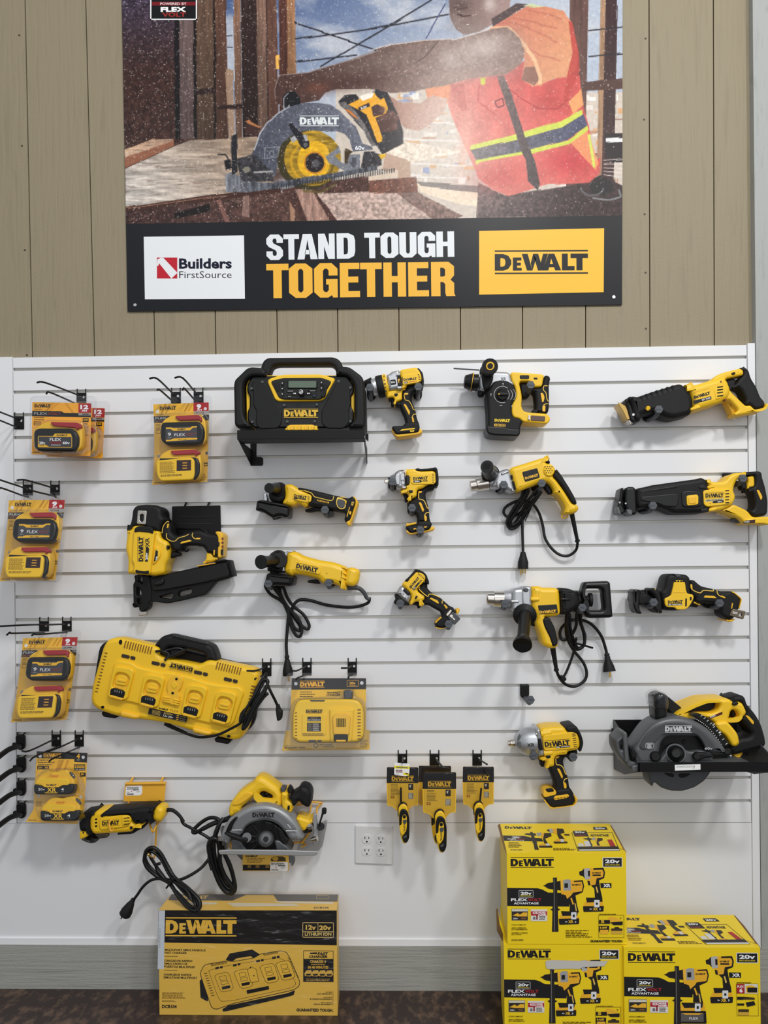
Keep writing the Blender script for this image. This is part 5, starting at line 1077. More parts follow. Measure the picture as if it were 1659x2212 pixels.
parts('trigger_guard', YEL, pr([(1420, 150), (1495, 135), (1502, 255), (1440, 265), (1425, 285), (1420, 240), (1435, 200)], 36, 80, 5, 6)); part('trigger', BLK, pr([(1300, 200), (1350, 185), (1420, 200), (1430, 260), (1410, 290), (1370, 285), (1360, 240), (1290, 240)], 42, 74, 6, 8))
parts('grip_badge', YLD, pr([(1535, 285), (1560, 285), (1600, 360), (1582, 400), (1565, 360)], 80, 88, 1, 4))
for y in (292, 325, 357, 388, 420): parts('vent_slot', BLM, pr([(1205, y-3), (1248, y-6), (1246, y+5), (1206, y+8)], 96, 101.8, .3, 2))
I = Ink(101.2); I.logo(K_, 997, 318, 192, -1.5, 56, True); I.poly((180, 174, 150), [(998, 388), (1188, 375), (1190, 400), (1000, 412)]); I.text(K_, 'BRUSHLESS', 1010, 405, 165, 17, -3.5, .02); I.poly(K_, [(1070, 415), (1090, 400), (1190, 393), (1190, 418), (1080, 425)]); I.text(W_, '20V', 1125, 417, 50, 14, -3, .02); I.poly((170, 80, 30), [(1035, 428), (1062, 424), (1048, 434)]); I.build('nameplate_print')
I = Ink(92.2); I.poly(K_, [(1395, 630), (1420, 610), (1525, 598), (1522, 635), (1400, 640)], R=3); I.text(W_, 'FLEX', 1412, 632, 54, 14, -5, .02); I.text((120, 40, 40), 'VOLT', 1468, 627, 50, 14, -5, .02); I.build('foot_print')
# ================================================================ framing nailer and its wall bracket
fr(260, 1070, 6.381)
thing('nailer_bracket', 'flat black slotted wall bracket behind the framing nailer', 'bracket', 1045, 110, 0)
part('plate', BLM, pr([(712, 152), (1378, 138), (1388, 560), (720, 560)], 8, 12, .6, 1))
for y in (290, 385): parts('slot_rim', BLG, pr([(810, y), (1290, y-4), (1290, y+12), (810, y+14)], 11, 13.5, .5, 2))
for x in (900, 1215): part('tab', BLM, tb([(x+10, 95, -6), (x, 120, 6), (x-10, 150, 9)], 3.2, 3))
part('lower_arm', BLM, tb([(790, 458, 12), (930, 462, 40), (1110, 460, 60), (1200, 520, 60)], 3.5, 4)); part('side_arm', BLM, tb([(790, 470, 12), (860, 540, 60)], 3.2, 2))
thing('framing_nailer', 'yellow cordless framing nailer with long black nail magazine', 'nail gun', 700, 700, 55)
part('top_cap', BLK, pr([(155, 440), (190, 330), (200, 210), (245, 150), (380, 132), (540, 145), (605, 200), (608, 300), (650, 340), (620, 380), (585, 440), (578, 500), (470, 490), (300, 420), (180, 470), (120, 460), (125, 435)], 10, 100, 12, 12))
part('belt_clip', CHR, pr([(240, 205), (368, 212), (350, 405), (228, 395)], 98, 104, 2, 3, holes=[[(270, 275), (300, 258), (325, 270), (320, 350), (295, 368), (268, 345)]]))
part('body', YEL, pr([(115, 460), (180, 470), (190, 430), (240, 405), (420, 415), (465, 445), (475, 490), (575, 490), (580, 600), (690, 640), (700, 760), (690, 880), (650, 960), (640, 1080), (500, 1110), (420, 1100), (180, 1085), (130, 1080), (140, 880), (100, 740), (125, 560)], 10, 98, 12, 10))
part('front_cover', YEL, pr([(195, 470), (470, 480), (480, 540), (430, 950), (420, 1095), (180, 1080), (190, 950), (160, 900), (185, 520)], 90, 108, 5, 8))
part('grille', BLK, pr([(190, 515), (200, 450), (250, 425), (420, 428), (460, 470), (450, 535), (410, 515), (250, 500)], 100, 112, 3, 6)); part('lower_grille', BLK, pr([(208, 1022), (250, 1035), (350, 1045), (396, 1030), (392, 1088), (210, 1072)], 102, 111, 2, 4))
part('side_panel', YEL, pr([(480, 720), (520, 700), (560, 780), (550, 850), (480, 940), (445, 950)], 92, 105, 3, 6)); part('lock_pin', BLG, pr([(640, 690), (672, 690), (668, 748), (640, 745)], 84, 101, 2, 4))
part('grip', BLK, pr([(590, 440), (640, 360), (680, 370), (720, 430), (720, 520), (780, 570), (940, 520), (1100, 480), (1240, 540), (1340, 545), (1400, 570), (1400, 850), (1330, 850), (1280, 800), (1200, 800), (1190, 720), (1080, 690), (880, 690), (840, 780), (730, 760), (700, 640), (580, 590)], 26, 88, 10, 10))
part('trigger', BLK, pr([(705, 790), (740, 762), (825, 790), (828, 835), (760, 845), (720, 868), (700, 860)], 40, 74, 5, 6)); parts('trigger_guard', BLG, tb([(840, 715, 56), (900, 770, 56), (935, 760, 56), (930, 735, 56)], 3, 4), tb([(1080, 690, 56), (1150, 700, 56), (1195, 760, 56)], 3, 4))
parts('battery_rail', YLD, pr([(1320, 510), (1380, 495), (1440, 540), (1420, 850), (1380, 870), (1360, 840), (1370, 580)], 22, 92, 4, 8)); parts('rail_slot', M('rail_dark_red', (110, 44, 30), .5), *[prr(1395, y, 1420, y+34, 88, 93, .6, 3) for y in (580, 635, 690)]); part('rail_latch', BLG, pr([(1335, 645), (1372, 640), (1370, 705), (1345, 708), (1330, 680)], 80, 94, 2, 4), pr([(1385, 750), (1415, 735), (1410, 830), (1385, 820)], 80, 94, 2, 4))
part('rear_leg', YEL, pr([(1195, 780), (1270, 795), (1290, 850), (1385, 865), (1300, 910), (1130, 945), (1190, 890)], 40, 80, 6, 6)); parts('foot', YEL, pr([(480, 1090), (640, 1030), (635, 1090), (480, 1115)], 40, 80, 5, 4))
part('magazine', BLM, pr([(410, 1130), (620, 1090), (1090, 985), (1440, 900), (1525, 885), (1582, 1110), (1480, 1150), (1330, 1190), (1180, 1370), (900, 1440), (660, 1490), (440, 1460), (330, 1420), (340, 1240)], 34, 66, 3, 4, holes=[[(545, 1400), (720, 1348), (742, 1362), (735, 1405), (690, 1432), (560, 1412)], [(810, 1330), (970, 1290), (1000, 1300), (990, 1350), (830, 1400), (800, 1390)]]))
part('magazine_rail', BLK, pr([(420, 1150), (1060, 1010), (1460, 920), (1520, 1110), (1180, 1200), (640, 1300), (450, 1320)], 60, 76, 4, 6)); part('magazine_pad', YLD, pr([(1060, 968), (1310, 930), (1315, 942), (1065, 985)], 60, 80, 2, 3)); part('pusher', BLG, pr([(455, 1190), (590, 1140), (610, 1180), (590, 1230), (470, 1250)], 70, 84, 4, 6)); parts('rear_stop', BLK, pr([(1305, 915), (1430, 880), (1465, 885), (1460, 905), (1320, 930)], 50, 82, 3, 4), pr([(1500, 900), (1525, 890), (1580, 1110), (1550, 1120)], 30, 80, 3, 3))
part('nose', BLM, pr([(200, 1100), (410, 1105), (440, 1300), (440, 1460), (410, 1480), (410, 1550), (350, 1600), (275, 1595), (270, 1530), (230, 1490), (225, 1545), (200, 1550), (175, 1500), (195, 1480), (190, 1220), (220, 1180)], 30, 70, 4, 5, holes=[[(245, 1105), (318, 1110), (318, 1230), (300, 1200), (245, 1180)], [(240, 1265), (270, 1275), (300, 1320), (305, 1385), (235, 1385)], [(250, 1425), (295, 1425), (300, 1500), (270, 1505), (245, 1480)]]))
parts('contact_tip', CHR, pr([(262, 1600), (365, 1598), (360, 1660), (345, 1650), (300, 1665), (262, 1655)], 36, 66, 2, 2)); part('driver_guide', SIL, pr([(240, 1100), (320, 1105), (318, 1250), (245, 1240)], 24, 34, 1, 0)); part('spring', SIL, tb([(215+(k % 2)*20, 1105+k*9, 66) for k in range(11)], 1.3, 3, n=6))
parts('trim_line', TRM, *[tb([p+(89,) for p in P], 1.4, 3, n=6) for P in ([(575, 520), (590, 430), (640, 365), (670, 368)], [(640, 520), (640, 590), (700, 630), (760, 628), (800, 590), (900, 560), (940, 535)], [(1000, 515), (990, 560), (1030, 600), (1105, 600)])])
parts('grip_badge', YLD, pr([(825, 665), (840, 640), (960, 612), (990, 632), (840, 668)], 84, 90, 1, 3), pr([(1030, 598), (1060, 585), (1108, 588), (1100, 608), (1050, 610)], 84, 90, 1, 3), pr([(650, 390), (672, 390), (660, 450), (640, 455)], 84, 91, 1, 4), pr([(1285, 752), (1305, 752), (1298, 830), (1283, 825)], 84, 91, 1, 3))
I = Ink(108.2); I.logo(K_, 238, 912, 342, -90, 88); I.text(K_, 'XR', 398, 712, 130, 56, -90, .03); I.poly(K_, [(340, 915), (350, 712), (370, 700), (398, 735), (378, 915)]); I.text(W_, '20v', 376, 890, 100, 30, -90, .04); I.build('front_print')
I = Ink(105.2); I.poly(K_, [(488, 750), (518, 772), (512, 880), (458, 922)]); I.text(W_, 'XR', 505, 900, 60, 22, -80, .03); I.build('side_print')
# ---------------------------------------------------------------- cordless angle grinder
fr(540, 1020, 6.636)
thing('angle_grinder', 'black and yellow cordless angle grinder with battery rail, under the radio', 'angle grinder', 800, 400, 55)
part('body', YEL, pr([(500, 185), (600, 175), (660, 210), (690, 230), (880, 330), (880, 420), (830, 500), (780, 510), (740, 470), (690, 455), (640, 490), (580, 490), (460, 460), (520, 370)], 18, 94, 12, 10)); part('nameplate', YEL, pr([(630, 290), (860, 318), (885, 345), (875, 420), (840, 440), (612, 395)], 88, 98, 2, 8))
part('gear_head', BLK, pr([(335, 165), (420, 152), (490, 175), (530, 250), (530, 330), (490, 410), (420, 450), (300, 420), (270, 320)], 22, 90, 10, 10)); part('head_bracket', SIL, pr([(195, 300), (240, 310), (262, 420), (240, 425), (200, 410)], 40, 70, 3, 5))
part('side_handle', BLG, lathe((400, 250, 70), (275, 228, 170), [(0, 20), (.15, 22), (.5, 17), (.85, 15), (1, 15.5)])); part('handle_bore', BLM, lathe((275, 228, 169), (274, 227.5, 171), [(0, 12), (1, 12)])); part('handle_flange', BLK, lathe((440, 275, 60), (395, 252, 92), [(0, 24), (.5, 27), (1, 21)]))
part('guard', BLG, pr([(105, 500), (115, 430), (150, 412), (560, 500), (580, 530), (572, 640), (540, 662), (430, 630), (350, 670), (300, 640), (190, 570), (95, 555)], 20, 108, 10, 10)); part('guard_rim', BLG, pr([(120, 425), (180, 410), (440, 455), (570, 495), (575, 520), (150, 440)], 18, 112, 3, 5)); part('spindle_nut', BLK, lathe((380, 630, 66), (392, 668, 66), [(0, 16), (1, 13)])); part('guard_lever', SIL, pr([(200, 360), (250, 350), (255, 420), (205, 415)], 60, 84, 2, 4))
part('grip', BLK, pr([(685, 235), (720, 226), (900, 262), (1200, 335), (1290, 355), (1420, 385), (1475, 345), (1530, 400), (1440, 700), (1380, 725), (1355, 690), (1380, 600), (1340, 575), (1200, 550), (1000, 500), (860, 490), (835, 460), (880, 420), (885, 350), (850, 310), (760, 290), (700, 270)], 24, 92, 9, 10))
part('paddle', BLK, pr([(790, 545), (810, 530), (960, 500), (1050, 505), (1100, 560), (960, 560), (850, 578), (800, 570)], 40, 72, 5, 6)); part('paddle_foot', BLG, lathe((1170, 610, 30), (1150, 600, 86), [(0, 9), (1, 10)]))
parts('battery_rail', YLD, pr([(1480, 345), (1525, 380), (1560, 440), (1470, 690), (1440, 775), (1400, 765), (1382, 710), (1440, 690), (1520, 440)], 20, 88, 4, 6)); part('vent_frame', TRM, pr([(1250, 360), (1275, 358), (1380, 400), (1370, 520), (1300, 538), (1250, 500), (1230, 430)], 86, 94, 1, 5)); part('vent_block', GRY, pr([(1262, 380), (1365, 405), (1355, 510), (1300, 520), (1262, 490), (1245, 430)], 88, 96, 1.5, 5)); part('wheel', YLD, pr([(1360, 400), (1388, 410), (1378, 465), (1360, 440)], 88, 97, 1.5, 3))
parts('trim_line', TRM, *[tb([p+(92,) for p in P], 1.4, 3, n=6) for P in ([(770, 262), (880, 300), (920, 350), (1000, 372), (1170, 408), (1200, 340)], [(1300, 355), (1380, 368)])]); parts('grip_badge', YLD, pr([(705, 250), (765, 262), (770, 270), (720, 268)], 86, 93, 1, 3), pr([(955, 390), (1138, 430), (1130, 450), (970, 420)], 86, 93.5, 1, 3), pr([(1425, 495), (1435, 500), (1395, 645), (1382, 640)], 86, 93.5, 1, 2), pr([(1425, 560), (1455, 560), (1448, 612), (1420, 605)], 86, 93.5, 1, 3))
I = Ink(98.2); I.logo(K_, 638, 305, 180, 10, 58, False); I.rect(K_, 632, 358, 684, 388); I.poly(K_, [(690, 368), (805, 386), (802, 402), (690, 382)]); I.lines(K_, 825, 350, 26, 4, 20, 9, 0)
I.build('nameplate_print'); I = Ink(93.8); I.text(K_, 'BRUSHLESS', 972, 412, 145, 17, 12, .02); I.text((230, 190, 90), 'XR', 1475, 490, 70, 36, -72, .02); I.build('grip_print')
# ---------------------------------------------------------------- corded angle grinder
fr(540, 1170, 5.925)
thing('angle_grinder', 'all-yellow corded angle grinder with black cord looped under it', 'angle grinder', 800, 350, 55)
part('body', YEL, pr([(490, 135), (560, 120), (640, 150), (680, 180), (900, 238), (1070, 262), (1180, 300), (1250, 330), (1240, 560), (1240, 625), (1190, 615), (1130, 560), (1050, 540), (930, 540), (890, 480), (700, 430), (570, 420), (540, 445), (440, 390), (470, 260)], 16, 96, 18, 12)); part('nameplate', YEL, pr([(600, 255), (915, 320), (900, 425), (580, 360)], 88, 98.5, 1.5, 6))
part('collar', SIL, pr([(440, 150), (490, 120), (580, 115), (500, 140), (465, 260), (440, 400), (430, 250)], 22, 90, 4, 6)); part('rear_cap', YEL, pr([(1250, 345), (1300, 325), (1390, 355), (1408, 400), (1385, 520), (1340, 575), (1260, 565), (1215, 540), (1225, 440)], 14, 98, 14, 10)); part('rear_disc', YEL, pr([(1365, 380), (1400, 395), (1395, 490), (1365, 525), (1352, 460)], 40, 92, 4, 8)); parts('rear_fin', YEL, *[pr([(x, y), (1245, y+22), (1240, y+40), (x+10, y+14)], 84, 97, 2, 3) for x, y in ((1170, 320), (1170, 390), (1155, 445))])
part('gear_head', BLK, pr([(250, 180), (330, 140), (400, 155), (450, 210), (460, 300), (440, 400), (300, 385), (225, 380), (240, 250)], 24, 94, 12, 10)); part('handle_flange', BLG, lathe((350, 235, 60), (380, 235, 100), [(0, 30), (.7, 32), (1, 24)]))
part('side_handle', BLG, lathe((355, 240, 80), (140, 262, 175), [(0, 19), (.1, 17), (.75, 18), (.9, 21), (1, 22)])); part('handle_bore', BLM, lathe((141, 262, 174), (139, 262.3, 176), [(0, 15), (1, 15)]))
part('guard', BLG, pr([(215, 480), (230, 410), (280, 400), (560, 440), (572, 470), (560, 555), (520, 570), (340, 560), (280, 575), (190, 550)], 14, 110, 12, 10)); part('guard_rim', BLG, pr([(285, 425), (565, 450), (570, 475), (290, 450)], 12, 114, 3, 5))
part('switch', BLK, pr([(735, 510), (755, 492), (860, 480), (900, 540), (860, 540), (750, 528)], 40, 74, 6, 6)); part('peg_saddle', BLG, pr([(1020, 482), (1065, 490), (1075, 520), (1050, 540), (1010, 520)], 70, 100, 4, 6))
part('strain_relief', GRY, tb([(1250, 592, 56), (1370, 590, 52), (1450, 640, 46), (1495, 720, 40), (1530, 735, 38)], 8, 6, taper=6))
parts('cord', BLK, tb([(1530, 715, 38), (1500, 790, 32), (1300, 840, 26), (1000, 815, 22), (780, 755, 20), (640, 745, 22), (560, 810, 22), (540, 900, 16), (600, 960, 16), (660, 1080, 16), (650, 1200, 16), (590, 1200, 16), (520, 1060, 18), (490, 880, 22), (400, 760, 26), (270, 680, 30), (210, 600, 38), (200, 555, 48), (260, 540, 60), (340, 600, 48), (420, 760, 30), (520, 880, 20), (610, 1010, 14), (680, 1090, 14), (740, 1120, 14), (755, 1060, 14), (680, 930, 16), (560, 830, 20), (480, 720, 30), (430, 590, 44), (390, 560, 44), (400, 700, 34), (560, 960, 12), (640, 1080, 10), (630, 1140, 10), (560, 1090, 10), (500, 940, 12), (400, 720, 24), (300, 580, 40), (330, 560, 44), (430, 760, 30), (490, 880, 24), (480, 1100, 22), (465, 1300, 22), (472, 1470, 24)], 5.2, 6))
part('plug', BLK, lathe((472, 1450, 24), (488, 1720, 30), [(0, 6), (.1, 8), (.2, 6), (.22, 8), (.3, 9), (.7, 16), (.95, 17), (1, 15)])); parts('plug_pin', BRS, tb([(492, 1715, 30), (500, 1790, 30)], 3, 1, n=8), tb([(485, 1715, 26), (488, 1775, 26)], 2, 1, n=8))
I = Ink(98.7); I.logo(K_, 603, 268, 280, 13, 82); I.build('nameplate_print'); I = Ink(97); I.poly(K_, [(975, 398), (990, 402), (990, 410), (975, 406)]); I.build('housing_mark')
# ---------------------------------------------------------------- gun-shaped impact tools share a builder
def gun_grip(P, foot, rail, badge, lines, D=82):
    part('grip', BLK, pr(P, 34, D, 9, 10)); part('battery_foot', BLK, pr(foot, 28, 92, 7, 10))
    for r in rail: part('foot_rail', YLD, pr(r, 26, 88, 3, 6))
    for b in badge: parts('grip_badge', YLD, pr(b, D-6, D+2, 1, 4))
    for l in lines: parts('trim_line', TRM, tb([p+(D+.5,) for p in l], 1.5, 3, n=6))
fr(810, 990, 10.37)
thing('impact_wrench', 'small silver-nosed cordless impact wrench with square anvil, middle of the second row', 'impact wrench', 800, 400, 55)
part('anvil', CHR, prr(208, 478, 330, 558, 48, 62, 2, 2)); part('anvil_collar', SIL, lathe((340, 470, 56), (430, 465, 56), [(0, 11), (.4, 13), (1, 17)]))
part('hammer_case', SIL, pr([(405, 420), (450, 330), (520, 280), (660, 262), (690, 480), (700, 700), (560, 715), (470, 680), (450, 560), (400, 500)], 18, 94, 12, 10)); parts('case_band', SIL, pr([(455, 345), (555, 335), (560, 600), (470, 600), (445, 480)], 84, 96, 3, 8), pr([(565, 340), (660, 335), (672, 600), (580, 590)], 86, 97, 2, 6))
parts('case_boss', CHR, lathe((590, 322, 88), (660, 310, 88), [(0, 4), (.1, 7), (1, 7)], 14), lathe((610, 660, 88), (690, 655, 88), [(0, 4), (.1, 7), (1, 7)], 14)); part('bumper', BLG, pr([(685, 380), (750, 375), (780, 410), (780, 570), (745, 605), (700, 605)], 84, 99, 3, 6))
part('housing', YEL, pr([(680, 270), (890, 248), (1000, 300), (1290, 290), (1360, 340), (1370, 540), (1330, 575), (1180, 600), (1060, 690), (940, 715), (930, 880), (790, 930), (745, 1000), (750, 820), (700, 790), (590, 790), (560, 740), (710, 715), (700, 480)], 18, 96, 9, 10)); parts('housing_boss', YEL, lathe((690, 305, 86), (825, 305, 86), [(0, 8), (.9, 8), (1, 5)], 16), lathe((710, 650, 88), (860, 645, 88), [(0, 8), (.9, 8), (1, 5)], 16))
part('nameplate', YEL, pr([(790, 350), (1280, 345), (1350, 330), (1362, 540), (1320, 580), (800, 590)], 88, 98.5, 2, 8)); part('rear_cap', BLK, pr([(890, 260), (960, 235), (1040, 262), (1290, 232), (1360, 212), (1395, 260), (1415, 400), (1420, 600), (1400, 640), (1340, 630), (1380, 540), (1365, 340), (1290, 288), (1040, 300), (920, 315)], 20, 97, 6, 6)); part('rear_pad', BLK, pr([(1345, 350), (1395, 340), (1410, 540), (1360, 560)], 80, 99, 3, 5))
part('trigger', BLK, pr([(610, 800), (690, 800), (750, 850), (735, 980), (660, 980), (665, 880)], 42, 74, 6, 8)); part('forward_switch', BLG, pr([(750, 715), (850, 710), (848, 775), (765, 775)], 86, 100, 2, 5))
gun_grip([(740, 1000), (790, 935), (935, 885), (945, 720), (1060, 695), (1180, 605), (1400, 560), (1410, 630), (1340, 650), (1310, 715), (1170, 740), (1130, 800), (1140, 920), (1200, 1110), (1225, 1380), (1260, 1460), (940, 1440), (945, 1340), (910, 1250), (740, 1260), (725, 1100)],
         [(690, 1530), (940, 1490), (960, 1420), (1230, 1410), (1280, 1480), (1220, 1610), (780, 1690), (690, 1580)], [[(690, 1535), (705, 1450), (760, 1470), (920, 1435), (935, 1480), (720, 1530)], [(685, 1600), (780, 1680), (1210, 1610), (1240, 1545), (1310, 1530), (1340, 1570), (1320, 1610), (1220, 1640), (790, 1712), (760, 1700)]],
         [[(975, 990), (1030, 985), (1105, 1160), (1070, 1215)], [(1095, 1290), (1140, 1280), (1165, 1330), (1155, 1410), (1115, 1410)], [(965, 740), (1060, 735), (1040, 780), (975, 785)]], [[(975, 780), (985, 910), (1050, 925), (1110, 970), (1170, 1110), (1200, 1120)], [(1215, 1215), (1150, 1225), (1105, 1290)]])
parts('foot_slot', YLD, pr([(855, 1575), (925, 1560), (930, 1585), (865, 1605)], 88, 93.5, 1, 3), pr([(1090, 1530), (1165, 1525), (1160, 1550), (1100, 1560)], 88, 93.5, 1, 3))
I = Ink(98.7); I.logo(K_, 850, 405, 330, -2.5, 92, False); I.poly(K_, [(862, 492), (1030, 485), (1060, 515), (1025, 540), (865, 548)]); I.text(W_, '20v', 885, 532, 120, 32, -2, .03); I.text(K_, 'XR', 1060, 525, 128, 44, -2, .03)
for y in (350, 385, 422, 460, 498, 535): I.poly((80, 56, 20), [(1275, y), (1325, y-4), (1322, y+10), (1285, y+12)])
I.build('nameplate_print'); I = Ink(97.2); I.text(K_, 'XR', 570, 518, 86, 40, 0, .02); I.build('case_print')
# ---------------------------------------------------------------- corded drill
fr(1000, 970, 6.144)
thing('corded_drill', 'bright yellow corded drill with keyed chuck and bundled black cord', 'drill', 800, 350, 55)
part('chuck', CHR, lathe((92, 495, 58), (375, 445, 58), [(0, 12), (.03, 17), (.3, 17.5), (.33, 22), (.85, 23), (.88, 19), (1, 19)])); part('spindle_neck', SIL, lathe((340, 455, 58), (440, 430, 58), [(0, 20), (.5, 25), (1, 27)]))
part('gearbox', SIL, pr([(430, 330), (500, 290), (600, 262), (630, 340), (700, 580), (650, 600), (570, 560), (520, 500), (430, 540), (380, 500), (400, 420)], 20, 92, 12, 10)); parts('gear_rib', SIL, pr([(500, 320), (600, 285), (612, 310), (510, 350)], 86, 97, 3, 5), pr([(430, 440), (510, 415), (520, 500), (470, 540)], 80, 96, 4, 6))
part('side_handle', BLG, lathe((370, 330, 70), (318, 232, 165), [(0, 24), (.1, 26), (.4, 22), (.55, 20), (.8, 19), (.95, 20.5), (1, 19)])); part('handle_bore', BLM, lathe((318, 232, 164), (317, 231, 166), [(0, 11), (1, 11)])); part('handle_clamp', BLG, lathe((345, 330, 50), (375, 330, 88), [(0, 26), (.8, 29), (1, 22)]))
part('body', YEL, pr([(595, 262), (800, 205), (1000, 140), (1110, 110), (1142, 120), (1140, 150), (1095, 160), (1090, 195), (1160, 205), (1215, 260), (1210, 320), (1180, 370), (1230, 420), (1330, 560), (1430, 720), (1510, 745), (1528, 800), (1490, 850), (1420, 870), (1320, 870), (1345, 790), (1300, 700), (1240, 620), (1185, 600), (1190, 560), (1150, 490), (1090, 440), (990, 470), (800, 545), (690, 590), (640, 420)], 16, 94, 14, 12)); part('grip_pad', BLK, pr([(1180, 360), (1215, 310), (1230, 270), (1300, 360), (1400, 520), (1480, 660), (1505, 738), (1440, 735), (1380, 620), (1290, 480)], 40, 97, 6, 8)); part('top_latch', BLK, pr([(1095, 165), (1135, 150), (1150, 200), (1110, 200)], 40, 92, 4, 5))
part('fan_vent', YEL, pr(ell(1140, 285, 74, 84, n=24), 84, 99, 5, 0)); part('vent_holes', BLM, *[pr(ell(1090+c*30+(r % 2)*14, 235+r*27, 7, n=8), 90, 99.6, .2, 0) for r in range(4) for c in range(4) if not (c == 3 and r % 2)])
part('nameplate', BLG, pr([(785, 305), (985, 252), (1022, 378), (825, 436)], 88, 96.5, 1.5, 3)); part('trigger', BLK, pr([(1085, 455), (1130, 460), (1188, 560), (1180, 598), (1140, 605), (1070, 510)], 42, 72, 6, 6)); parts('housing_slot', BLM, pr([(634, 345), (655, 342), (664, 398), (645, 404)], 84, 95, .6, 1), pr([(655, 428), (675, 422), (705, 532), (685, 540)], 84, 95, .6, 1)); part('key_loop', YLD, tb([(1330, 870, 60), (1310, 905, 60), (1330, 918, 60), (1385, 900, 60), (1390, 870, 60)], 2.2, 4, n=8))
part('strain_relief', BLK, lathe((1445, 860, 58), (1522, 1230, 40), [(0, 8), (.1, 7.5), (.93, 5.5), (.94, 8), (1, 8)]))
parts('cord', BLG, tb([(1522, 1230, 40), (1500, 1340, 30), (1400, 1415, 24), (1280, 1400, 20), (1170, 1310, 18), (1090, 1180, 16), (1060, 1020, 16), (1010, 850, 22), (930, 735, 36), (840, 690, 42), (720, 690, 36), (580, 760, 26), (540, 840, 22), (600, 900, 20), (720, 870, 26), (830, 780, 40), (960, 640, 56), (1030, 540, 62), (1010, 500, 66), (930, 600, 60), (820, 760, 44), (720, 940, 26), (640, 1030, 18), (580, 980, 16), (640, 840, 26), (760, 660, 44), (840, 540, 60), (870, 560, 64), (800, 700, 52), (660, 900, 30), (620, 1000, 22), (680, 1050, 18), (780, 960, 24), (870, 800, 38), (960, 640, 50), (1000, 560, 58), (900, 640, 52), (815, 760, 40), (790, 900, 30), (790, 1100, 24), (798, 1370, 26)], 4.6, 6)); parts('cord', BLG, tb([(800, 545, 66), (770, 660, 56), (640, 860, 34), (590, 990, 22), (640, 1058, 18), (730, 1010, 20), (850, 820, 38), (960, 680, 52), (1040, 560, 62)], 5.4, 6), tb([(860, 540, 70), (800, 670, 58), (690, 860, 40), (630, 960, 30), (660, 1010, 26), (740, 960, 28)], 5.4, 6)); parts('cord_tie', BLG, tb([(745, 675, 70), (830, 715, 72), (910, 745, 60), (900, 790, 40), (825, 955, 30)], 2, 5, n=6))
part('plug', BLK, lathe((798, 1365, 28), (798, 1590, 30), [(0, 8), (.06, 8), (.1, 9), (.5, 15), (.6, 17), (1, 17)])); parts('plug_pin', BRS, *[tb([(x, 1580, 30), (x, 1580+l, 30)], 2.4, 1, n=8) for x, l in ((768, 92), (795, 72), (828, 72))])
I = Ink(96.7); I.logo((220, 170, 60), 818, 365, 180, -15, 48, False); I.build('nameplate_print')
# ---------------------------------------------------------------- tilted impact driver
fr(830, 1210, 8.295)
thing('impact_driver', 'small cordless impact driver hanging tilted nose down, steel belt clip at its foot', 'impact driver', 800, 600, 55)
part('nose', BLK, pr([(180, 625), (200, 600), (250, 630), (370, 720), (450, 790), (440, 812), (340, 800), (290, 860), (265, 840), (240, 790), (205, 800), (160, 745), (205, 705)], 24, 88, 8, 8)); part('gear_case', SIL, pr([(300, 440), (400, 500), (500, 640), (430, 770), (360, 740), (270, 650), (205, 590)], 18, 94, 12, 10)); part('bumper', BLG, pr([(350, 510), (380, 500), (475, 590), (450, 630), (420, 625), (330, 545)], 84, 99, 3, 6))
part('housing', YEL, pr([(305, 440), (410, 330), (540, 205), (610, 200), (700, 245), (745, 310), (735, 370), (590, 500), (600, 560), (725, 660), (715, 705), (670, 740), (680, 830), (660, 790), (620, 740), (560, 740), (480, 805), (440, 785), (500, 640), (380, 510)], 18, 95, 9, 10)); part('nameplate', YEL, pr([(450, 450), (610, 215), (690, 240), (740, 300), (725, 360), (545, 550)], 88, 98.5, 2, 8)); part('rear_cap', BLK, pr([(360, 370), (420, 320), (540, 195), (540, 165), (580, 162), (680, 205), (760, 300), (800, 370), (800, 430), (775, 440), (730, 400), (745, 310), (690, 240), (610, 205), (560, 215), (480, 310), (440, 390), (410, 405)], 20, 96, 6, 6)); part('forward_switch', BLG, pr([(545, 680), (570, 635), (600, 640), (590, 680), (560, 700)], 84, 99, 2, 4)); part('trigger', BLK, pr([(500, 795), (570, 735), (640, 765), (660, 800), (640, 860), (600, 870), (585, 820), (540, 795)], 42, 74, 6, 6))
gun_grip([(590, 500), (720, 385), (775, 440), (770, 500), (850, 590), (990, 660), (1100, 760), (1180, 830), (1250, 850), (1240, 930), (1100, 980), (1020, 1000), (1010, 930), (900, 870), (780, 800), (690, 810), (670, 745), (725, 690), (720, 640), (600, 560)],
         [(900, 1140), (960, 1080), (1030, 1020), (1040, 930), (1150, 860), (1230, 840), (1290, 960), (1110, 1180), (1060, 1220), (920, 1190)], [[(905, 1120), (950, 1060), (1020, 1010), (1035, 1025), (960, 1090), (925, 1140)], [(1270, 880), (1340, 860), (1350, 890), (1310, 970), (1290, 960)], [(900, 1190), (960, 1200), (1060, 1205), (1095, 1180), (1100, 1190), (1060, 1228), (960, 1225)]],
         [[(810, 690), (835, 670), (965, 725), (985, 785), (940, 770)], [(1060, 800), (1090, 792), (1140, 850), (1115, 880)]], [[(640, 480), (625, 520), (770, 650), (800, 615), (870, 615), (1000, 670)], [(1060, 720), (1035, 745), (1040, 780)]])
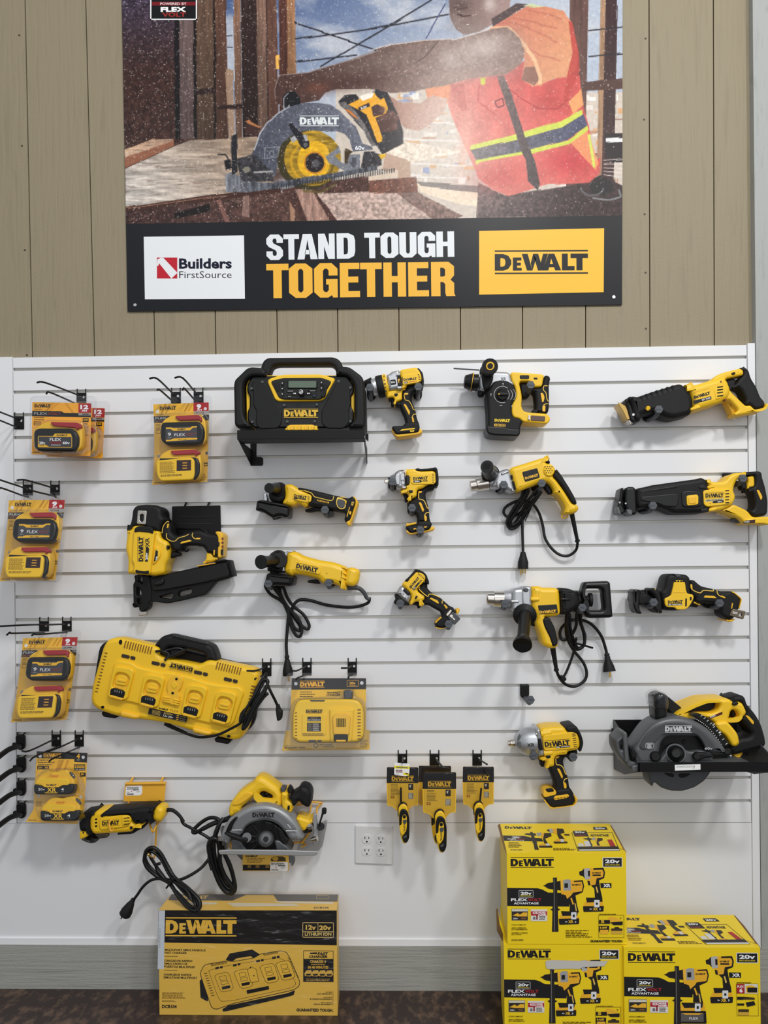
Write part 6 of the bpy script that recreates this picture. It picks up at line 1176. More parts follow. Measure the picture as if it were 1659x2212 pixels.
part('belt_clip', GRY, pr([(1150, 980), (1235, 920), (1370, 1050), (1260, 1165), (1140, 1030)], 88, 96, 2, 3)); parts('clip_spring', CHR, pr([(1110, 960), (1180, 885), (1215, 900), (1200, 940), (1140, 1010), (1110, 995)], 88, 100, 2, 3), pr([(1160, 1000), (1200, 970), (1240, 1000), (1225, 1030), (1260, 1040), (1280, 1075), (1250, 1085), (1225, 1050), (1190, 1030)], 92, 98, 1, 3))
I = Ink(98.7); I.logo(K_, 440, 470, 240, -49.5, 62, False); I.poly(K_, [(508, 510), (650, 350), (682, 360), (532, 538)]); I.text(W_, '20V', 528, 524, 60, 16, -49, .02); I.text((220, 180, 40), 'XR', 620, 412, 66, 24, -49, .03)
for x, y in ((610, 235), (632, 250), (656, 268), (680, 290), (702, 312)): I.poly((70, 50, 20), [(x, y), (x+16, y+8), (x+4, y+28), (x-6, y+22)])
I.build('nameplate_print'); I = Ink(94.3); I.poly((206, 206, 208), [(350, 575), (400, 620), (360, 670), (308, 620)]); I.text(K_, 'XR', 335, 640, 44, 28, -49, .03); I.build('case_print')
# ---------------------------------------------------------------- mixing drill with spade handle
fr(1030, 1230, 5.184)
thing('mixing_drill', 'large corded mixing drill with black spade handle and side grip', 'drill', 800, 350, 55)
part('chuck', CHR, lathe((108, 330, 58), (305, 338, 58), [(0, 14), (.06, 19), (.4, 20), (.42, 26), (.95, 27), (1, 22)])); part('neck', SIL, lathe((295, 320, 58), (400, 325, 58), [(0, 22), (.2, 25), (1, 28)]))
part('gear_case', SIL, pr([(385, 215), (490, 205), (600, 188), (600, 420), (540, 440), (500, 470), (370, 470), (380, 340)], 14, 98, 12, 10)); parts('case_band', SIL, pr([(485, 195), (600, 185), (600, 430), (500, 430), (480, 330)], 12, 101, 8, 8)); part('case_screw', GRY, pr(ell(548, 230, 32, 24), 92, 104, 3, 0)); part('case_rib', SIL, pr([(380, 345), (470, 345), (470, 375), (380, 372)], 90, 102, 3, 4))
part('body', YEL, pr([(600, 188), (700, 190), (720, 205), (910, 205), (925, 510), (820, 530), (730, 530), (660, 580), (700, 720), (745, 850), (800, 880), (890, 860), (880, 840), (720, 600), (780, 530), (640, 620), (640, 560), (600, 440)][:7]+[(800, 535), (860, 640), (900, 780), (895, 860), (860, 880), (800, 880), (725, 845), (690, 710), (640, 600), (660, 540), (600, 440)], 16, 98, 14, 12)); part('body_rib', YEL, pr([(600, 310), (690, 315), (705, 335), (690, 355), (600, 355)], 90, 104, 4, 6)); part('grip_pad', BLK, pr([(720, 560), (745, 535), (800, 532), (860, 640), (898, 790), (892, 845), (835, 865), (800, 760), (740, 640)], 36, 101, 7, 8)); part('nameplate', BLG, pr([(685, 402), (895, 390), (908, 488), (700, 500)], 92, 101, 1.5, 2)); part('trigger', BLK, pr([(600, 600), (640, 590), (650, 640), (615, 635)], 42, 70, 4, 5))
part('motor_cap', BLK, pr([(905, 205), (1000, 208), (1090, 240), (1130, 300), (1140, 390), (1100, 450), (1000, 500), (925, 508)], 14, 98, 16, 12)); part('motor_vent', BLG, pr([(940, 318), (1040, 325), (1050, 340), (945, 350)], 90, 104, 3, 4)); parts('cap_rib', BLG, *[pr([(920+k*10, y), (1060-k*6, y+14), (1060-k*6, y+22), (920+k*10, y+10)], 80, 99, 2, 2) for k, y in enumerate((235, 262, 288, 392, 420, 446))])
part('handle_neck', BLK, lathe((1125, 340, 58), (1285, 340, 58), [(0, 22), (.15, 20), (.2, 14), (.6, 12), (.75, 13), (.8, 22), (1, 22)])); part('spade_handle', BLG, pr([(1190, 140), (1460, 130), (1485, 150), (1515, 530), (1480, 540), (1235, 545), (1200, 480), (1215, 380), (1165, 330), (1168, 215)], 34, 84, 10, 8, holes=[[(1205, 240), (1225, 215), (1395, 215), (1418, 460), (1260, 460), (1225, 430), (1215, 370), (1250, 340), (1215, 310)]]))
part('grip_flange', BLG, lathe((540, 500, 88), (535, 520, 110), [(0, 20), (.3, 36), (.6, 37), (1, 20)])); part('side_grip', BLG, lathe((545, 480, 96), (510, 850, 215), [(0, 18), (.08, 20), (.75, 18), (.85, 24), (.95, 29), (1, 29)])); part('grip_bore', BLM, lathe((509, 852, 214), (508, 856, 217), [(0, 22), (1, 22)]))
part('strain_relief', BLK, lathe((850, 875, 58), (892, 1135, 44), [(0, 9), (.9, 6), (.92, 8), (1, 8)])); parts('cord', BLG, tb([(892, 1135, 44), (930, 1220, 34), (1000, 1290, 26), (1100, 1310, 22), (1200, 1250, 20), (1230, 1160, 20), (1190, 1040, 20), (1080, 900, 24), (1010, 760, 34), (1000, 600, 48), (1010, 500, 56), (1040, 520, 58), (1045, 640, 50), (1080, 780, 36), (1130, 880, 26), (1190, 860, 26), (1210, 740, 30), (1160, 600, 44), (1150, 480, 56), (1120, 500, 60), (1110, 640, 50), (1040, 760, 36), (960, 790, 26), (930, 720, 26), (960, 640, 30), (1060, 570, 46), (1180, 568, 46), (1290, 620, 36), (1390, 740, 26), (1440, 880, 22), (1458, 960, 22)], 5, 6)); parts('cord', BLG, tb([(1020, 490, 60), (1012, 640, 52), (1050, 800, 40), (1120, 895, 28), (1200, 840, 28), (1200, 720, 32), (1165, 600, 46), (1165, 490, 60)], 5.6, 6)); parts('cord_strap', BLM, tb([(960, 1220, 36), (1010, 1130, 34), (1080, 940, 34), (1110, 790, 46), (1120, 770, 48)], 4, 5, n=6), tb([(1090, 820, 50), (1300, 880, 48)], 3.4, 1, n=6), pr([(925, 1190), (970, 1185), (1010, 1230), (960, 1270)], 28, 46, 3, 4))
part('plug', BLK, lathe((1455, 940, 22), (1485, 1145, 30), [(0, 7), (.1, 9), (.12, 7), (.2, 9), (.3, 9), (.7, 17), (.95, 20), (1, 20)])); parts('plug_pin', BRS, prr(1480, 1150, 1503, 1208, 26, 30, .5, 1))
I = Ink(101.2); I.logo((220, 170, 60), 698, 456, 190, -4, 46, False); I.build('nameplate_print')
# ---------------------------------------------------------------- compact one-hand reciprocating saw
fr(1350, 1220, 5.369)
thing('compact_saw', 'compact black and yellow one-hand saw with steel clip at its foot, third row right', 'reciprocating saw', 800, 350, 55)
parts('shoe', BLG, pr([(72, 310), (90, 285), (130, 282), (155, 330), (150, 520), (190, 565), (120, 568), (85, 490)], 26, 86, 5, 6, holes=[[(98, 320), (108, 330), (104, 440), (92, 400)]])); part('shoe_post', BLK, pr([(140, 290), (160, 285), (175, 350), (230, 340), (225, 288), (245, 290), (260, 345), (340, 375), (340, 450), (150, 460), (135, 380)], 34, 76, 5, 5)); part('spindle', BLK, lathe((170, 345, 58), (250, 345, 58), [(0, 12), (.5, 16), (1, 12)]))
part('front_boot', BLK, pr([(275, 285), (300, 265), (350, 280), (385, 320), (405, 420), (410, 550), (390, 565), (345, 550), (295, 490), (340, 440), (330, 370), (280, 320)], 18, 96, 8, 8)); part('body', BLK, pr([(385, 310), (430, 275), (450, 150), (480, 110), (545, 102), (690, 115), (728, 150), (735, 330), (780, 340), (790, 420), (730, 500), (580, 530), (420, 525), (405, 420)], 14, 96, 12, 10)); part('top_label', GRY, pr([(545, 104), (620, 106), (640, 138), (590, 145)], 60, 98, 2, 2))
part('yellow_panel', YEL, pr([(570, 178), (690, 180), (705, 300), (720, 335), (785, 345), (795, 380), (770, 440), (715, 520), (600, 522), (575, 495), (465, 490), (455, 400), (470, 385), (530, 360), (555, 250)], 86, 101, 3, 8)); parts('vent_slot', BLM, *[pr([(x, 183), (x+26, 184), (x+24, 200), (x+2, 200)], 98, 101.6, .3, 2) for x in (572, 605, 638, 665)], pr([(700, 390), (718, 388), (716, 480), (698, 485)], 98, 102, .5, 4), pr([(752, 370), (775, 372), (770, 415), (752, 412)], 98, 102, .5, 4)); part('panel_seam', YLD, pr([(555, 318), (700, 315), (702, 322), (555, 326)], 98, 102, .4, 1))
part('trigger', BLK, pr([(745, 455), (790, 430), (850, 460), (825, 500), (760, 480)], 40, 76, 5, 6)); parts('trigger_guard', YLD, pr([(765, 430), (790, 425), (858, 452), (850, 470), (790, 450)], 34, 84, 3, 4))
part('grip', BLK, pr([(728, 178), (780, 175), (830, 220), (870, 250), (1000, 280), (1140, 320), (1190, 300), (1320, 380), (1300, 500), (1240, 620), (1180, 635), (1090, 590), (1090, 490), (1000, 450), (870, 440), (845, 455), (790, 425), (795, 380), (735, 340)], 26, 92, 10, 10)); parts('battery_rail', YLD, pr([(1195, 300), (1250, 322), (1330, 395), (1300, 510), (1285, 505), (1315, 395), (1240, 335)], 20, 88, 3, 5), pr([(1140, 630), (1180, 640), (1250, 622), (1230, 648), (1190, 662), (1160, 650)], 20, 88, 3, 4)); part('palm_loop', BLG, tb([(880, 440, 50), (930, 480, 50), (1000, 490, 50), (1060, 470, 50)], 5, 5))
part('belt_clip', M('bronze_steel_clip', (112, 100, 84), .35, metal=.8), pr([(1255, 510), (1400, 540), (1370, 635), (1210, 590), (1225, 540)], 88, 96, 2, 3, holes=[ell(1335, 580, 18, 20, n=14)])); parts('clip_plate', CHR, pr([(1250, 540), (1310, 548), (1300, 580), (1240, 570)], 92, 99, 1, 2))
parts('trim_line', TRM, *[tb([p+(93,) for p in P], 1.5, 3, n=6) for P in ([(765, 225), (775, 285), (870, 328), (910, 298), (1020, 305), (1022, 288)], [(1065, 295), (1075, 340), (1110, 370)], [(350, 275), (365, 340), (392, 400), (390, 550)])]); parts('grip_badge', YLD, pr([(910, 382), (925, 355), (1035, 362), (1065, 390)], 86, 93.5, 1, 2), pr([(1105, 358), (1130, 358), (1168, 380), (1155, 392), (1110, 372)], 86, 93.5, 1, 3), pr([(760, 220), (778, 230), (782, 290), (768, 270)], 86, 94, 1, 3), pr([(1240, 440), (1252, 445), (1240, 510), (1228, 508)], 86, 94, 1, 2))
I = Ink(101.2); I.logo(K_, 497, 408, 172, -1.5, 42, False); I.poly(K_, [(497, 450), (664, 446), (664, 470), (497, 475)]); I.text(W_, '20v', 505, 471, 36, 15, -1, .02); I.lines(W_, 550, 459, 108, 1, 9, 7, 0); I.build('panel_print')
# ---------------------------------------------------------------- high-torque impact wrench
fr(1070, 1450, 7.133)
thing('impact_wrench', 'big silver-nosed cordless impact wrench left of the large circular saw', 'impact wrench', 800, 1100, 55)
part('anvil', CHR, lathe((190, 1110, 58), (320, 1105, 58), [(0, 6), (.05, 9), (.2, 9.5), (.25, 7.5), (.3, 11), (.9, 12), (1, 14)])); part('hammer_case', SIL, lathe((300, 1100, 58), (640, 1070, 58), [(0, 18), (.05, 25), (.25, 36), (.4, 42), (.6, 45), (1, 47)], 36)); parts('case_panel', GMT, *[pr(P, 74, d, 1, 4) for P, d in (([(340, 1030), (380, 960), (392, 1040), (378, 1070), (340, 1070)], 86), ([(335, 1080), (405, 1080), (420, 1170), (340, 1165)], 92))])
part('case_collar', SIL, pr([(610, 870), (660, 860), (700, 980), (730, 1200), (740, 1270), (650, 1280), (620, 1100)], 8, 106, 8, 6)); part('bumper', BLG, pr([(652, 1040), (700, 1025), (735, 1215), (680, 1220), (660, 1180)], 94, 110, 3, 6)); parts('case_boss', CHR, lathe((625, 970, 96), (700, 955, 96), [(0, 6), (1, 6)], 14), lathe((670, 1265, 96), (745, 1255, 96), [(0, 8), (1, 8)], 14))
part('housing', YEL, pr([(660, 862), (850, 838), (1040, 835), (1090, 920), (1230, 925), (1280, 1040), (1270, 1180), (1090, 1215), (1080, 1260), (890, 1275), (890, 1440), (800, 1450), (775, 1490), (750, 1460), (765, 1370), (730, 1345), (655, 1340), (680, 1300), (760, 1280), (730, 1200)], 12, 106, 10, 10)); part('nameplate', YEL, pr([(730, 985), (1180, 935), (1260, 960), (1280, 1060), (1265, 1175), (1210, 1190), (745, 1225)], 98, 110, 2, 8)); parts('housing_boss', YEL, lathe((700, 965, 98), (870, 940, 98), [(0, 11), (.9, 11), (1, 7)], 16), lathe((745, 1260, 98), (890, 1245, 98), [(0, 11), (.9, 11), (1, 7)], 16)); part('rear_cap', BLK, pr([(1040, 835), (1190, 810), (1230, 830), (1300, 950), (1335, 1080), (1310, 1170), (1280, 1220), (1260, 1200), (1280, 1060), (1240, 940), (1180, 920), (1090, 925)], 14, 107, 7, 8))
part('trigger', BLK, pr([(660, 1350), (720, 1345), (775, 1390), (760, 1465), (690, 1465), (690, 1400)], 42, 78, 6, 8)); part('forward_switch', BLG, pr([(775, 1295), (852, 1290), (850, 1335), (785, 1345)], 94, 108, 2, 6))
gun_grip([(790, 1455), (890, 1440), (900, 1280), (1080, 1262), (1260, 1200), (1220, 1240), (1210, 1270), (1060, 1310), (1030, 1370), (1050, 1470), (1110, 1620), (1130, 1780), (1180, 1860), (900, 1830), (915, 1750), (870, 1620), (820, 1490)],
         [(730, 1930), (920, 1880), (920, 1800), (1140, 1780), (1190, 1860), (1200, 1990), (1180, 2040), (860, 2080), (790, 2020)], [[(720, 1860), (740, 1810), (800, 1790), (900, 1795), (935, 1850), (920, 1880), (760, 1920), (730, 1910)], [(730, 1930), (790, 2020), (860, 2075), (1190, 2030), (1215, 1990), (1200, 1910), (1240, 1920), (1250, 1960), (1215, 2040), (860, 2100), (830, 2090)]],
         [[(945, 1495), (990, 1500), (1042, 1620), (1025, 1660)], [(1045, 1720), (1075, 1710), (1095, 1740), (1095, 1805), (1060, 1805)], [(925, 1315), (990, 1305), (970, 1340), (930, 1342)]], [[(930, 1340), (940, 1435), (990, 1445), (1040, 1480), (1080, 1580), (1100, 1585)], [(1110, 1650), (1065, 1670), (1050, 1720)]], 88)
part('foot_vent', YLD, pr([(895, 1955), (920, 1920), (1110, 1892), (1138, 1910), (1125, 1945), (910, 1985)], 86, 94, 1, 8)); part('control_pad', BLG, pr([(765, 1815), (880, 1798), (912, 1850), (805, 1868)], 84, 90, 1.5, 4))
I = Ink(110.2); I.logo(K_, 755, 1072, 388, -4.5, 112); I.poly(K_, [(930, 1158), (1150, 1140), (1152, 1170), (934, 1190)]); I.text(W_, '20v', 938, 1183, 60, 18, -4, .03); I.lines(W_, 1015, 1162, 128, 1, 9, 9, 0, -4)
for y in (965, 993, 1030, 1062, 1096, 1128, 1160): I.poly((80, 56, 20), [(1180+(y-965)*.12, y), (1235+(y-965)*.12, y-6), (1238+(y-965)*.12, y+6), (1190+(y-965)*.12, y+12)])
I.build('nameplate_print'); I = Ink(94.3)
for k in range(5): I.poly((60, 44, 16), [(905+k*48, 1962-k*7), (940+k*48, 1957-k*7), (938+k*48, 1968-k*7), (905+k*48, 1974-k*7)])
I.build('foot_print'); I = Ink(105.6); I.text(K_, 'XR', 490, 1165, 116, 52, -3, .02); I.build('case_print')
# ================================================================ big circular saw in its wall tray
fr(1310, 1480, 4.754)
DT = 262
thing('saw_tray', 'black metal wall tray with a white handwritten label under the big circular saw', 'shelf', 1000, 890, 0)
lipL, lipR = w3(330, 795, DT), w3(1760, 800, DT); zb_ = w3(330, 893, DT).z
part('front_lip', BLM, boxw(lipL.x, lipR.x, -DT/1000, -DT/1000+.003, zb_, lipL.z), smooth=False)
part('floor_front', GRY, boxw(lipL.x, lipR.x, -DT/1000+.003, -.235, zb_, zb_+.002), smooth=False); part('floor_back', GRY, boxw(lipL.x, lipR.x, -.085, -.003, zb_, zb_+.002), smooth=False)
for x in (lipL.x, lipR.x-.003):
    zt = lipL.z+.045; V = [Vector((x+o, y, z)) for o in (0, .003) for y, z in ((-DT/1000, lipL.z), (-.002, zt+.03), (-.002, zb_-.06), (-.12, zb_-.045), (-DT/1000, zb_))]
    part('end_bracket', GRY, (V, [(0, 1, 2, 3, 4), (9, 8, 7, 6, 5)]+[(i, (i+1) % 5, (i+1) % 5+5, i+5) for i in range(5)]), smooth=False)
part('back_plate', BLM, boxw(lipL.x, lipR.x, -.003, -.0008, zb_, lipL.z+.074), smooth=False)
for x in (60, 222): part('tab', BLM, tb([(x-5, 440, -6), (x, 460, 5), (x+4, 492, 4)], 2.5, 3))
part('label', STK, pr([(702, 818), (965, 812), (966, 868), (704, 878)], DT, DT+.4, .05, 0)); I = Ink(DT+.5); I.text((60, 60, 66), 'DWDCS571B', 722, 848, 186, 20, -1, 0, .2); I.rect((60, 60, 66), 886, 850, 906, 853); I.build('label_writing')
thing('circular_saw', 'large dark grey cordless circular saw with yellow rear handle sitting in the wall tray', 'circular saw', 800, 790, 130)
part('upper_guard', GMT, pr([(240, 640), (300, 560), (350, 490), (420, 400), (520, 338), (640, 310), (760, 315), (880, 350), (1000, 420), (1100, 520), (1190, 640), (1192, 676), (1012, 672), (985, 600), (930, 525), (880, 507), (640, 507), (580, 515), (535, 570), (510, 690), (500, 790), (300, 790), (260, 720)], 120, 222, 14, 12)); part('guard_face', M('charcoal_guard_face', (62, 64, 66), .5), pr([(330, 640), (400, 520), (500, 420), (620, 375), (780, 378), (900, 420), (1010, 500), (1100, 600), (1120, 665), (1020, 665), (995, 590), (935, 512), (880, 495), (640, 495), (570, 505), (500, 590), (390, 670)], 215, 226, 3, 10))
part('blade_cover', BLG, pr(ell(720, 690, 270, 250), 110, 196, 6, 0)); parts('lower_guard', GRY, pr([(700, 800), (400, 830), (415, 900), (420, 965), (440, 1020), (456, 1016), (462, 985), (485, 985), (540, 1035), (640, 1068), (760, 1070), (880, 1032), (980, 965), (1040, 885), (1060, 800)], 130, 200, 5, 5)); parts('guard_slot', BLM, pr([(580, 900), (690, 905), (690, 945), (650, 940)], 190, 202, .5, 6), pr([(740, 905), (870, 905), (800, 950), (740, 945)], 190, 202, .5, 6))
part('gear_cover', GMT, pr([(520, 790), (600, 690), (640, 640), (760, 640), (860, 690), (960, 660), (1080, 690), (1090, 790)], 190, 216, 5, 12)); part('hub', BLG, lathe((712, 700, 205), (716, 704, 252), [(0, 27), (.4, 25), (.75, 20), (.95, 15), (1, 11)])); part('hub_ring', GMT, lathe((712, 700, 210), (713, 701, 224), [(0, 29), (1, 28)])); part('blade_lock', BLK, lathe((490, 720, 200), (505, 735, 236), [(0, 17), (.8, 15), (1, 11)])); parts('lever', BLK, pr([(890, 720), (920, 690), (1000, 690), (1090, 715), (1110, 735), (1000, 750), (960, 775), (900, 765)], 216, 236, 5, 10), lathe((930, 735, 230), (931, 736, 242), [(0, 10), (1, 8)]))
parts('plate_bolt', BLM, *[pr(ell(x, y, 22, n=14), 190, 200, 1, 0) for x, y in ((800, 580), (565, 585), (560, 760))])
part('front_handle', BLG, pr([(465, 120), (500, 80), (550, 72), (590, 90), (612, 170), (605, 320), (590, 350), (485, 362), (478, 230)], 130, 205, 14, 14)); part('handle_arm', BLK, pr([(570, 80), (600, 96), (770, 235), (690, 300), (660, 300), (600, 240)], 90, 150, 6, 8)); part('handle_wrap', CLR, pr([(455, 110), (498, 66), (560, 60), (605, 85), (622, 170), (612, 235), (600, 250), (540, 220), (480, 240), (462, 200)], 122, 214, 14, 14))
part('body', YEL, pr([(665, 305), (710, 260), (860, 185), (990, 135), (1220, 125), (1265, 165), (1350, 158), (1402, 270), (1345, 325), (1225, 350), (1215, 365), (1310, 480), (1328, 580), (1290, 612), (1250, 605), (1090, 380), (1000, 322), (900, 282), (740, 305)], 70, 176, 9, 8, holes=[[(730, 292), (760, 260), (1010, 165), (1132, 170), (1115, 240), (1040, 272), (930, 268), (800, 290)], [(1235, 250), (1260, 235), (1300, 250), (1325, 300), (1300, 330), (1210, 335), (1225, 290)]])); part('body_recess', BLK, pr([(730, 292), (760, 260), (1010, 165), (1132, 170), (1115, 240), (1040, 272), (930, 268), (800, 290)], 74, 140, 1, 6))
part('motor_leg', YEL, pr([(1080, 370), (1200, 350), (1310, 480), (1325, 575), (1290, 610), (1255, 605), (1190, 500), (1100, 440)], 90, 184, 8, 8)); part('rear_grip', BLK, pr([(1215, 122), (1340, 88), (1395, 110), (1415, 190), (1500, 280), (1560, 385), (1598, 520), (1608, 590), (1585, 625), (1400, 672), (1270, 708), (1215, 640), (1330, 530), (1435, 520), (1462, 485), (1345, 335), (1402, 270), (1350, 168), (1280, 172), (1250, 150)], 84, 164, 12, 12)); part('trigger', BLG, pr([(1255, 245), (1300, 245), (1328, 300), (1310, 330), (1265, 330), (1270, 290)], 96, 150, 5, 8)); part('lock_button', BLG, pr([(1285, 185), (1310, 168), (1345, 172), (1350, 190), (1320, 208), (1290, 208)], 160, 182, 3, 8)); part('foot_rail', YLD, pr([(1275, 700), (1380, 672), (1350, 730), (1300, 740)], 84, 150, 4, 5)); parts('grip_badge', YLD, pr([(1425, 312), (1455, 312), (1515, 375), (1505, 410)], 160, 167, 1, 4))
part('depth_scale', BLG, pr([(850, 305), (880, 285), (960, 290), (1040, 340), (1130, 430), (1200, 530), (1258, 610), (1200, 640), (1110, 520), (1000, 400), (900, 320)], 180, 200, 2, 8)); part('depth_knob', BLK, lathe((1240, 680, 170), (1240, 682, 205), [(0, 12), (.8, 11), (1, 8)])); part('scale_post', SIL, tb([(1275, 720, 150), (1280, 790, 160)], 4, 1))
part('shoe_fence', M('dark_cast_magnesium', (84, 86, 88), .5, metal=.3), pr([(75, 545), (110, 520), (150, 470), (190, 470), (200, 560), (215, 760), (330, 780), (340, 850), (215, 850), (100, 700), (78, 640)], 150, 235, 6, 6, holes=[[(105, 570), (150, 540), (165, 640), (120, 650)]])); part('fence_post', GMT, pr([(155, 480), (195, 472), (218, 780), (180, 785)], 200, 244, 3, 4)); part('fence_arm', BLK, pr([(215, 620), (250, 625), (300, 690), (290, 740), (240, 740)], 180, 240, 5, 6)); parts('base_plate', GMT, pr([(210, 790), (340, 765), (1300, 760), (1480, 790), (1480, 850), (215, 850)], 90, 250, 3, 4))
I = Ink(226.3); I.logo((186, 188, 190), 602, 412, 276, 0, 76); I.text((176, 178, 180), '60v', 1008, 662, 82, 24); I.frame((150, 152, 154), 400, 592, 488, 650, 6); I.poly((150, 152, 154), ell(440, 632, 24, 24, n=16)); I.rect((150, 152, 154), 412, 600, 476, 612); I.build('guard_print')
I = Ink(200.3)
for k in range(9):
    t = k/8; x, y = 965+255*t, 318+290*t+30*math.sin(t*3.1)*-1; I.poly((205, 205, 205), [(x, y), (x+20, y-14), (x+24, y-9), (x+4, y+5)])
for k in range(16):
    t = k/15; x, y = 925+250*t, 352+255*t-34*math.sin(t*3.1); I.poly((190, 190, 190), [(x, y), (x+8, y-5), (x+12, y+4), (x+4, y+9)])
I.text((205, 205, 205), '2', 1085, 405, 20, 26, 50); I.text((205, 205, 205), '1', 1150, 485, 16, 24, 55); I.build('scale_marks')
I = Ink(176.3); I.poly((60, 34, 34), [(1050, 330), (1190, 272), (1192, 300), (1055, 350)]); I.text(W_, 'FLEX', 1068, 338, 62, 16, -21, .02); I.text((130, 44, 44), 'VOLT', 1130, 314, 52, 16, -21, .02); I.build('body_print')
# ================================================================ oscillating tool and its yellow bracket
fr(160, 1660, 6.9125)
thing('display_bracket', 'yellow wire display bracket with a white price sticker above the oscillating tool', 'bracket', 1060, 205, 0)
part('sign_plate', YMT, pr([(762, 240), (1370, 228), (1348, 490), (736, 492)], 22, 25, .6, 1)); part('top_lip', YMT, pr([(762, 210), (1362, 204), (1372, 235), (765, 245)], 16, 32, 3, 3))
for x in (885, 1335): part('wall_tab', YMT, tb([(x, 125, -6), (x-25, 170, 10), (x-45, 212, 20)], 3.6, 2))
part('wire', YMT, tb([(815, 490, 22), (805, 580, 22), (700, 760, 26), (560, 770, 120), (525, 830, 132), (545, 920, 134), (580, 925, 134), (590, 900, 134)], 3, 5)); part('wire', YMT, tb([(1270, 490, 22), (1262, 560, 22), (1240, 800, 24), (1225, 1000, 24), (1212, 1200, 26), (1195, 1335, 40), (1112, 1285, 110)], 3, 4)); part('wire', YMT, tb([(1115, 760, 24), (1120, 790, 60), (1175, 950, 112), (1225, 860, 90), (1310, 770, 40)], 3, 3)); part('peg_tip', BRS, ball(1112, 1285, 112, 4.4))
part('sticker', STK, pr([(775, 262), (1000, 250), (1018, 262), (1016, 375), (985, 402), (765, 408)], 25, 25.5, .05, 4)); I = Ink(25.6); I.lines((50, 50, 54), 790, 282, 180, 2, 20, 11, .1, -2); I.lines((30, 30, 34), 878, 315, 90, 1, 9, 15, 0, -2); I.text((190, 30, 40), 'K', 850, 355, 22, 22, -4, .03); I.lines((120, 120, 124), 790, 350, 40, 2, 10, 5); I.lines((120, 120, 124), 930, 340, 60, 2, 10, 5, .2, -2)
for k in range(22): I.rect((40, 40, 44), 788+k*4.6, 375-k*.1, 790.6+k*4.6, 396)
I.build('sticker_print')
thing('oscillating_tool', 'yellow and black corded oscillating multi-tool with metal blade, lower left', 'multi-tool', 700, 700, 60)
part('head', BLK, pr([(103, 800), (110, 705), (150, 640), (250, 622), (370, 598), (330, 650), (285, 720), (275, 880), (320, 962), (260, 940), (240, 915), (120, 918)], 40, 118, 12, 8)); part('head_foot', YEL, pr([(110, 905), (235, 915), (248, 985), (150, 1025), (118, 1030)], 48, 112, 5, 6)); part('body', YEL, pr([(290, 670), (370, 603), (520, 592), (560, 640), (840, 670), (895, 730), (905, 790), (1060, 800), (1060, 825), (920, 875), (890, 920), (620, 940), (325, 955), (272, 880), (268, 740)], 36, 116, 12, 8)); part('nameplate', YEL, pr([(385, 735), (690, 695), (820, 690), (865, 760), (820, 860), (700, 880), (400, 920), (372, 840)], 108, 121, 3, 10)); part('vent_boss', YEL, pr([(710, 715), (790, 715), (830, 760), (830, 820), (780, 850), (720, 855)], 112, 124, 3, 10))
part('top_grip', BLK, pr([(415, 690), (430, 645), (500, 603), (900, 575), (1020, 550), (1250, 550), (1195, 620), (1200, 740), (1245, 775), (1060, 785), (1010, 812), (930, 800), (885, 720), (840, 672), (700, 682), (435, 708)], 38, 120, 12, 12)); part('rear_cap', YEL, pr([(1190, 640), (1240, 555), (1310, 542), (1370, 590), (1368, 700), (1315, 780), (1250, 782), (1195, 745)], 44, 112, 16, 14)); parts('cap_slot', BLM, *[pr(ell(1205+k*4, 660+k*26, 8, 9, n=8), 90, 109, .2, 0) for k in range(4)]); part('switch_bar', BLK, pr([(665, 960), (690, 925), (900, 912), (980, 850), (1062, 838), (1060, 875), (980, 902), (900, 958), (680, 970)], 50, 104, 5, 6)); part('lock', BLG, pr([(832, 862), (875, 858), (872, 905), (842, 905)], 104, 119, 2, 4))
part('blade', M('dull_steel_blade', (104, 98, 88), .4, metal=.8), pr([(105, 1010), (220, 985), (380, 962), (500, 965), (526, 998), (500, 1030), (380, 1045), (330, 1105), (250, 1118), (120, 1070)], 68, 82, 3, 8)); parts('blade_clamp', BLG, lathe((270, 960, 78), (275, 1080, 78), [(0, 10), (.3, 14), (.6, 22), (1, 13)]))
parts('vent_slot', BLM, *[pr([(310, y), (348, y-8), (350, y+14), (326, y+24)], 108, 117, .3, 2) for y in (748, 800, 850)], *[pr([(745, y), (825, y-5), (825, y+5), (745, y+11)], 118, 125, .3, 2) for y in (735, 780, 825)], *[pr([(x, 945), (x+26, 943), (x+24, 965), (x+6, 968)], 100, 113, .3, 2) for x in (130, 185)])
part('strain_relief', BLK, tb([(1320, 640, 78), (1450, 618, 78), (1560, 690, 80), (1640, 800, 84)], 7, 6, taper=5))
I = Ink(121.3); I.logo(K_, 415, 780, 256, -3.5, 84); I.build('nameplate_print')
tbo = lambda P, r, n: tb([(x, y, d+80*max(0, min(1, (x-550)/350))*max(0, min(1, (y-250)/600))) for x, y, d in P], r, n)
fr(240, 1800, 5.53)
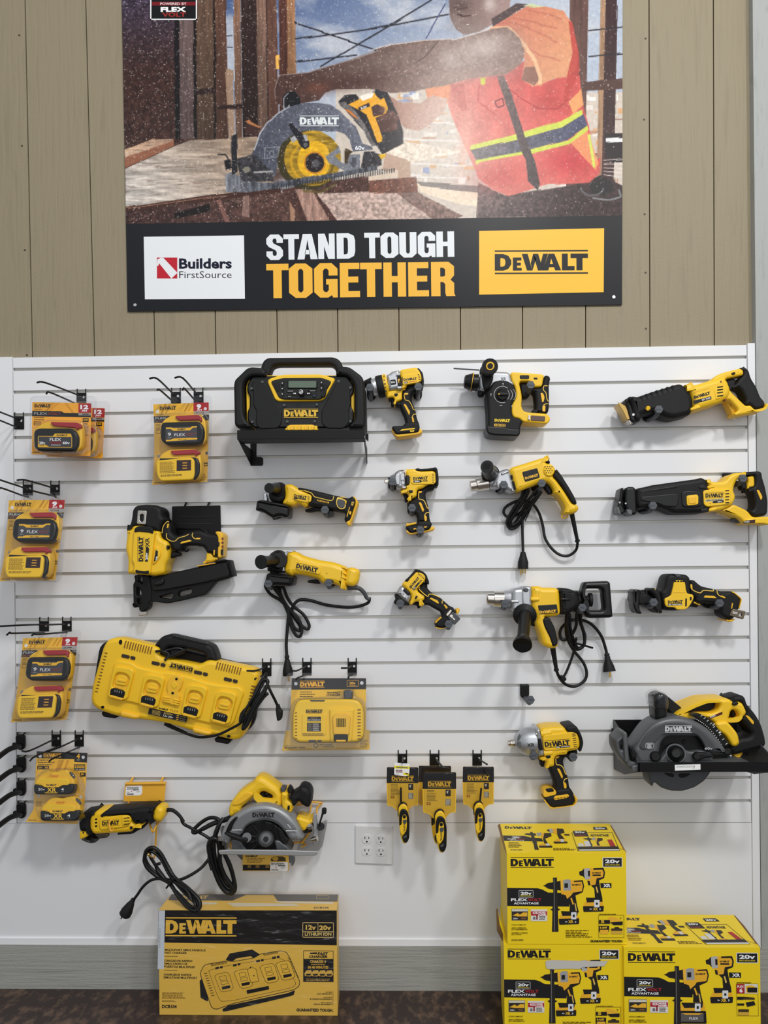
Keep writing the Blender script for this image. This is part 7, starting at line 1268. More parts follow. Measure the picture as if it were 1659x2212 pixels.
parts('cord', BLG, tbo([(840, -165, 83), (870, -110, 82), (960, -60, 86), (1180, 70, 90), (1215, 200, 70), (1150, 330, 60), (1030, 450, 56), (820, 555, 60), (640, 540, 66), (480, 420, 70), (410, 300, 74), (440, 200, 74), (540, 190, 70), (640, 320, 66), (740, 520, 62), (900, 680, 60), (1030, 820, 60), (1020, 910, 60), (920, 880, 60), (760, 680, 62), (600, 480, 68), (470, 280, 72), (480, 215, 76), (590, 300, 74), (700, 500, 68), (850, 680, 64), (1000, 830, 62), (960, 880, 64), (820, 740, 66), (680, 590, 70), (560, 450, 74), (540, 380, 74), (590, 360, 72)], 5.0, 6)); parts('cord', BLG, tbo([(395, 330, 80), (420, 210, 80), (500, 172, 80), (590, 240, 78), (680, 400, 74), (760, 530, 72), (920, 660, 68), (1050, 800, 66), (1050, 900, 66), (960, 915, 66), (820, 780, 68), (700, 600, 72), (560, 520, 76), (440, 420, 80), (395, 330, 80)], 6.2, 6)); parts('cord', BLG, tbo([(960, 800, 76), (900, 680, 78), (740, 580, 80), (600, 545, 82), (480, 560, 82), (380, 640, 80), (310, 740, 78), (262, 800, 76)], 4.6, 6)); parts('cord_tie', BLG, tbo([(660, 655, 82), (740, 545, 86)], 3.2, 1))
part('plug', BLK, lathe((268, 785, 76), (155, 990, 78), [(0, 7), (.15, 8), (.3, 12), (.7, 19), (.92, 19), (1, 14)])); parts('plug_pin', GRY, tb([(135, 985, 78), (118, 1022, 78)], 2, 1, n=8))
# ================================================================ corded circular saw on its wire rack
fr(400, 1660, 5.184)
thing('saw_rack', 'yellow wire rack holding the corded circular saw, printed card below', 'bracket', 900, 400, 0)
part('rack_wire', YMT, tb([(660, 395, 14), (1475, 378, 14), (1478, 440, 14), (1440, 640, 60), (1300, 840, 70)], 3.2, 3)); part('rack_wire', YMT, tb([(655, 380, 14), (690, 430, 30), (640, 640, 40), (510, 835, 60), (520, 900, 80)], 3.2, 3)); part('rack_wire', YMT, tb([(1240, 410, 12), (1410, 408, 12), (1375, 540, 20)], 3, 2)); part('rack_wire', YMT, tb([(480, 835, 60), (1310, 828, 60), (1300, 880, 64)], 3, 2)); part('wall_tab', YMT, tb([(740, 340, -6), (735, 365, 8), (720, 395, 14)], 3.2, 2)); part('wall_tab', YMT, tb([(1395, 335, -6), (1390, 360, 8), (1385, 385, 14)], 3.2, 2))
part('info_card', GBX, pr([(640, 930), (1160, 930), (1158, 1148), (645, 1150)], 30, 33, .5, 1)); I = Ink(33.1); I.logo(K_, 678, 966, 136, 0, 30, False); I.text(K_, '7 1/4" Lightweight Circular Saw', 680, 1012, 215, 12, 0, .02); I.lines((80, 54, 24), 690, 1022, 200, 3, 14, 6, .3); I.poly((70, 56, 36), [(960, 1010), (990, 985), (1090, 985), (1120, 1000), (1130, 1040), (960, 1040)]); I.poly((190, 150, 60), ell(1010, 1010, 34, 24, n=14)); I.poly(K_, [(646, 1078), (950, 1078), (950, 1142), (646, 1142)])
for x in (700, 790, 900): I.lines((214, 170, 70), x, 1088, 44, 2, 15, 6, .2)
I.build('card_print'); part('sticker', STK, pr([(955, 1052), (1150, 1048), (1148, 1150), (952, 1155)], 33, 34, .05, 3)); I = Ink(34.1); I.lines((40, 40, 44), 962, 1060, 160, 2, 14, 8, .1); I.lines((30, 30, 34), 1042, 1084, 80, 1, 9, 12, 0); I.text((190, 30, 40), 'K', 1012, 1116, 18, 16, 0, .03); I.lines((130, 130, 134), 1070, 1104, 60, 2, 9, 5)
for k in range(20): I.rect((40, 40, 44), 965+k*4, 1130, 967+k*4, 1143)
I.build('sticker_print')
thing('circular_saw', 'grey and yellow corded circular saw on a yellow wire rack above the charger carton', 'circular saw', 900, 900, 80)
part('upper_guard', M('grey_metal_guard', (140, 142, 144), .4, metal=.4), pr([(412, 730), (440, 640), (500, 560), (570, 500), (680, 422), (800, 382), (920, 376), (1040, 405), (1160, 470), (1240, 550), (1310, 670), (1335, 760), (1300, 782), (1180, 782), (1130, 700), (1055, 612), (960, 568), (860, 566), (740, 602), (680, 650), (640, 740), (540, 740), (510, 840), (425, 800)], 60, 150, 16, 12)); part('guard_face', M('slate_guard_face', (104, 106, 109), .5), pr([(530, 690), (560, 600), (640, 520), (760, 465), (900, 452), (1040, 485), (1140, 560), (1220, 640), (1255, 695), (1130, 692), (1055, 605), (960, 560), (860, 560), (740, 590), (670, 640), (640, 690)], 142, 155, 3, 8)); part('guard_slot', BLG, pr([(450, 710), (500, 600), (560, 545), (592, 545), (540, 620), (515, 700)], 144, 156, 2, 6))
part('blade_cover', BLG, pr([(x, min(y, 925)) for x, y in ell(880, 780, 250, 225)], 60, 138, 6, 0)); parts('cover_rib', BLK, *[tb([(880, 790, 132), (880+200*math.cos(t), 790+190*math.sin(t), 138)], 5, 1, n=8) for t in (2.4, 2.9, 3.4, -2.2, -1.6, -1.0)]); part('hub', BLG, lathe((905, 785, 130), (905, 787, 160), [(0, 31), (.5, 31), (.6, 26), (1, 24)])); part('washer', GMT, lathe((905, 787, 156), (905, 787, 166), [(0, 20), (.7, 19), (1, 14)])); part('arbor_nut', BLK, lathe((903, 792, 164), (903, 793, 176), [(0, 9), (1, 8)], 6))
parts('lower_guard', GMT, pr([(528, 770), (640, 760), (660, 830), (720, 905), (700, 940), (600, 935), (545, 890)], 70, 146, 4, 8), pr([(1010, 780), (1060, 780), (1160, 850), (1200, 912), (1180, 940), (1050, 930), (1030, 860)], 70, 146, 4, 8)); part('guard_plate', BLK, pr([(1035, 640), (1090, 680), (1130, 760), (1165, 780), (1150, 830), (1100, 830), (1060, 760)], 120, 150, 3, 8)); part('guard_lever', BLK, pr([(430, 722), (470, 712), (640, 770), (690, 770), (712, 800), (690, 830), (640, 825), (520, 780)], 148, 166, 5, 6)); part('lever_boss', GMT, lathe((690, 770, 140), (690, 772, 160), [(0, 15), (1, 14)])); parts('blade_tip', GMT, pr([(1160, 965), (1225, 968), (1232, 1040), (1205, 1092), (1185, 1085), (1195, 1060), (1165, 1060)], 90, 100, 2, 4), pr([(570, 955), (640, 960), (640, 1030)], 90, 100, 2, 2))
parts('base_plate', M('zinc_plate', (168, 169, 168), .4, metal=.6), pr([(372, 918), (500, 908), (1210, 915), (1492, 928), (1478, 965), (1440, 978), (600, 965), (385, 962)], 168, 176, 2, 3), pr([(1250, 905), (1300, 780), (1340, 690), (1590, 580), (1588, 620), (1540, 860), (1490, 925)], 40, 56, 2, 3), pr([(385, 900), (430, 840), (470, 820), (480, 905)], 60, 80, 2, 3)); part('depth_bracket', SIL, pr([(1432, 510), (1470, 498), (1482, 600), (1482, 850), (1425, 862), (1440, 700)], 110, 122, 3, 6)); parts('bolt', CHR, lathe((1365, 650, 120), (1425, 640, 124), [(0, 9), (.3, 9), (.35, 12), (1, 12)], 10), lathe((1410, 800, 122), (1480, 780, 126), [(0, 6), (1, 9)], 10), lathe((395, 790, 130), (415, 785, 138), [(0, 9), (1, 9)], 10)); parts('depth_lever', BLK, pr([(1530, 450), (1545, 443), (1582, 445), (1580, 508), (1550, 512), (1520, 600), (1505, 700), (1490, 695), (1500, 600), (1530, 500)], 120, 134, 3, 4), lathe((1520, 650, 110), (1520, 650, 132), [(0, 12), (1, 11)])); part('front_bracket', GMT, pr([(395, 660), (420, 660), (440, 740), (450, 850), (420, 860), (415, 760)], 100, 130, 3, 5))
part('rear_handle', YEL, pr([(490, 470), (515, 375), (600, 255), (770, 140), (800, 85), (850, 70), (910, 92), (1055, 195), (1100, 262), (1110, 335), (1092, 415), (1040, 405), (960, 378), (880, 375), (830, 320), (795, 292), (720, 350), (640, 420), (632, 470), (570, 498), (520, 535)], 40, 118, 16, 14, holes=[[(830, 288), (862, 245), (910, 246), (985, 290), (985, 318), (960, 325), (870, 315)]])); part('handle_pad', YLD, pr([(525, 400), (600, 330), (680, 265), (740, 265), (765, 290), (700, 345), (620, 400), (555, 415)], 110, 122, 3, 10)); part('trigger', BLK, pr([(835, 285), (862, 250), (895, 250), (885, 300), (920, 310), (930, 270), (985, 295), (975, 320), (870, 312)], 56, 100, 3, 4)); part('motor', YEL, pr([(1090, 250), (1120, 240), (1165, 250), (1160, 330), (1195, 340), (1242, 380), (1205, 455), (1190, 470), (1100, 425)], 30, 130, 9, 8)); part('motor_label', GRY, pr([(1070, 205), (1130, 210), (1115, 270), (1090, 265)], 80, 120, 2, 3)); part('motor_wing', YEL, pr([(1245, 535), (1290, 522), (1400, 560), (1428, 535), (1432, 600), (1330, 690), (1300, 640)], 60, 130, 8, 8))
part('front_knob', BLK, pr([(1158, 320), (1200, 272), (1262, 240), (1285, 190), (1325, 178), (1392, 202), (1424, 270), (1412, 395), (1380, 426), (1310, 388), (1282, 348), (1215, 425), (1195, 345)], 60, 138, 14, 12)); parts('small_knob', BLK, pr([(1145, 215), (1170, 195), (1200, 235), (1210, 265), (1160, 270)], 80, 120, 5, 6), pr([(1150, 410), (1175, 405), (1175, 455), (1150, 460)], 100, 134, 2, 4)); part('panel_strip', BLM, pr([(1330, 690), (1425, 665), (1425, 700), (1335, 715)], 90, 128, 2, 3))
I = Ink(155.3); I.logo(K_, 752, 488, 250, -.5, 66); I.poly((190, 190, 192), [(1140, 625), (1155, 625), (1190, 668), (1180, 672)]); I.poly((190, 190, 192), [(530, 684), (640, 684), (640, 692), (525, 694)]); I.poly((190, 190, 192), [(1130, 690), (1252, 692), (1256, 702), (1130, 704)]); I.build('guard_print')
part('strain_relief', BLK, tb([(540, 535, 80), (460, 570, 84), (330, 610, 90), (190, 680, 96)], 9, 6, taper=7)); parts('cord', BLG, tb([(190, 680, 96), (110, 720, 92), (90, 690, 86), (200, 590, 84), (300, 550, 88), (385, 590, 94), (345, 740, 104), (300, 860, 108), (270, 990, 100), (300, 1130, 92)], 6, 6))
parts('cord', BLG, tb([(430, 560, 92), (385, 620, 102), (335, 740, 108), (320, 880, 108), (350, 1080, 100), (400, 1230, 96), (470, 1330, 94), (530, 1340, 94), (545, 1250, 96), (500, 1080, 98), (440, 960, 100), (390, 820, 104), (330, 770, 106), (270, 820, 106), (265, 930, 104), (310, 1090, 100), (370, 1250, 96), (450, 1360, 92), (520, 1400, 92), (560, 1330, 92), (520, 1150, 96), (460, 1000, 100), (410, 880, 104)], 6.6, 6)); parts('cord', BLG, tb([(262, 860, 112), (300, 790, 114), (360, 800, 112), (385, 900, 110), (390, 1060, 106), (440, 1200, 102), (530, 1340, 98), (480, 1390, 98), (400, 1310, 100), (330, 1150, 104), (280, 980, 110), (262, 860, 112)], 7.4, 6))
# ================================================================ four-bay charger hung by its end
fr(180, 1350, 3.77)
thing('battery_charger', 'big yellow four-bay charger hanging tilted with its handle up', 'charger', 800, 500, 40)
part('body', YEL, pr([(78, 600), (92, 480), (180, 170), (215, 115), (290, 96), (600, 165), (640, 188), (628, 238), (690, 268), (955, 320), (1010, 288), (1050, 280), (1405, 352), (1440, 400), (1422, 500), (1345, 830), (1305, 905), (1250, 932), (1190, 920), (880, 850), (690, 790), (290, 738), (150, 690), (95, 650)], 24, 100, 14, 22)); part('deck', YEL, pr([(205, 560), (250, 320), (290, 285), (400, 305), (450, 345), (640, 385), (720, 385), (860, 420), (1040, 480), (1280, 505), (1312, 550), (1225, 800), (1180, 835), (760, 740), (400, 630), (230, 605)], 92, 108, 5, 16)); part('back_shell', BLK, pr([(140, 160), (290, 88), (640, 165), (1060, 262), (1420, 345), (1455, 420), (1400, 790), (1330, 880), (100, 560), (90, 480)], 10, 40, 6, 14))
for dx, dy in ((0, 0), (250, 62), (595, 147), (835, 197)):
    s = lambda *p: [(x+dx, y+dy) for x, y in p]
    r = part('charging_bay', YEL, pr(s((200, 570), (245, 360), (280, 335), (390, 352), (418, 378), (362, 600), (330, 612), (212, 590)), 100, 118, 4, 12, holes=[s((232, 515), (262, 410), (285, 385), (350, 395), (385, 430), (345, 545))]))
    part('bay_floor', YLD, pr(s((225, 560), (255, 400), (380, 410), (355, 585)), 98, 108.6, 1, 4), parent=r); part('bay_step', YEL, pr(s((268, 430), (290, 405), (345, 412), (365, 440), (350, 500), (258, 482)), 104, 113, 3, 6), parent=r); part('key', YLD, pr(s((280, 440), (350, 455), (345, 470), (278, 456)), 110, 116, 1, 3), parent=r)
    part('contacts', BLG, pr(s((226, 520), (250, 512), (344, 540), (338, 572), (326, 598), (220, 572)), 104, 121, 1.5, 3), parent=r); part('lip', YLD, pr(s((222, 566), (328, 596), (320, 614), (216, 588)), 104, 124, 2, 3), parent=r); parts('pin', SIL, *[tb([(260+dx+k*18, 528+dy+k*4, 121), (256+dx+k*18, 545+dy+k*4, 122)], 1.2, 1, n=6) for k in range(4)], parent=r)
for x, y in ((345, 254), (590, 311), (935, 386), (1178, 443)):
    part('status_window', M('dark_brown_lens', (44, 34, 26), .25), pr([(x-30, y-20), (x+35, y-5), (x+30, y+22), (x-35, y+8)], 94, 103, 1, 3)); part('status_window', MATS['dark_brown_lens'], pr([(x+42, y-4), (x+82, y+6), (x+76, y+33), (x+38, y+24)], 94, 103, 1, 3))
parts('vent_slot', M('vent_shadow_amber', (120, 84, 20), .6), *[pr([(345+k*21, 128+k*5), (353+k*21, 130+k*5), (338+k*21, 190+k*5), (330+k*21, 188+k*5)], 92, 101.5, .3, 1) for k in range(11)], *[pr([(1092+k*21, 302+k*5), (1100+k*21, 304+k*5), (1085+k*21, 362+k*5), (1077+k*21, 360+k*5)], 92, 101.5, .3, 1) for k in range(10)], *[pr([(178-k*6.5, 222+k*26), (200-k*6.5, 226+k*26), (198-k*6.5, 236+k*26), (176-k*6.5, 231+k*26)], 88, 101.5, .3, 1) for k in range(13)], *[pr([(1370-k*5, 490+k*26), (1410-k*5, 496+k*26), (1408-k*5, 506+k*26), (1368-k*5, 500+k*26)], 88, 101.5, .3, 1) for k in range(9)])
part('center_post', YLD, pr([(690, 450), (735, 400), (785, 410), (818, 445), (795, 520), (770, 545), (790, 580), (760, 660), (640, 628), (650, 580), (690, 560), (680, 510)], 104, 116, 3, 6)); parts('post_rib', YEL, *[pr([(650+k*4, 580+k*18), (710, 590+k*18), (708, 600+k*18), (648+k*4, 590+k*18)], 112, 119, 1, 2) for k in range(3)], *[pr([(735, 600+k*18), (790-k*4, 612+k*18), (788-k*4, 622+k*18), (733, 610+k*18)], 112, 119, 1, 2) for k in range(3)]); parts('post_screw', BLM, pr(ell(759, 440, 11, n=12), 112, 117, .4, 0), pr(ell(728, 555, 11, n=12), 112, 117, .4, 0)); part('post_hex', YEL, pr(ell(742, 490, 24, 26, n=8), 112, 118, 1, 0))
part('handle', BLK, pr([(585, 168), (645, 95), (700, 74), (740, 80), (1005, 140), (1062, 168), (1085, 215), (1108, 300), (1010, 288), (1005, 245), (985, 228), (840, 190), (700, 175), (660, 245), (625, 235), (640, 190)], 20, 92, 12, 10)); parts('handle_rib', BLG, *[pr([(735+k*20, 86+k*4.6), (747+k*20, 89+k*4.6), (742+k*20, 106+k*4.6), (730+k*20, 103+k*4.6)], 70, 95, 1, 1) for k in range(14)]); parts('cord_tie', BLG, tb([(590, 215, 100), (650, 215, 104), (700, 240, 100), (660, 290, 108)], 4, 4), tb([(640, 220, 100), (760, 190, 96), (820, 215, 90), (700, 260, 100), (830, 200, 92)], 5, 5), pr([(660, 190), (820, 190), (832, 225), (700, 262), (650, 245)], 60, 92, 4, 6))
parts('foot', BLK, pr([(158, 700), (290, 715), (300, 740), (275, 755), (175, 742)], 20, 80, 5, 6)); parts('foot', BLK, pr([(1075, 920), (1100, 905), (1210, 930), (1200, 955), (1180, 963), (1085, 945)], 20, 80, 5, 6)); part('bumper', YLD, pr([(300, 705), (325, 692), (465, 730), (462, 760), (430, 768), (310, 745)], 70, 110, 8, 8)); part('bumper', YLD, pr([(888, 840), (910, 825), (1050, 865), (1050, 890), (1020, 900), (900, 875)], 70, 110, 8, 8)); parts('corner_hole', BLM, pr(ell(160, 668, 14, 12, n=12), 90, 101, .3, 0), pr(ell(1185, 905, 14, 12, n=12), 90, 101, .3, 0), pr(ell(305, 140, 14, 20, n=12), 90, 101, .3, 0), pr([(1330, 365), (1400, 372), (1400, 380), (1330, 378)], 90, 101.5, .3, 1))
I = Ink(108.3); I.logo(K_, 884, 340+48, 190, 192.5, 46); I.poly(K_, [(538, 676), (850, 745), (838, 795), (526, 725)]); I.lines((180, 150, 70), 560, 690, 70, 4, 10, 5, .1, 12.5); I.text((190, 160, 80), 'DCB104', 655, 722, 70, 14, 12.5, .02); I.text((210, 205, 196), '12v 20v', 650, 744, 80, 16, 12.5, .02)
for k in range(3): I.rect((200, 150, 50), 760-k*2, 735+k*16, 778-k*2, 742+k*16); I.lines((150, 130, 80), 788-k*2, 742+k*16, 46, 1, 9, 4, 0, 12)
I.logo(K_, 618, 668, 76, 11, 20, False); I.text((170, 130, 30), 'FLEX', 705, 702, 72, 18, 11, .02); I.build('deck_print')
parts('cord', BLG, tb([(690, 810, 60), (760, 850, 66), (840, 885, 80), (950, 914, 96), (1090, 895, 110), (1200, 845, 122), (1290, 790, 128), (1350, 700, 128), (1420, 560, 126), (1480, 450, 118), (1505, 470, 120), (1450, 560, 128), (1380, 680, 130), (1310, 800, 130), (1300, 850, 130), (1340, 810, 128), (1400, 690, 128), (1470, 590, 124), (1500, 560, 122), (1440, 570, 128), (1360, 690, 132), (1285, 790, 134), (1290, 720, 134), (1360, 640, 132), (1410, 520, 128), (1470, 420, 112), (1490, 400, 100), (1490, 450, 116), (1520, 530, 120), (1560, 610, 110), (1582, 660, 104)], 4.4, 6)); parts('cord', BLG, tb([(1275, 790, 136), (1330, 680, 136), (1400, 560, 132), (1450, 460, 122), (1500, 455, 122), (1480, 540, 128), (1400, 660, 132), (1330, 810, 134), (1300, 840, 134)], 4.8, 6)); part('cord_relief', BLK, tb([(668, 800, 60), (720, 830, 64), (835, 880, 80)], 8, 4, taper=5)); part('plug', BLK, pr([(1570, 655), (1590, 645), (1605, 690), (1622, 700), (1615, 770), (1580, 785), (1568, 700)], 94, 122, 5, 5))
# ================================================================ boxed fast charger
fr(590, 1410, 6.912)
a = [q(280, 380), q(1388, 380), q(130, 1465)]; P5 = tilt(a[0]+(62,), a[1]+(62,), a[2]+(98,)); plane(P5)
thing('boxed_charger', 'yellow fast charger in a clear blister pack with a black header', 'charger', 830, 380, 0)
part('card', MATS['card_stock_yellow'], pr([(280, 380), (1386, 380), (1390, 1150), (1448, 1158), (1440, 1448), (130, 1466), (186, 1162), (252, 1160), (272, 560)], -1.2, 0, .2, 2))
I = Ink(.05); I.poly(K_, [(279, 380), (1387, 380), (1388, 545), (273, 552)]); I.logo((218, 160, 54), 400, 420, 368, -.5, 102); I.frame((200, 150, 60), 1100, 408, 1276, 508, 7); I.text((214, 160, 60), '20v', 1135, 470, 96, 38, 0, .04); I.lines((190, 140, 60), 1135, 482, 100, 1, 9, 9, 0); I.poly(K_, [(800, 590), (890, 592), (885, 605), (810, 603)]); I.text(K_, 'FAST', 888, 608, 126, 26, -1, .05, .25); I.text(K_, 'CHARGER', 792, 642, 214, 28, 0, .05, .25)
for k, w in enumerate((180, 222, 190)): I.lines((70, 52, 20), 400, 580+k*34, w, 1, 9, 12, 0)
I.text(K_, 'DCB1112', 172, 1396, 105, 15, -1, .02); I.text(K_, 'GUARANTEED TOUGH.', 172, 1428, 310, 20, -1, .05); I.frame((230, 210, 150), 588, 1345, 932, 1428, 4); I.poly(K_, ell(638, 1385, 38, 32, n=18)); I.poly((214, 174, 60), ell(638, 1385, 28, 23, n=18)); I.text(K_, '80% CHARGE', 692, 1382, 190, 20, 0, .03); I.text(K_, '45 MINUTES', 740, 1410, 166, 20, 0, .03); I.lines((90, 70, 30), 1300, 1285, 116, 8, 17, 8, .5)
for x, y in ((340, 462), (1324, 452)): I.poly((200, 200, 206), ell(x, y, 26, n=18))
I.build('card_print', mat=INKG)
b = part('charger_body', YEL, pr([(292, 1260), (300, 900), (330, 780), (380, 710), (450, 695), (1160, 690), (1270, 710), (1330, 790), (1355, 900), (1350, 1250), (1280, 1330), (400, 1335), (340, 1310)], 1, 46, 8, 20))
part('shell_rim', GRY, pr([(288, 1262), (296, 900), (326, 776), (378, 704), (450, 688), (1160, 684), (1272, 702), (1336, 786), (1362, 900), (1356, 1254), (1284, 1338), (398, 1342), (334, 1316)], .5, 14, 2, 20), parent=b); part('docking_bay', YEL, pr([(840, 850), (880, 835), (1180, 832), (1210, 850), (1180, 1300), (1150, 1335), (870, 1335), (850, 1290)], 38, 54, 5, 14), parent=b); part('bay_plate', YLD, pr([(880, 960), (930, 900), (1120, 900), (1160, 960), (1140, 1230), (900, 1230)], 48, 62, 4, 6), parent=b); part('bay_grille', BLM, prr(945, 980, 1085, 1105, 56, 62.5, .4, 1), parent=b); parts('grille_bar', YEL, *[prr(952+k*28, 980, 962+k*28, 1105, 58, 65, .8, 1) for k in range(5)], parent=b); part('contacts', BLG, pr([(905, 1235), (930, 1215), (1095, 1215), (1118, 1235), (1112, 1328), (910, 1328)], 50, 68, 2, 3), parent=b); part('bay_lip', YLD, pr([(935, 1300), (1090, 1300), (1085, 1330), (940, 1330)], 60, 72, 2, 2), parent=b); part('panel', YEL, pr([(435, 930), (455, 915), (775, 915), (795, 930), (790, 1215), (770, 1232), (440, 1232), (430, 1210)], 40, 49.5, 1.5, 6), parent=b)
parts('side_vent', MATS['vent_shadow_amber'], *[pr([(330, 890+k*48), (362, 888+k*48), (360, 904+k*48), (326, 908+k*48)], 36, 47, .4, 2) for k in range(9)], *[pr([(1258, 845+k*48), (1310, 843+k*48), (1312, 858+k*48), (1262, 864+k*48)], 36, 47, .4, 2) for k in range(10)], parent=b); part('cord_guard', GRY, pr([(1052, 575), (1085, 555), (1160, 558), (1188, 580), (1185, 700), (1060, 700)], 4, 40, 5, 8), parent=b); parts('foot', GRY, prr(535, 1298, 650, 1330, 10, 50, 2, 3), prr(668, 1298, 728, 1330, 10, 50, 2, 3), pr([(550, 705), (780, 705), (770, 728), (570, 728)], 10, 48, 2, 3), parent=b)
I = Ink(49.7); I.logo(K_, 492, 845, 246, 0, 58, True); I.rect(K_, 512, 955, 714, 1022); I.text((160, 130, 80), 'DCB1112', 565, 984, 96, 18, 0, .02); I.text(W_, '20V LITHIUM ION', 522, 1012, 182, 16, 0, .02); I.rect(K_, 506, 1045, 714, 1176)
for k in range(4): I.frame((170, 150, 120), 524, 1058+k*30, 572, 1076+k*30, 3); I.lines((210, 200, 190), 592, 1060+k*30, 96, 1, 9, 11, .1)
I.lines((90, 70, 30), 445, 1200, 320, 3, 12, 7, .1); I.build('panel_print', parent=b, mat=INKG)
part('blister', CLR, pr([(200, 340), (230, 300), (1440, 296), (1492, 345), (1495, 1460), (85, 1475), (160, 1160), (185, 600)], -2.4, .5, .5, 14, back=False), pr([(262, 800), (340, 680), (1000, 640), (1050, 540), (1200, 540), (1230, 650), (1330, 690), (1400, 800), (1440, 1170), (1430, 1440), (140, 1455), (195, 1170)], .6, 84, 9, 20, back=False)); plane(); fr()
# ================================================================ cartons on the floor
def carton(name, label, group, front, top_back, d0, d1, z0, side_mat, mat):
    """front: traced top left / top right corners at depth d0; top_back: traced back corners at depth d1"""
    fl, frr = WALLP.at(*front[0], d0), WALLP.at(*front[1], d0); bl, br = WALLP.at(*top_back[0], d1), WALLP.at(*top_back[1], d1)
    zt = (fl.z+frr.z)/2; y0, y1 = -d0/1000, -d1/1000
    thing(name, label, 'carton', 0, 0, 0, group); c = Vector(((fl.x+frr.x)/2, (y0+y1)/2, z0))
    CUR.location = c; WL[CUR.name] = tuple(c)
    def hexa(e, za, zb):
        P = [(fl.x-e, y0-e), (frr.x+e, y0-e), (br.x+e, y1+e), (bl.x-e, y1+e)]; V = [Vector((x, y, z)) for z in (za, zb) for x, y in P]
        return V, [(3, 2, 1, 0), (4, 5, 6, 7), (0, 1, 5, 4), (1, 2, 6, 5), (2, 3, 7, 6), (3, 0, 4, 7)]
    part('carton_body', mat, hexa(0, z0+.0006, zt), smooth=False)
    return zt, hexa
def flap(P, d0, d1):
    part('cardboard_edge', CRD, pr(P, d0, d1, .5, 0))
YC = (226, 188, 22)
def drill_art(I, o, dark=True, big=False):
    s = lambda *p: [(x+o[0], y+o[1]) for x, y in p]; y = (222, 166, 44)
    k = (34, 32, 30)
    I.poly(k, s((585, 795), (610, 786), (640, 765), (700, 758), (785, 740), (785, 850), (700, 838), (640, 828), (610, 806))); I.poly((226, 176, 60), s((780, 730), (812, 728), (815, 856), (785, 852))); I.poly((150, 150, 152), s((810, 742), (840, 725), (895, 728), (900, 850), (815, 855))); I.poly((34, 32, 30), s((825, 770), (865, 768), (865, 820), (825, 822))); I.poly(y, s((893, 735), (1030, 735), (1042, 800), (1030, 860), (920, 872), (900, 900), (860, 960), (840, 905), (790, 890), (785, 852), (900, 848)))
    I.poly(k, s((930, 742), (1030, 735), (1046, 800), (1030, 868), (985, 890), (948, 905), (962, 1000), (985, 1095), (880, 1095), (885, 1010), (852, 945), (905, 900), (920, 875), (1020, 858), (1032, 800), (1018, 752), (932, 756))); I.poly(k, s((805, 890), (840, 905), (830, 945), (808, 925))); I.poly(y, s((890, 935), (905, 930), (930, 1000), (915, 1010))); I.logo(K_, 910+o[0], 775+o[1], 100, -2, 26, False); I.poly((214, 180, 90), s((935, 985), (950, 1000), (962, 1080), (950, 1080)))
    if big: I.poly(y, s((730, 1170), (780, 1080), (990, 1085), (1005, 1170))); I.poly(k, s((760, 1085), (980, 1085), (975, 1135), (790, 1140))); I.poly(k, s((730, 1168), (1010, 1168), (1015, 1300), (740, 1300)), R=14); I.poly((90, 86, 84), s((755, 1190), (985, 1190), (985, 1280), (755, 1280))); I.poly(y, s((760, 1192), (980, 1192), (940, 1208), (800, 1208))); I.text(W_, 'FLEX', 840+o[0], 1258+o[1], 90, 26, 0, .01)
    else: I.poly(y, s((760, 1170), (800, 1090), (960, 1090), (986, 1165))); I.poly(k, s((785, 1080), (975, 1085), (965, 1130), (800, 1135))); I.poly(k, s((758, 1165), (988, 1160), (985, 1225), (765, 1232)), R=10); I.text((226, 180, 50), 'XR', 865+o[0], 1212+o[1], 56, 30, 0, .03); I.text(W_, '20v', 830+o[0], 1205+o[1], 26, 14); I.text(W_, '5', 938+o[0], 1208+o[1], 16, 18)
    I.poly((206, 208, 210), s((898, 1092), (958, 1092), (955, 1172), (896, 1172)), R=8); I.rect(K_, 916+o[0], 1118+o[1], 938+o[0], 1148+o[1])
    I.poly((38, 36, 34), s((698, 705), (742, 705), (745, 870), (752, 1050), (778, 1060), (750, 1078), (755, 1310), (682, 1310), (690, 1078), (666, 1060), (690, 1050), (700, 870))); I.poly((96, 94, 92), s((706, 720), (716, 720), (716, 1300), (706, 1300)))
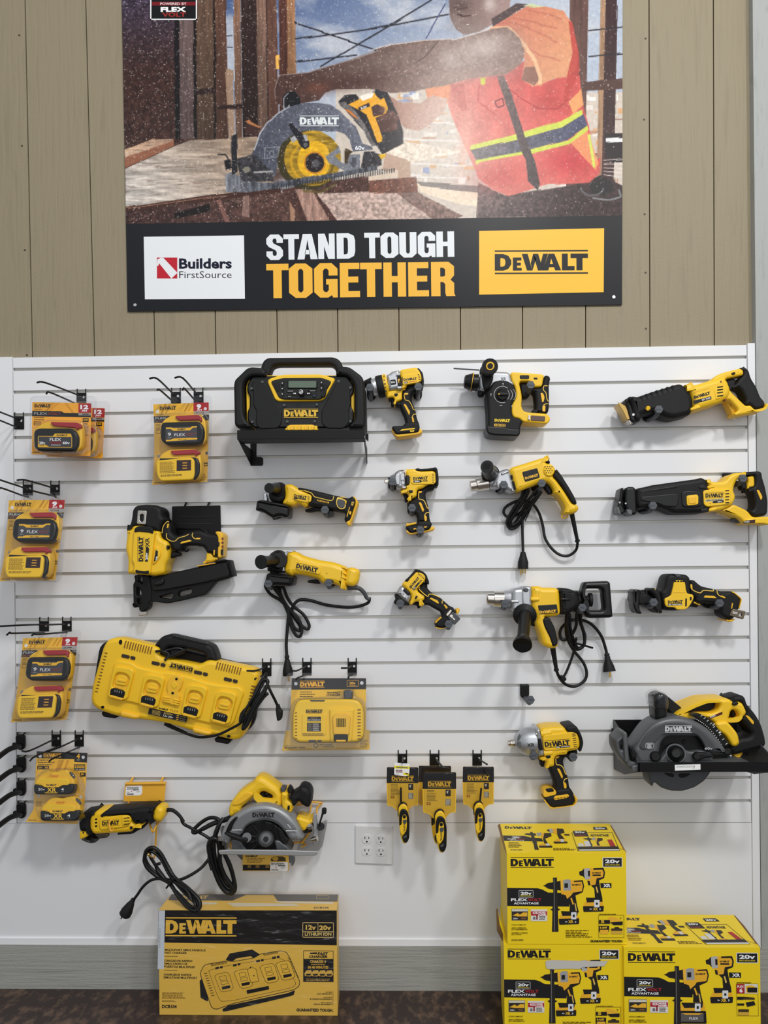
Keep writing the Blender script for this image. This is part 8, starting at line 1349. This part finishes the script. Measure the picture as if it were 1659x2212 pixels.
def impact_art(I, o, dark=0):
    s = lambda *p: [(x+o[0], y+o[1]) for x, y in p]; y = (222, 166, 44); k = (34, 32, 30)
    I.poly(k, s((990, 640), (1020, 632), (1045, 605), (1060, 610), (1060, 720), (1030, 690), (995, 680))); I.poly((168, 168, 170), s((1045, 612), (1075, 600), (1112, 602), (1115, 722), (1060, 728), (1048, 690))); I.poly(k, s((1088, 630), (1112, 630), (1112, 695), (1090, 690))); I.poly(y, s((1110, 600), (1240, 602), (1278, 640), (1270, 700), (1190, 722), (1175, 790), (1120, 800), (1105, 745), (1060, 728), (1115, 720)))
    I.poly(k, s((1150, 600), (1262, 596), (1280, 650), (1270, 712), (1212, 738), (1228, 850), (1248, 935), (1165, 935), (1158, 830), (1120, 792), (1172, 785), (1185, 715), (1255, 700), (1264, 650), (1250, 618), (1150, 620))); I.poly(k, s((1082, 740), (1108, 745), (1115, 795), (1090, 790))); I.poly((214, 180, 90), s((1172, 810), (1186, 806), (1204, 870), (1190, 880))); I.logo(K_, 1136+o[0], 640+o[1], 98, 0, 26, False); I.rect(K_, 1140+o[0], 672+o[1], 1232+o[0], 688+o[1])
    I.poly(y, s((1030, 1030), (1085, 930), (1235, 930), (1262, 1030))); I.poly(k, s((1065, 930), (1245, 930), (1250, 975), (1075, 985))); I.poly(k, s((1030, 1025), (1264, 1022), (1258, 1085), (1036, 1090)), R=10); I.text((226, 180, 50), 'XR', 1140+o[0], 1072+o[1], 56, 30, 0, .03); I.text(W_, '20v', 1104+o[0], 1064+o[1], 26, 14); I.text(W_, '5', 1212+o[0], 1066+o[1], 16, 18); I.poly((206, 208, 210), s((1156, 955), (1216, 955), (1214, 1038), (1154, 1038)), R=8); I.rect(K_, 1174+o[0], 985+o[1], 1196+o[0], 1010+o[1])
def front_print(I, rx=0, dy=0, big=False, bottom=True, torn=False):
    I.logo(K_, 222, 476, 486, 0, 118); I.rect((206, 208, 206), 1252+rx, 482, 1474+rx, 592, 6); I.rect(K_, 1260+rx, 490, 1466+rx, 584); I.text(W_, '20v', 1280+rx, 545, 165, 40, 0, .04); I.text((200, 180, 50), 'BRUSHLESS', 1280+rx, 572, 165, 14, 0, .03)
    I.poly(K_, [(181, 820+dy), (530, 824+dy), (580, 840+dy), (640, 872+dy), (880, 878+dy), (880, 1030+dy), (182, 1022+dy)]); I.frame((190, 190, 192), 312, 846+dy, 476, 928+dy, 5); I.text(W_, '20v', 332, 896+dy, 126, 32, 0, .04); I.text((200, 180, 50), 'BRUSHLESS', 332, 914+dy, 126, 11, 0, .03); I.text(W_, 'FLEX', 224, 968+dy, 188, 32, 0, .03); I.text((166, 44, 50), 'VOLT', 414, 968+dy, 152, 32, 0, .03); I.text(W_, 'ADVANTAGE', 256, 1004+dy, 278, 25, 0, .02)
    I.poly(K_, [(1225+rx*.35, 768+dy), (1350+rx*.35, 768+dy), (1350+rx*.35, 824+dy), (1230+rx*.35, 824+dy)]); impact_art(I, (rx*.35, dy)); I.text(W_, 'XR', 1258+rx*.35, 812+dy, 82, 34, 0, .04); drill_art(I, (rx*.05, dy), big=big)
    I.rect((120, 120, 116), 230, 1054+dy, 414, 1184+dy); I.rect((200, 196, 180), 234, 1058+dy, 410, 1082+dy); I.rect((48, 44, 38), 234, 1084+dy, 410, 1180+dy); I.poly((222, 170, 50), [(240, 1130+dy), (300, 1100+dy), (322, 1120+dy), (360, 1095+dy), (406, 1095+dy), (406, 1140+dy), (300, 1140+dy)]); I.text(W_, '20v', 246, 1170+dy, 54, 16); I.text((190, 120, 60), 'FLEX', 340, 1166+dy, 54, 12)
    I.rect((210, 206, 200), 446, 1060+dy, 630, 1190+dy); I.rect((170, 36, 40), 448, 1082+dy, 628, 1130+dy); I.text(W_, '42%', 466, 1112+dy, 60, 26, 0, .03); I.text(W_, 'MORE', 532, 1106+dy, 80, 20, 0, .04); I.text(W_, 'POWER', 532, 1128+dy, 88, 18, 0, .04); I.poly((110, 110, 116), [(470, 1176+dy), (470, 1150+dy), (484, 1138+dy), (498, 1150+dy), (498, 1176+dy)]); I.poly((130, 50, 54), [(506, 1176+dy), (506, 1120+dy), (524, 1120+dy), (524, 1176+dy)]); I.lines(K_, 540, 1138+dy, 74, 3, 15, 9, .2)
    for k, t in enumerate(('2-TOOL COMBO KIT', 'JUEGO COMBINADO', 'DE 2 HERRAMIENTAS', 'ENSEMBLE COMBINE', 'DE 2 OUTILS')): I.text((70, 54, 10), t, 230, 1240+dy+(0, 34, 52, 90, 108)[k], (160, 165, 178, 178, 110)[k], 13, 0, .025)
    global QW
    X = 0; yy = -320 if big else 0; q0 = QW
    if big: QW = lambda x, y: q0(1328+(x-1202)*.78, y)
    I.lines((80, 60, 10), 1210, 1112+yy, 190, 1, 9, 8, 0); I.frame(K_, 1202, 1124+yy, 1486, (1460 if big else 1376)+yy, 3)
    if not big:
        I.poly((222, 170, 50), [(1290+X, 1190), (1330+X, 1142), (1390+X, 1150), (1450+X, 1180), (1470+X, 1235), (1370+X, 1235)]); I.rect(K_, 1208+X, 1180, 1330+X, 1222); I.text((222, 180, 50), '5', 1228+X, 1212, 40, 30, 0, .04); I.poly(K_, [(1330+X, 1205), (1472+X, 1195), (1470+X, 1236), (1370+X, 1236)]); I.text(K_, '2', 1440+X, 1165, 16, 16); I.rect(K_, 1208+X, 1244, 1320+X, 1310); I.text((222, 180, 50), '8 AMP', 1218+X, 1275, 80, 22, 0, .04); I.rect((222, 170, 50), 1218+X, 1288, 1312+X, 1335, 8); I.rect((60, 50, 34), 1342+X, 1272, 1468+X, 1300, 10); I.rect((200, 160, 60), 1342+X, 1300, 1468+X, 1336); I.poly(K_, [(1375+X, 1272), (1385+X, 1258), (1425+X, 1258), (1435+X, 1272)])
        I.lines((80, 60, 10), 835+X, 1292, 350, 5, 18, 7, .5); I.text(K_, 'DCK2100P2', 230, 1412, 132, 18, 0, .02); I.text(K_, 'GUARANTEED TOUGH.', 1110+X, 1425, 362, 24, 0, .05)
    else:
        I.rect((206, 204, 196), 1206+X, 1130+yy, 1482+X, 1228+yy); I.rect((160, 40, 44), 1206+X, 1130+yy, 1310+X, 1228+yy); I.text(W_, 'FLEX', 1216+X, 1166+yy, 84, 22, 0, .03); I.text(W_, '6', 1240+X, 1214+yy, 44, 38, 0, .05); I.poly((222, 170, 50), [(1325+X, 1150+yy), (1400+X, 1140+yy), (1470+X, 1165+yy), (1472+X, 1220+yy), (1330+X, 1220+yy)]); I.rect(K_, 1345+X, 1165+yy, 1474+X, 1216+yy, 8); I.rect(K_, 1210+X, 1262+yy, 1290+X, 1292+yy); I.poly((60, 48, 30), [(1290+X, 1260+yy), (1440+X, 1270+yy), (1440+X, 1290+yy), (1290+X, 1290+yy)]); I.rect(K_, 1210+X, 1330+yy, 1300+X, 1352+yy); I.poly(K_, [(1320+X, 1320+yy), (1430+X, 1305+yy), (1448+X, 1345+yy), (1340+X, 1365+yy)]); I.rect((60, 50, 34), 1222+X, 1390+yy, 1360+X, 1420+yy, 8); I.rect((200, 160, 60), 1222+X, 1420+yy, 1360+X, 1450+yy); QW = q0
    if torn: I.poly((186, 182, 176), [(650, 610), (720, 602), (1000, 608), (1250, 612), (1360, 608), (1330, 632), (1310, 668), (1060, 682), (1030, 702), (880, 700), (720, 706), (660, 700), (648, 660)])
def top_print(I, code):
    # drawn in the traced coordinates of the upper carton's lid
    I.logo(K_, 158, 122, 304, 1, 38, False); I.poly(K_, [(135, 232), (380, 236), (450, 255), (570, 262), (590, 300), (150, 292)]); I.frame((190, 190, 190), 238, 238, 330, 262, 3); I.text(W_, '20v', 248, 259, 74, 15, 1, .03); I.text(W_, 'FLEX', 190, 276, 96, 12, 1, .03); I.text((160, 44, 48), 'VOLT', 290, 278, 96, 12, 1, .03); I.text(W_, 'ADVANTAGE', 214, 289, 160, 9, 1, .02)
    k = (36, 34, 30); y = (216, 164, 50)
    for ox, oy in ((0, 0), (590, 70)):
        sx = 1 if ox == 0 else .72; s = lambda *p: [(x*sx+ox+(120 if ox else 0)*1.45, y_*sx+oy+(42 if ox else 0)) for x, y_ in p]
        I.poly(k, s((370, 218), (400, 208), (500, 208), (510, 235), (420, 230))); I.poly((150, 150, 150), s((510, 205), (560, 196), (590, 232), (520, 238))); I.poly(y, s((570, 202), (665, 206), (680, 236), (640, 262), (620, 272), (575, 262), (560, 236))); I.poly(k, s((600, 204), (675, 206), (682, 240), (610, 268), (640, 320), (600, 325), (585, 275))); I.poly(y, s((540, 335), (570, 320), (670, 325), (690, 365), (550, 368))); I.poly(k, s((540, 345), (690, 345), (690, 368), (545, 368))); I.poly((40, 38, 36), s((440, 192), (468, 192), (510, 300), (528, 308), (515, 318), (542, 392), (492, 392), (478, 318), (462, 312), (470, 305)))
    I.poly((200, 200, 200), [(618, 322), (655, 322), (658, 345), (622, 345)])
    I.poly((160, 160, 160), [(645, 158), (690, 154), (715, 196), (660, 205)]); I.poly(k, [(625, 168), (650, 164), (665, 190), (640, 184)]); I.poly(y, [(690, 156), (800, 156), (822, 190), (760, 215), (700, 205)]); I.poly(k, [(740, 152), (812, 156), (828, 200), (780, 215), (828, 268), (770, 275), (745, 225)]); I.poly(y, [(705, 300), (740, 272), (835, 272), (858, 312), (720, 322)]); I.poly(k, [(700, 300), (858, 300), (860, 318), (715, 322)]); I.poly((200, 200, 200), [(778, 275), (815, 275), (822, 302), (786, 304)]); I.poly(k, [(820, 215), (880, 215), (885, 232), (830, 232)])
    I.poly(K_, [(918, 180), (1068, 178), (1098, 240), (940, 242)]); I.text(W_, '20v', 938, 204, 118, 18, 0, .04); I.text((160, 44, 48), 'FLEX', 948, 236, 110, 12, 0, .03); I.text(K_, 'ADVANTAGE', 1115, 240, 205, 24, 0, .03)
    for P in (((905, 200), (1360, 196), (1362, 199), (907, 203)), ((975, 400), (1445, 398), (1447, 402), (977, 404)), ((905, 200), (910, 200), (982, 404), (975, 404)), ((1357, 196), (1362, 196), (1447, 402), (1441, 402))): I.poly(K_, P, 0)
    for P in (((974, 322), (1030, 320), (1046, 354), (985, 356)), ((1040, 296), (1100, 294), (1126, 352), (1060, 354))): I.poly((200, 200, 200), P); 
    I.poly((170, 40, 44), [(1305, 278), (1355, 276), (1400, 352), (1342, 354)]); I.poly(k, [(968, 358), (1420, 354), (1435, 384), (985, 388)]); I.poly((206, 204, 200), [(990, 388), (1436, 385), (1442, 400), (996, 402)])
    I.poly(K_, [(1145, 136), (1290, 134), (1312, 166), (1155, 168)]); I.text(W_, '20v', 1165, 160, 118, 17, 0, .04); I.lines((90, 70, 10), 200, 308, 150, 4, 16, 7, .3); I.text(K_, code, 222, 396, 134, 12, 1, .02); I.lines((90, 70, 10), 700, 372, 260, 3, 10, 5, .3)
FLOORZ = 0.0
OA = (1060, 1760); SA = 5.184
# lower left carton of the stack, then the one on top of it
DA = 300
TLb, TRb = px((1060, 2010), SA, (147, 158), (1477, 162))
zB, _ = carton('tool_kit_carton', 'yellow tool kit carton at the bottom of the stack with a torn white label scar', 'yellow two-tool kit cartons', (TLb, TRb), px(OA, SA, (110, 1400), (1202, 1390)), DA, 50, 0, None, YBX)
fq((180, 430, 1515, 1445), TLb, TRb, *px((1060, 2010), SA, (1490, 1180), (152, 1175))); plane(Plane(Vector((0, -DA/1000, 0)), Vector((0, -1, 0))))
I = Ink(.1); front_print(I, torn=True); I.build('front_print'); plane(); fr(1060, 1760, SA)
flap([(60, 1060), (80, 1050), (100, 1200), (150, 1400), (185, 1440), (150, 1450), (70, 1300)], 220, 224); part('bent_flap', YBX, pr([(85, 1090), (110, 1180), (150, 1290), (182, 1425), (175, 1440), (140, 1340), (100, 1230)], 250, 256, 1, 0))
FA = px(OA, SA, (180, 430), (1515, 425))
zt, hx_ = carton('tool_kit_carton', 'yellow tool kit carton on top of the stack, full front visible', 'yellow two-tool kit cartons', FA, px(OA, SA, (105, 100), (1335, 116)), DA, 50, zB+.001, None, YBX)
fq((180, 430, 1515, 1445), *FA, *px(OA, SA, (1525, 1447), (186, 1445))); plane(Plane(Vector((0, -DA/1000, 0)), Vector((0, -1, 0))))
I = Ink(.1); front_print(I); I.build('front_print')
fr(*OA, SA); plane(Plane(Vector((0, 0, zt)), Vector((0, 0, 1)))); I = Ink(.1); top_print(I, 'DCK2100P2'); I.build('lid_print'); plane()
flap([(1335, 116), (1352, 120), (1400, 200), (1516, 415), (1516, 440), (1505, 425)], 275, 278); flap([(78, 118), (104, 102), (120, 180), (180, 420), (178, 440), (150, 380)], 275, 278)
# right carton
DC = 312; OC = (1330, 1940); SC_ = 5.043
FC = px(OC, SC_, (88, 532), (1572, 556)); FCt = (FC[0], (FC[1][0], FC[0][1]+2))
zt, hx_ = carton('tool_kit_carton', 'yellow tool kit carton standing alone at the right edge, beside the stack', 'yellow two-tool kit cartons', FCt, px(OC, SC_, (-136, 183), (1285, 186)), DC, 109, 0, None, YBX)
fq((180, 430, 1580, 1445), *FCt, *px(OC, SC_, (1600, 1612), (92, 1600))); plane(Plane(Vector((0, -DC/1000, 0)), Vector((0, -1, 0))))
I = Ink(.1); front_print(I, rx=83, dy=-78, big=True); I.build('front_print')
fq((105, 100, 1515, 430), *px(OC, SC_, (-120, 183), (1285, 186), (1560, 532), (88, 532))); plane(Plane(Vector((0, 0, zt)), Vector((0, 0, 1)))); I = Ink(.1); top_print(I, 'DCK2100D1T1'); I.build('lid_print'); plane()
fr(*OC, SC_); flap([(1285, 186), (1305, 195), (1400, 300), (1575, 535), (1575, 555), (1555, 535)], 290, 293)
# charger carton
fr(320, 1900, 3.77); DD = 150
FD = px((320, 1900), 3.77, (85, 250), (1535, 262)); FD2 = (FD[0], (FD[1][0], FD[0][1]+.5))
zt, hx_ = carton('charger_carton', 'black and golden shrink-wrapped charger carton below the corded circular saw', None, FD2, px((320, 1900), 3.77, (190, 118), (1550, 122)), DD, 34, 0, None, GBX)
film = bpy.data.materials.new('shrink_film'); film.use_nodes = True; nt = film.node_tree; nt.nodes.clear(); o_ = nt.nodes.new('ShaderNodeOutputMaterial'); mx = nt.nodes.new('ShaderNodeMixShader'); tr_ = nt.nodes.new('ShaderNodeBsdfTransparent'); gl = nt.nodes.new('ShaderNodeBsdfGlossy'); gl.inputs['Roughness'].default_value = .12; mx.inputs[0].default_value = .05
tc = nt.nodes.new('ShaderNodeTexCoord'); mp = nt.nodes.new('ShaderNodeMapping'); mp.inputs['Scale'].default_value = (14, 14, 40); mp.inputs['Rotation'].default_value = (0, .5, 0); nz_ = nt.nodes.new('ShaderNodeTexNoise'); nz_.inputs['Scale'].default_value = 1; nz_.inputs['Detail'].default_value = 2; bp = nt.nodes.new('ShaderNodeBump'); bp.inputs['Strength'].default_value = 1; bp.inputs['Distance'].default_value = .01
for a_, b_ in ((tc.outputs['Object'], mp.inputs[0]), (mp.outputs[0], nz_.inputs['Vector']), (nz_.outputs['Fac'], bp.inputs['Height']), (bp.outputs[0], gl.inputs['Normal']), (tr_.outputs[0], mx.inputs[1]), (gl.outputs[0], mx.inputs[2]), (mx.outputs[0], o_.inputs[0])): nt.links.new(a_, b_)
part('film', film, hx_(.0015, .002, zt+.0015), smooth=False)
fq((68, 250, 1535, 1118), *FD2, *px((320, 1900), 3.77, (1535, 1125), (68, 1107))); plane(Plane(Vector((0, -DD/1000, 0)), Vector((0, -1, 0))))
G2 = (218, 172, 62)
I = Ink(.1); I.poly((24, 22, 22), [(68, 250), (1536, 250), (1536, 534), (68, 518)]); I.rect((190, 196, 204), 70, 252, 122, 738); I.lines((60, 60, 66), 78, 400, 10, 14, 12, 4); I.logo(G2, 130, 308, 588, 0, 158); I.frame((206, 176, 110), 1258, 348, 1512, 472, 5); I.rect((206, 176, 110), 1260, 422, 1510, 427); I.rect((206, 176, 110), 1382, 350, 1386, 424); I.text((214, 176, 90), '12v', 1284, 406, 84, 36, 0, .04); I.text((214, 176, 90), '20v', 1394, 408, 96, 36, 0, .04); I.text((214, 186, 110), 'LITHIUM ION', 1278, 456, 214, 25, 0, .03)
for t, x, y, w in (('MULTI-PORT SIMULTANEOUS', 126, 586, 340), ('FAST CHARGER', 126, 610, 184), ('CARGADOR RAPIDO', 124, 676, 234), ('SIMULTANEO DE', 124, 700, 192), ('PUERTOS MULTIPLES', 124, 725, 254), ('CHARGEUR RAPIDE', 120, 790, 232), ('SIMULTANE MULTIPORT', 120, 814, 280)): I.text(K_, t, x, y, w, 17, .5, .03)
for y in (630, 744): I.rect(K_, 126, y, 236, y+4)
I.lines((120, 90, 30), 112, 928, 200, 7, 8, 4, .2); I.lines((120, 90, 30), 112, 992, 120, 2, 9, 4, .2); I.text(K_, 'DCB104', 112, 1056, 122, 26, 0, .04); I.text(K_, 'GUARANTEED TOUGH.', 1212, 1070, 296, 22, 0, .05)
for k, (t, w) in enumerate((('BATTERIES', 50), ('SOLD SEPARATELY', 120), ('LA BATERIAS', 70), ('SE VENDEN POR SEPARADO', 178), ('BATTERIES', 88), ('VENDUS SEPAREMENT', 150))): I.text(K_, t, 1498-w, (918, 934, 960, 976, 1002, 1018)[k], w, (8, 12)[k % 2], 0, .02)
I.rect((120, 60, 30), 1504, 905, 1507, 1018)
I.frame(K_, 1266, 578, 1510, 832, 4); I.rect(K_, 1268, 645, 1508, 832); I.text(K_, 'FAST', 1380, 614, 82, 22, 0, .05, .2); I.poly(K_, [(1315, 595), (1378, 592), (1374, 608), (1320, 606)]); I.text(K_, 'CHARGER', 1310, 636, 152, 18, 0, .05, .2); I.text(G2, 'CHARGES 4', 1322, 678, 126, 22, 0, .03); I.lines((190, 150, 60), 1330, 688, 110, 1, 9, 7, 0); I.text(G2, 'IN 40 MINUTES', 1305, 724, 164, 22, 0, .03)
for k in range(4): I.poly((206, 166, 80), [(1275+k*56, 765), (1290+k*56, 740), (1330+k*56, 736), (1340+k*56, 770), (1325+k*56, 788), (1280+k*56, 786)]); I.poly(K_, [(1285+k*56, 768), (1330+k*56, 765), (1325+k*56, 780), (1290+k*56, 782)])
I.lines((160, 130, 60), 1290, 806, 200, 2, 12, 6, .1)
# line drawing of the charger
def shape(P, R=6, w=5):
    c = (sum(p[0] for p in P)/len(P), sum(p[1] for p in P)/len(P)); I.poly(K_, P, R=R)
    L = [Vector(p) for p in P]
    if area2(L) < 0: L.reverse()
    I.poly((212, 168, 64), [tuple(v) for v in inset(L, w)], R=R)
I.poly(K_, [(420, 830), (455, 800), (500, 900), (490, 1000), (430, 970)], R=8); I.poly(K_, [(610, 1060), (660, 1030), (1140, 925), (1200, 900), (1190, 940), (1120, 960), (650, 1075), (615, 1080)], R=8); I.poly(K_, [(632, 660), (665, 605), (850, 572), (910, 610), (900, 640), (860, 645), (840, 625), (720, 645), (690, 668)], R=8)
shape([(420, 770), (450, 705), (490, 690), (640, 665), (700, 668), (860, 640), (920, 605), (1080, 578), (1130, 590), (1160, 640), (1240, 830), (1235, 870), (1190, 900), (700, 1015), (560, 1065), (520, 1050), (450, 860)], 14, 5); shape([(490, 745), (640, 705), (1060, 635), (1120, 660), (1210, 850), (1180, 880), (700, 990), (600, 1000), (570, 960)], 12, 3)
for x, y in ((555, 720), (700, 695), (890, 660), (1020, 632)): I.poly(K_, [(x-8, y), (x+22, y-6), (x+24, y+12), (x-6, y+18)]); I.poly(K_, [(x+30, y-8), (x+52, y-12), (x+54, y+6), (x+32, y+10)])
for x, y in ((540, 790), (700, 760), (910, 715), (1040, 690)):
    shape([(x, y), (x+30, y-18), (x+105, y-32), (x+125, y-12), (x+160, y+95), (x+140, y+118), (x+75, y+132), (x+50, y+120)], 10, 3); I.poly(K_, [(x+62, y+88), (x+130, y+75), (x+134, y+98), (x+68, y+112)])
    shape([(x+40, y+5), (x+95, y-6), (x+105, y+30), (x+52, y+42)], 6, 3); shape([(x+52, y+50), (x+112, y+36), (x+118, y+62), (x+60, y+74)], 4, 3)
shape([(810, 740), (840, 710), (885, 735), (905, 830), (840, 845)], 4, 3); I.poly(K_, ell(838, 722, 6, n=8)); I.poly(K_, ell(865, 786, 6, n=8)); I.poly(K_, [(806, 905), (985, 868), (990, 895), (812, 934)])
for k in range(10): I.poly(K_, [(455+k*7, 770+k*20), (480+k*7, 765+k*20), (481+k*7, 769+k*20), (456+k*7, 774+k*20)], 0)
for k in range(12): I.poly(K_, [(510+k*11, 690-k*2), (514+k*11, 690-k*2), (520+k*11, 710-k*2), (516+k*11, 711-k*2)], 0); I.poly(K_, [(940+k*10, 606-k*2), (944+k*10, 606-k*2), (950+k*10, 622-k*2), (946+k*10, 623-k*2)], 0); I.poly(K_, [(1140+k*7, 640+k*14), (1152+k*7, 636+k*14), (1153+k*7, 640+k*14), (1141+k*7, 644+k*14)], 0)
I.build('front_print')
fr(320, 1900, 3.77); plane(Plane(Vector((0, 0, zt)), Vector((0, 0, 1)))); I = Ink(.1)
I.poly((92, 88, 84), [(190, 119), (1549, 121), (1540, 180), (200, 168), (165, 168)]); I.logo((200, 166, 96), 270, 124, 225, 0, 36, False, skew=-.25); I.poly((206, 170, 90), [(690, 170), (800, 124), (1020, 126), (1060, 182), (700, 182)]); I.frame((190, 160, 100), 1370, 128, 1470, 158, 3); I.text(K_, 'DCB104', 1350, 236, 120, 14, 0, .03)
for P in (((330, 182), (560, 186), (560, 200), (340, 206)), ((640, 190), (1180, 196), (1240, 214), (700, 220)), ((1010, 176), (1500, 182), (1510, 198), (1100, 192))): I.poly((206, 196, 172), P)
I.build('lid_print'); plane(); fr()
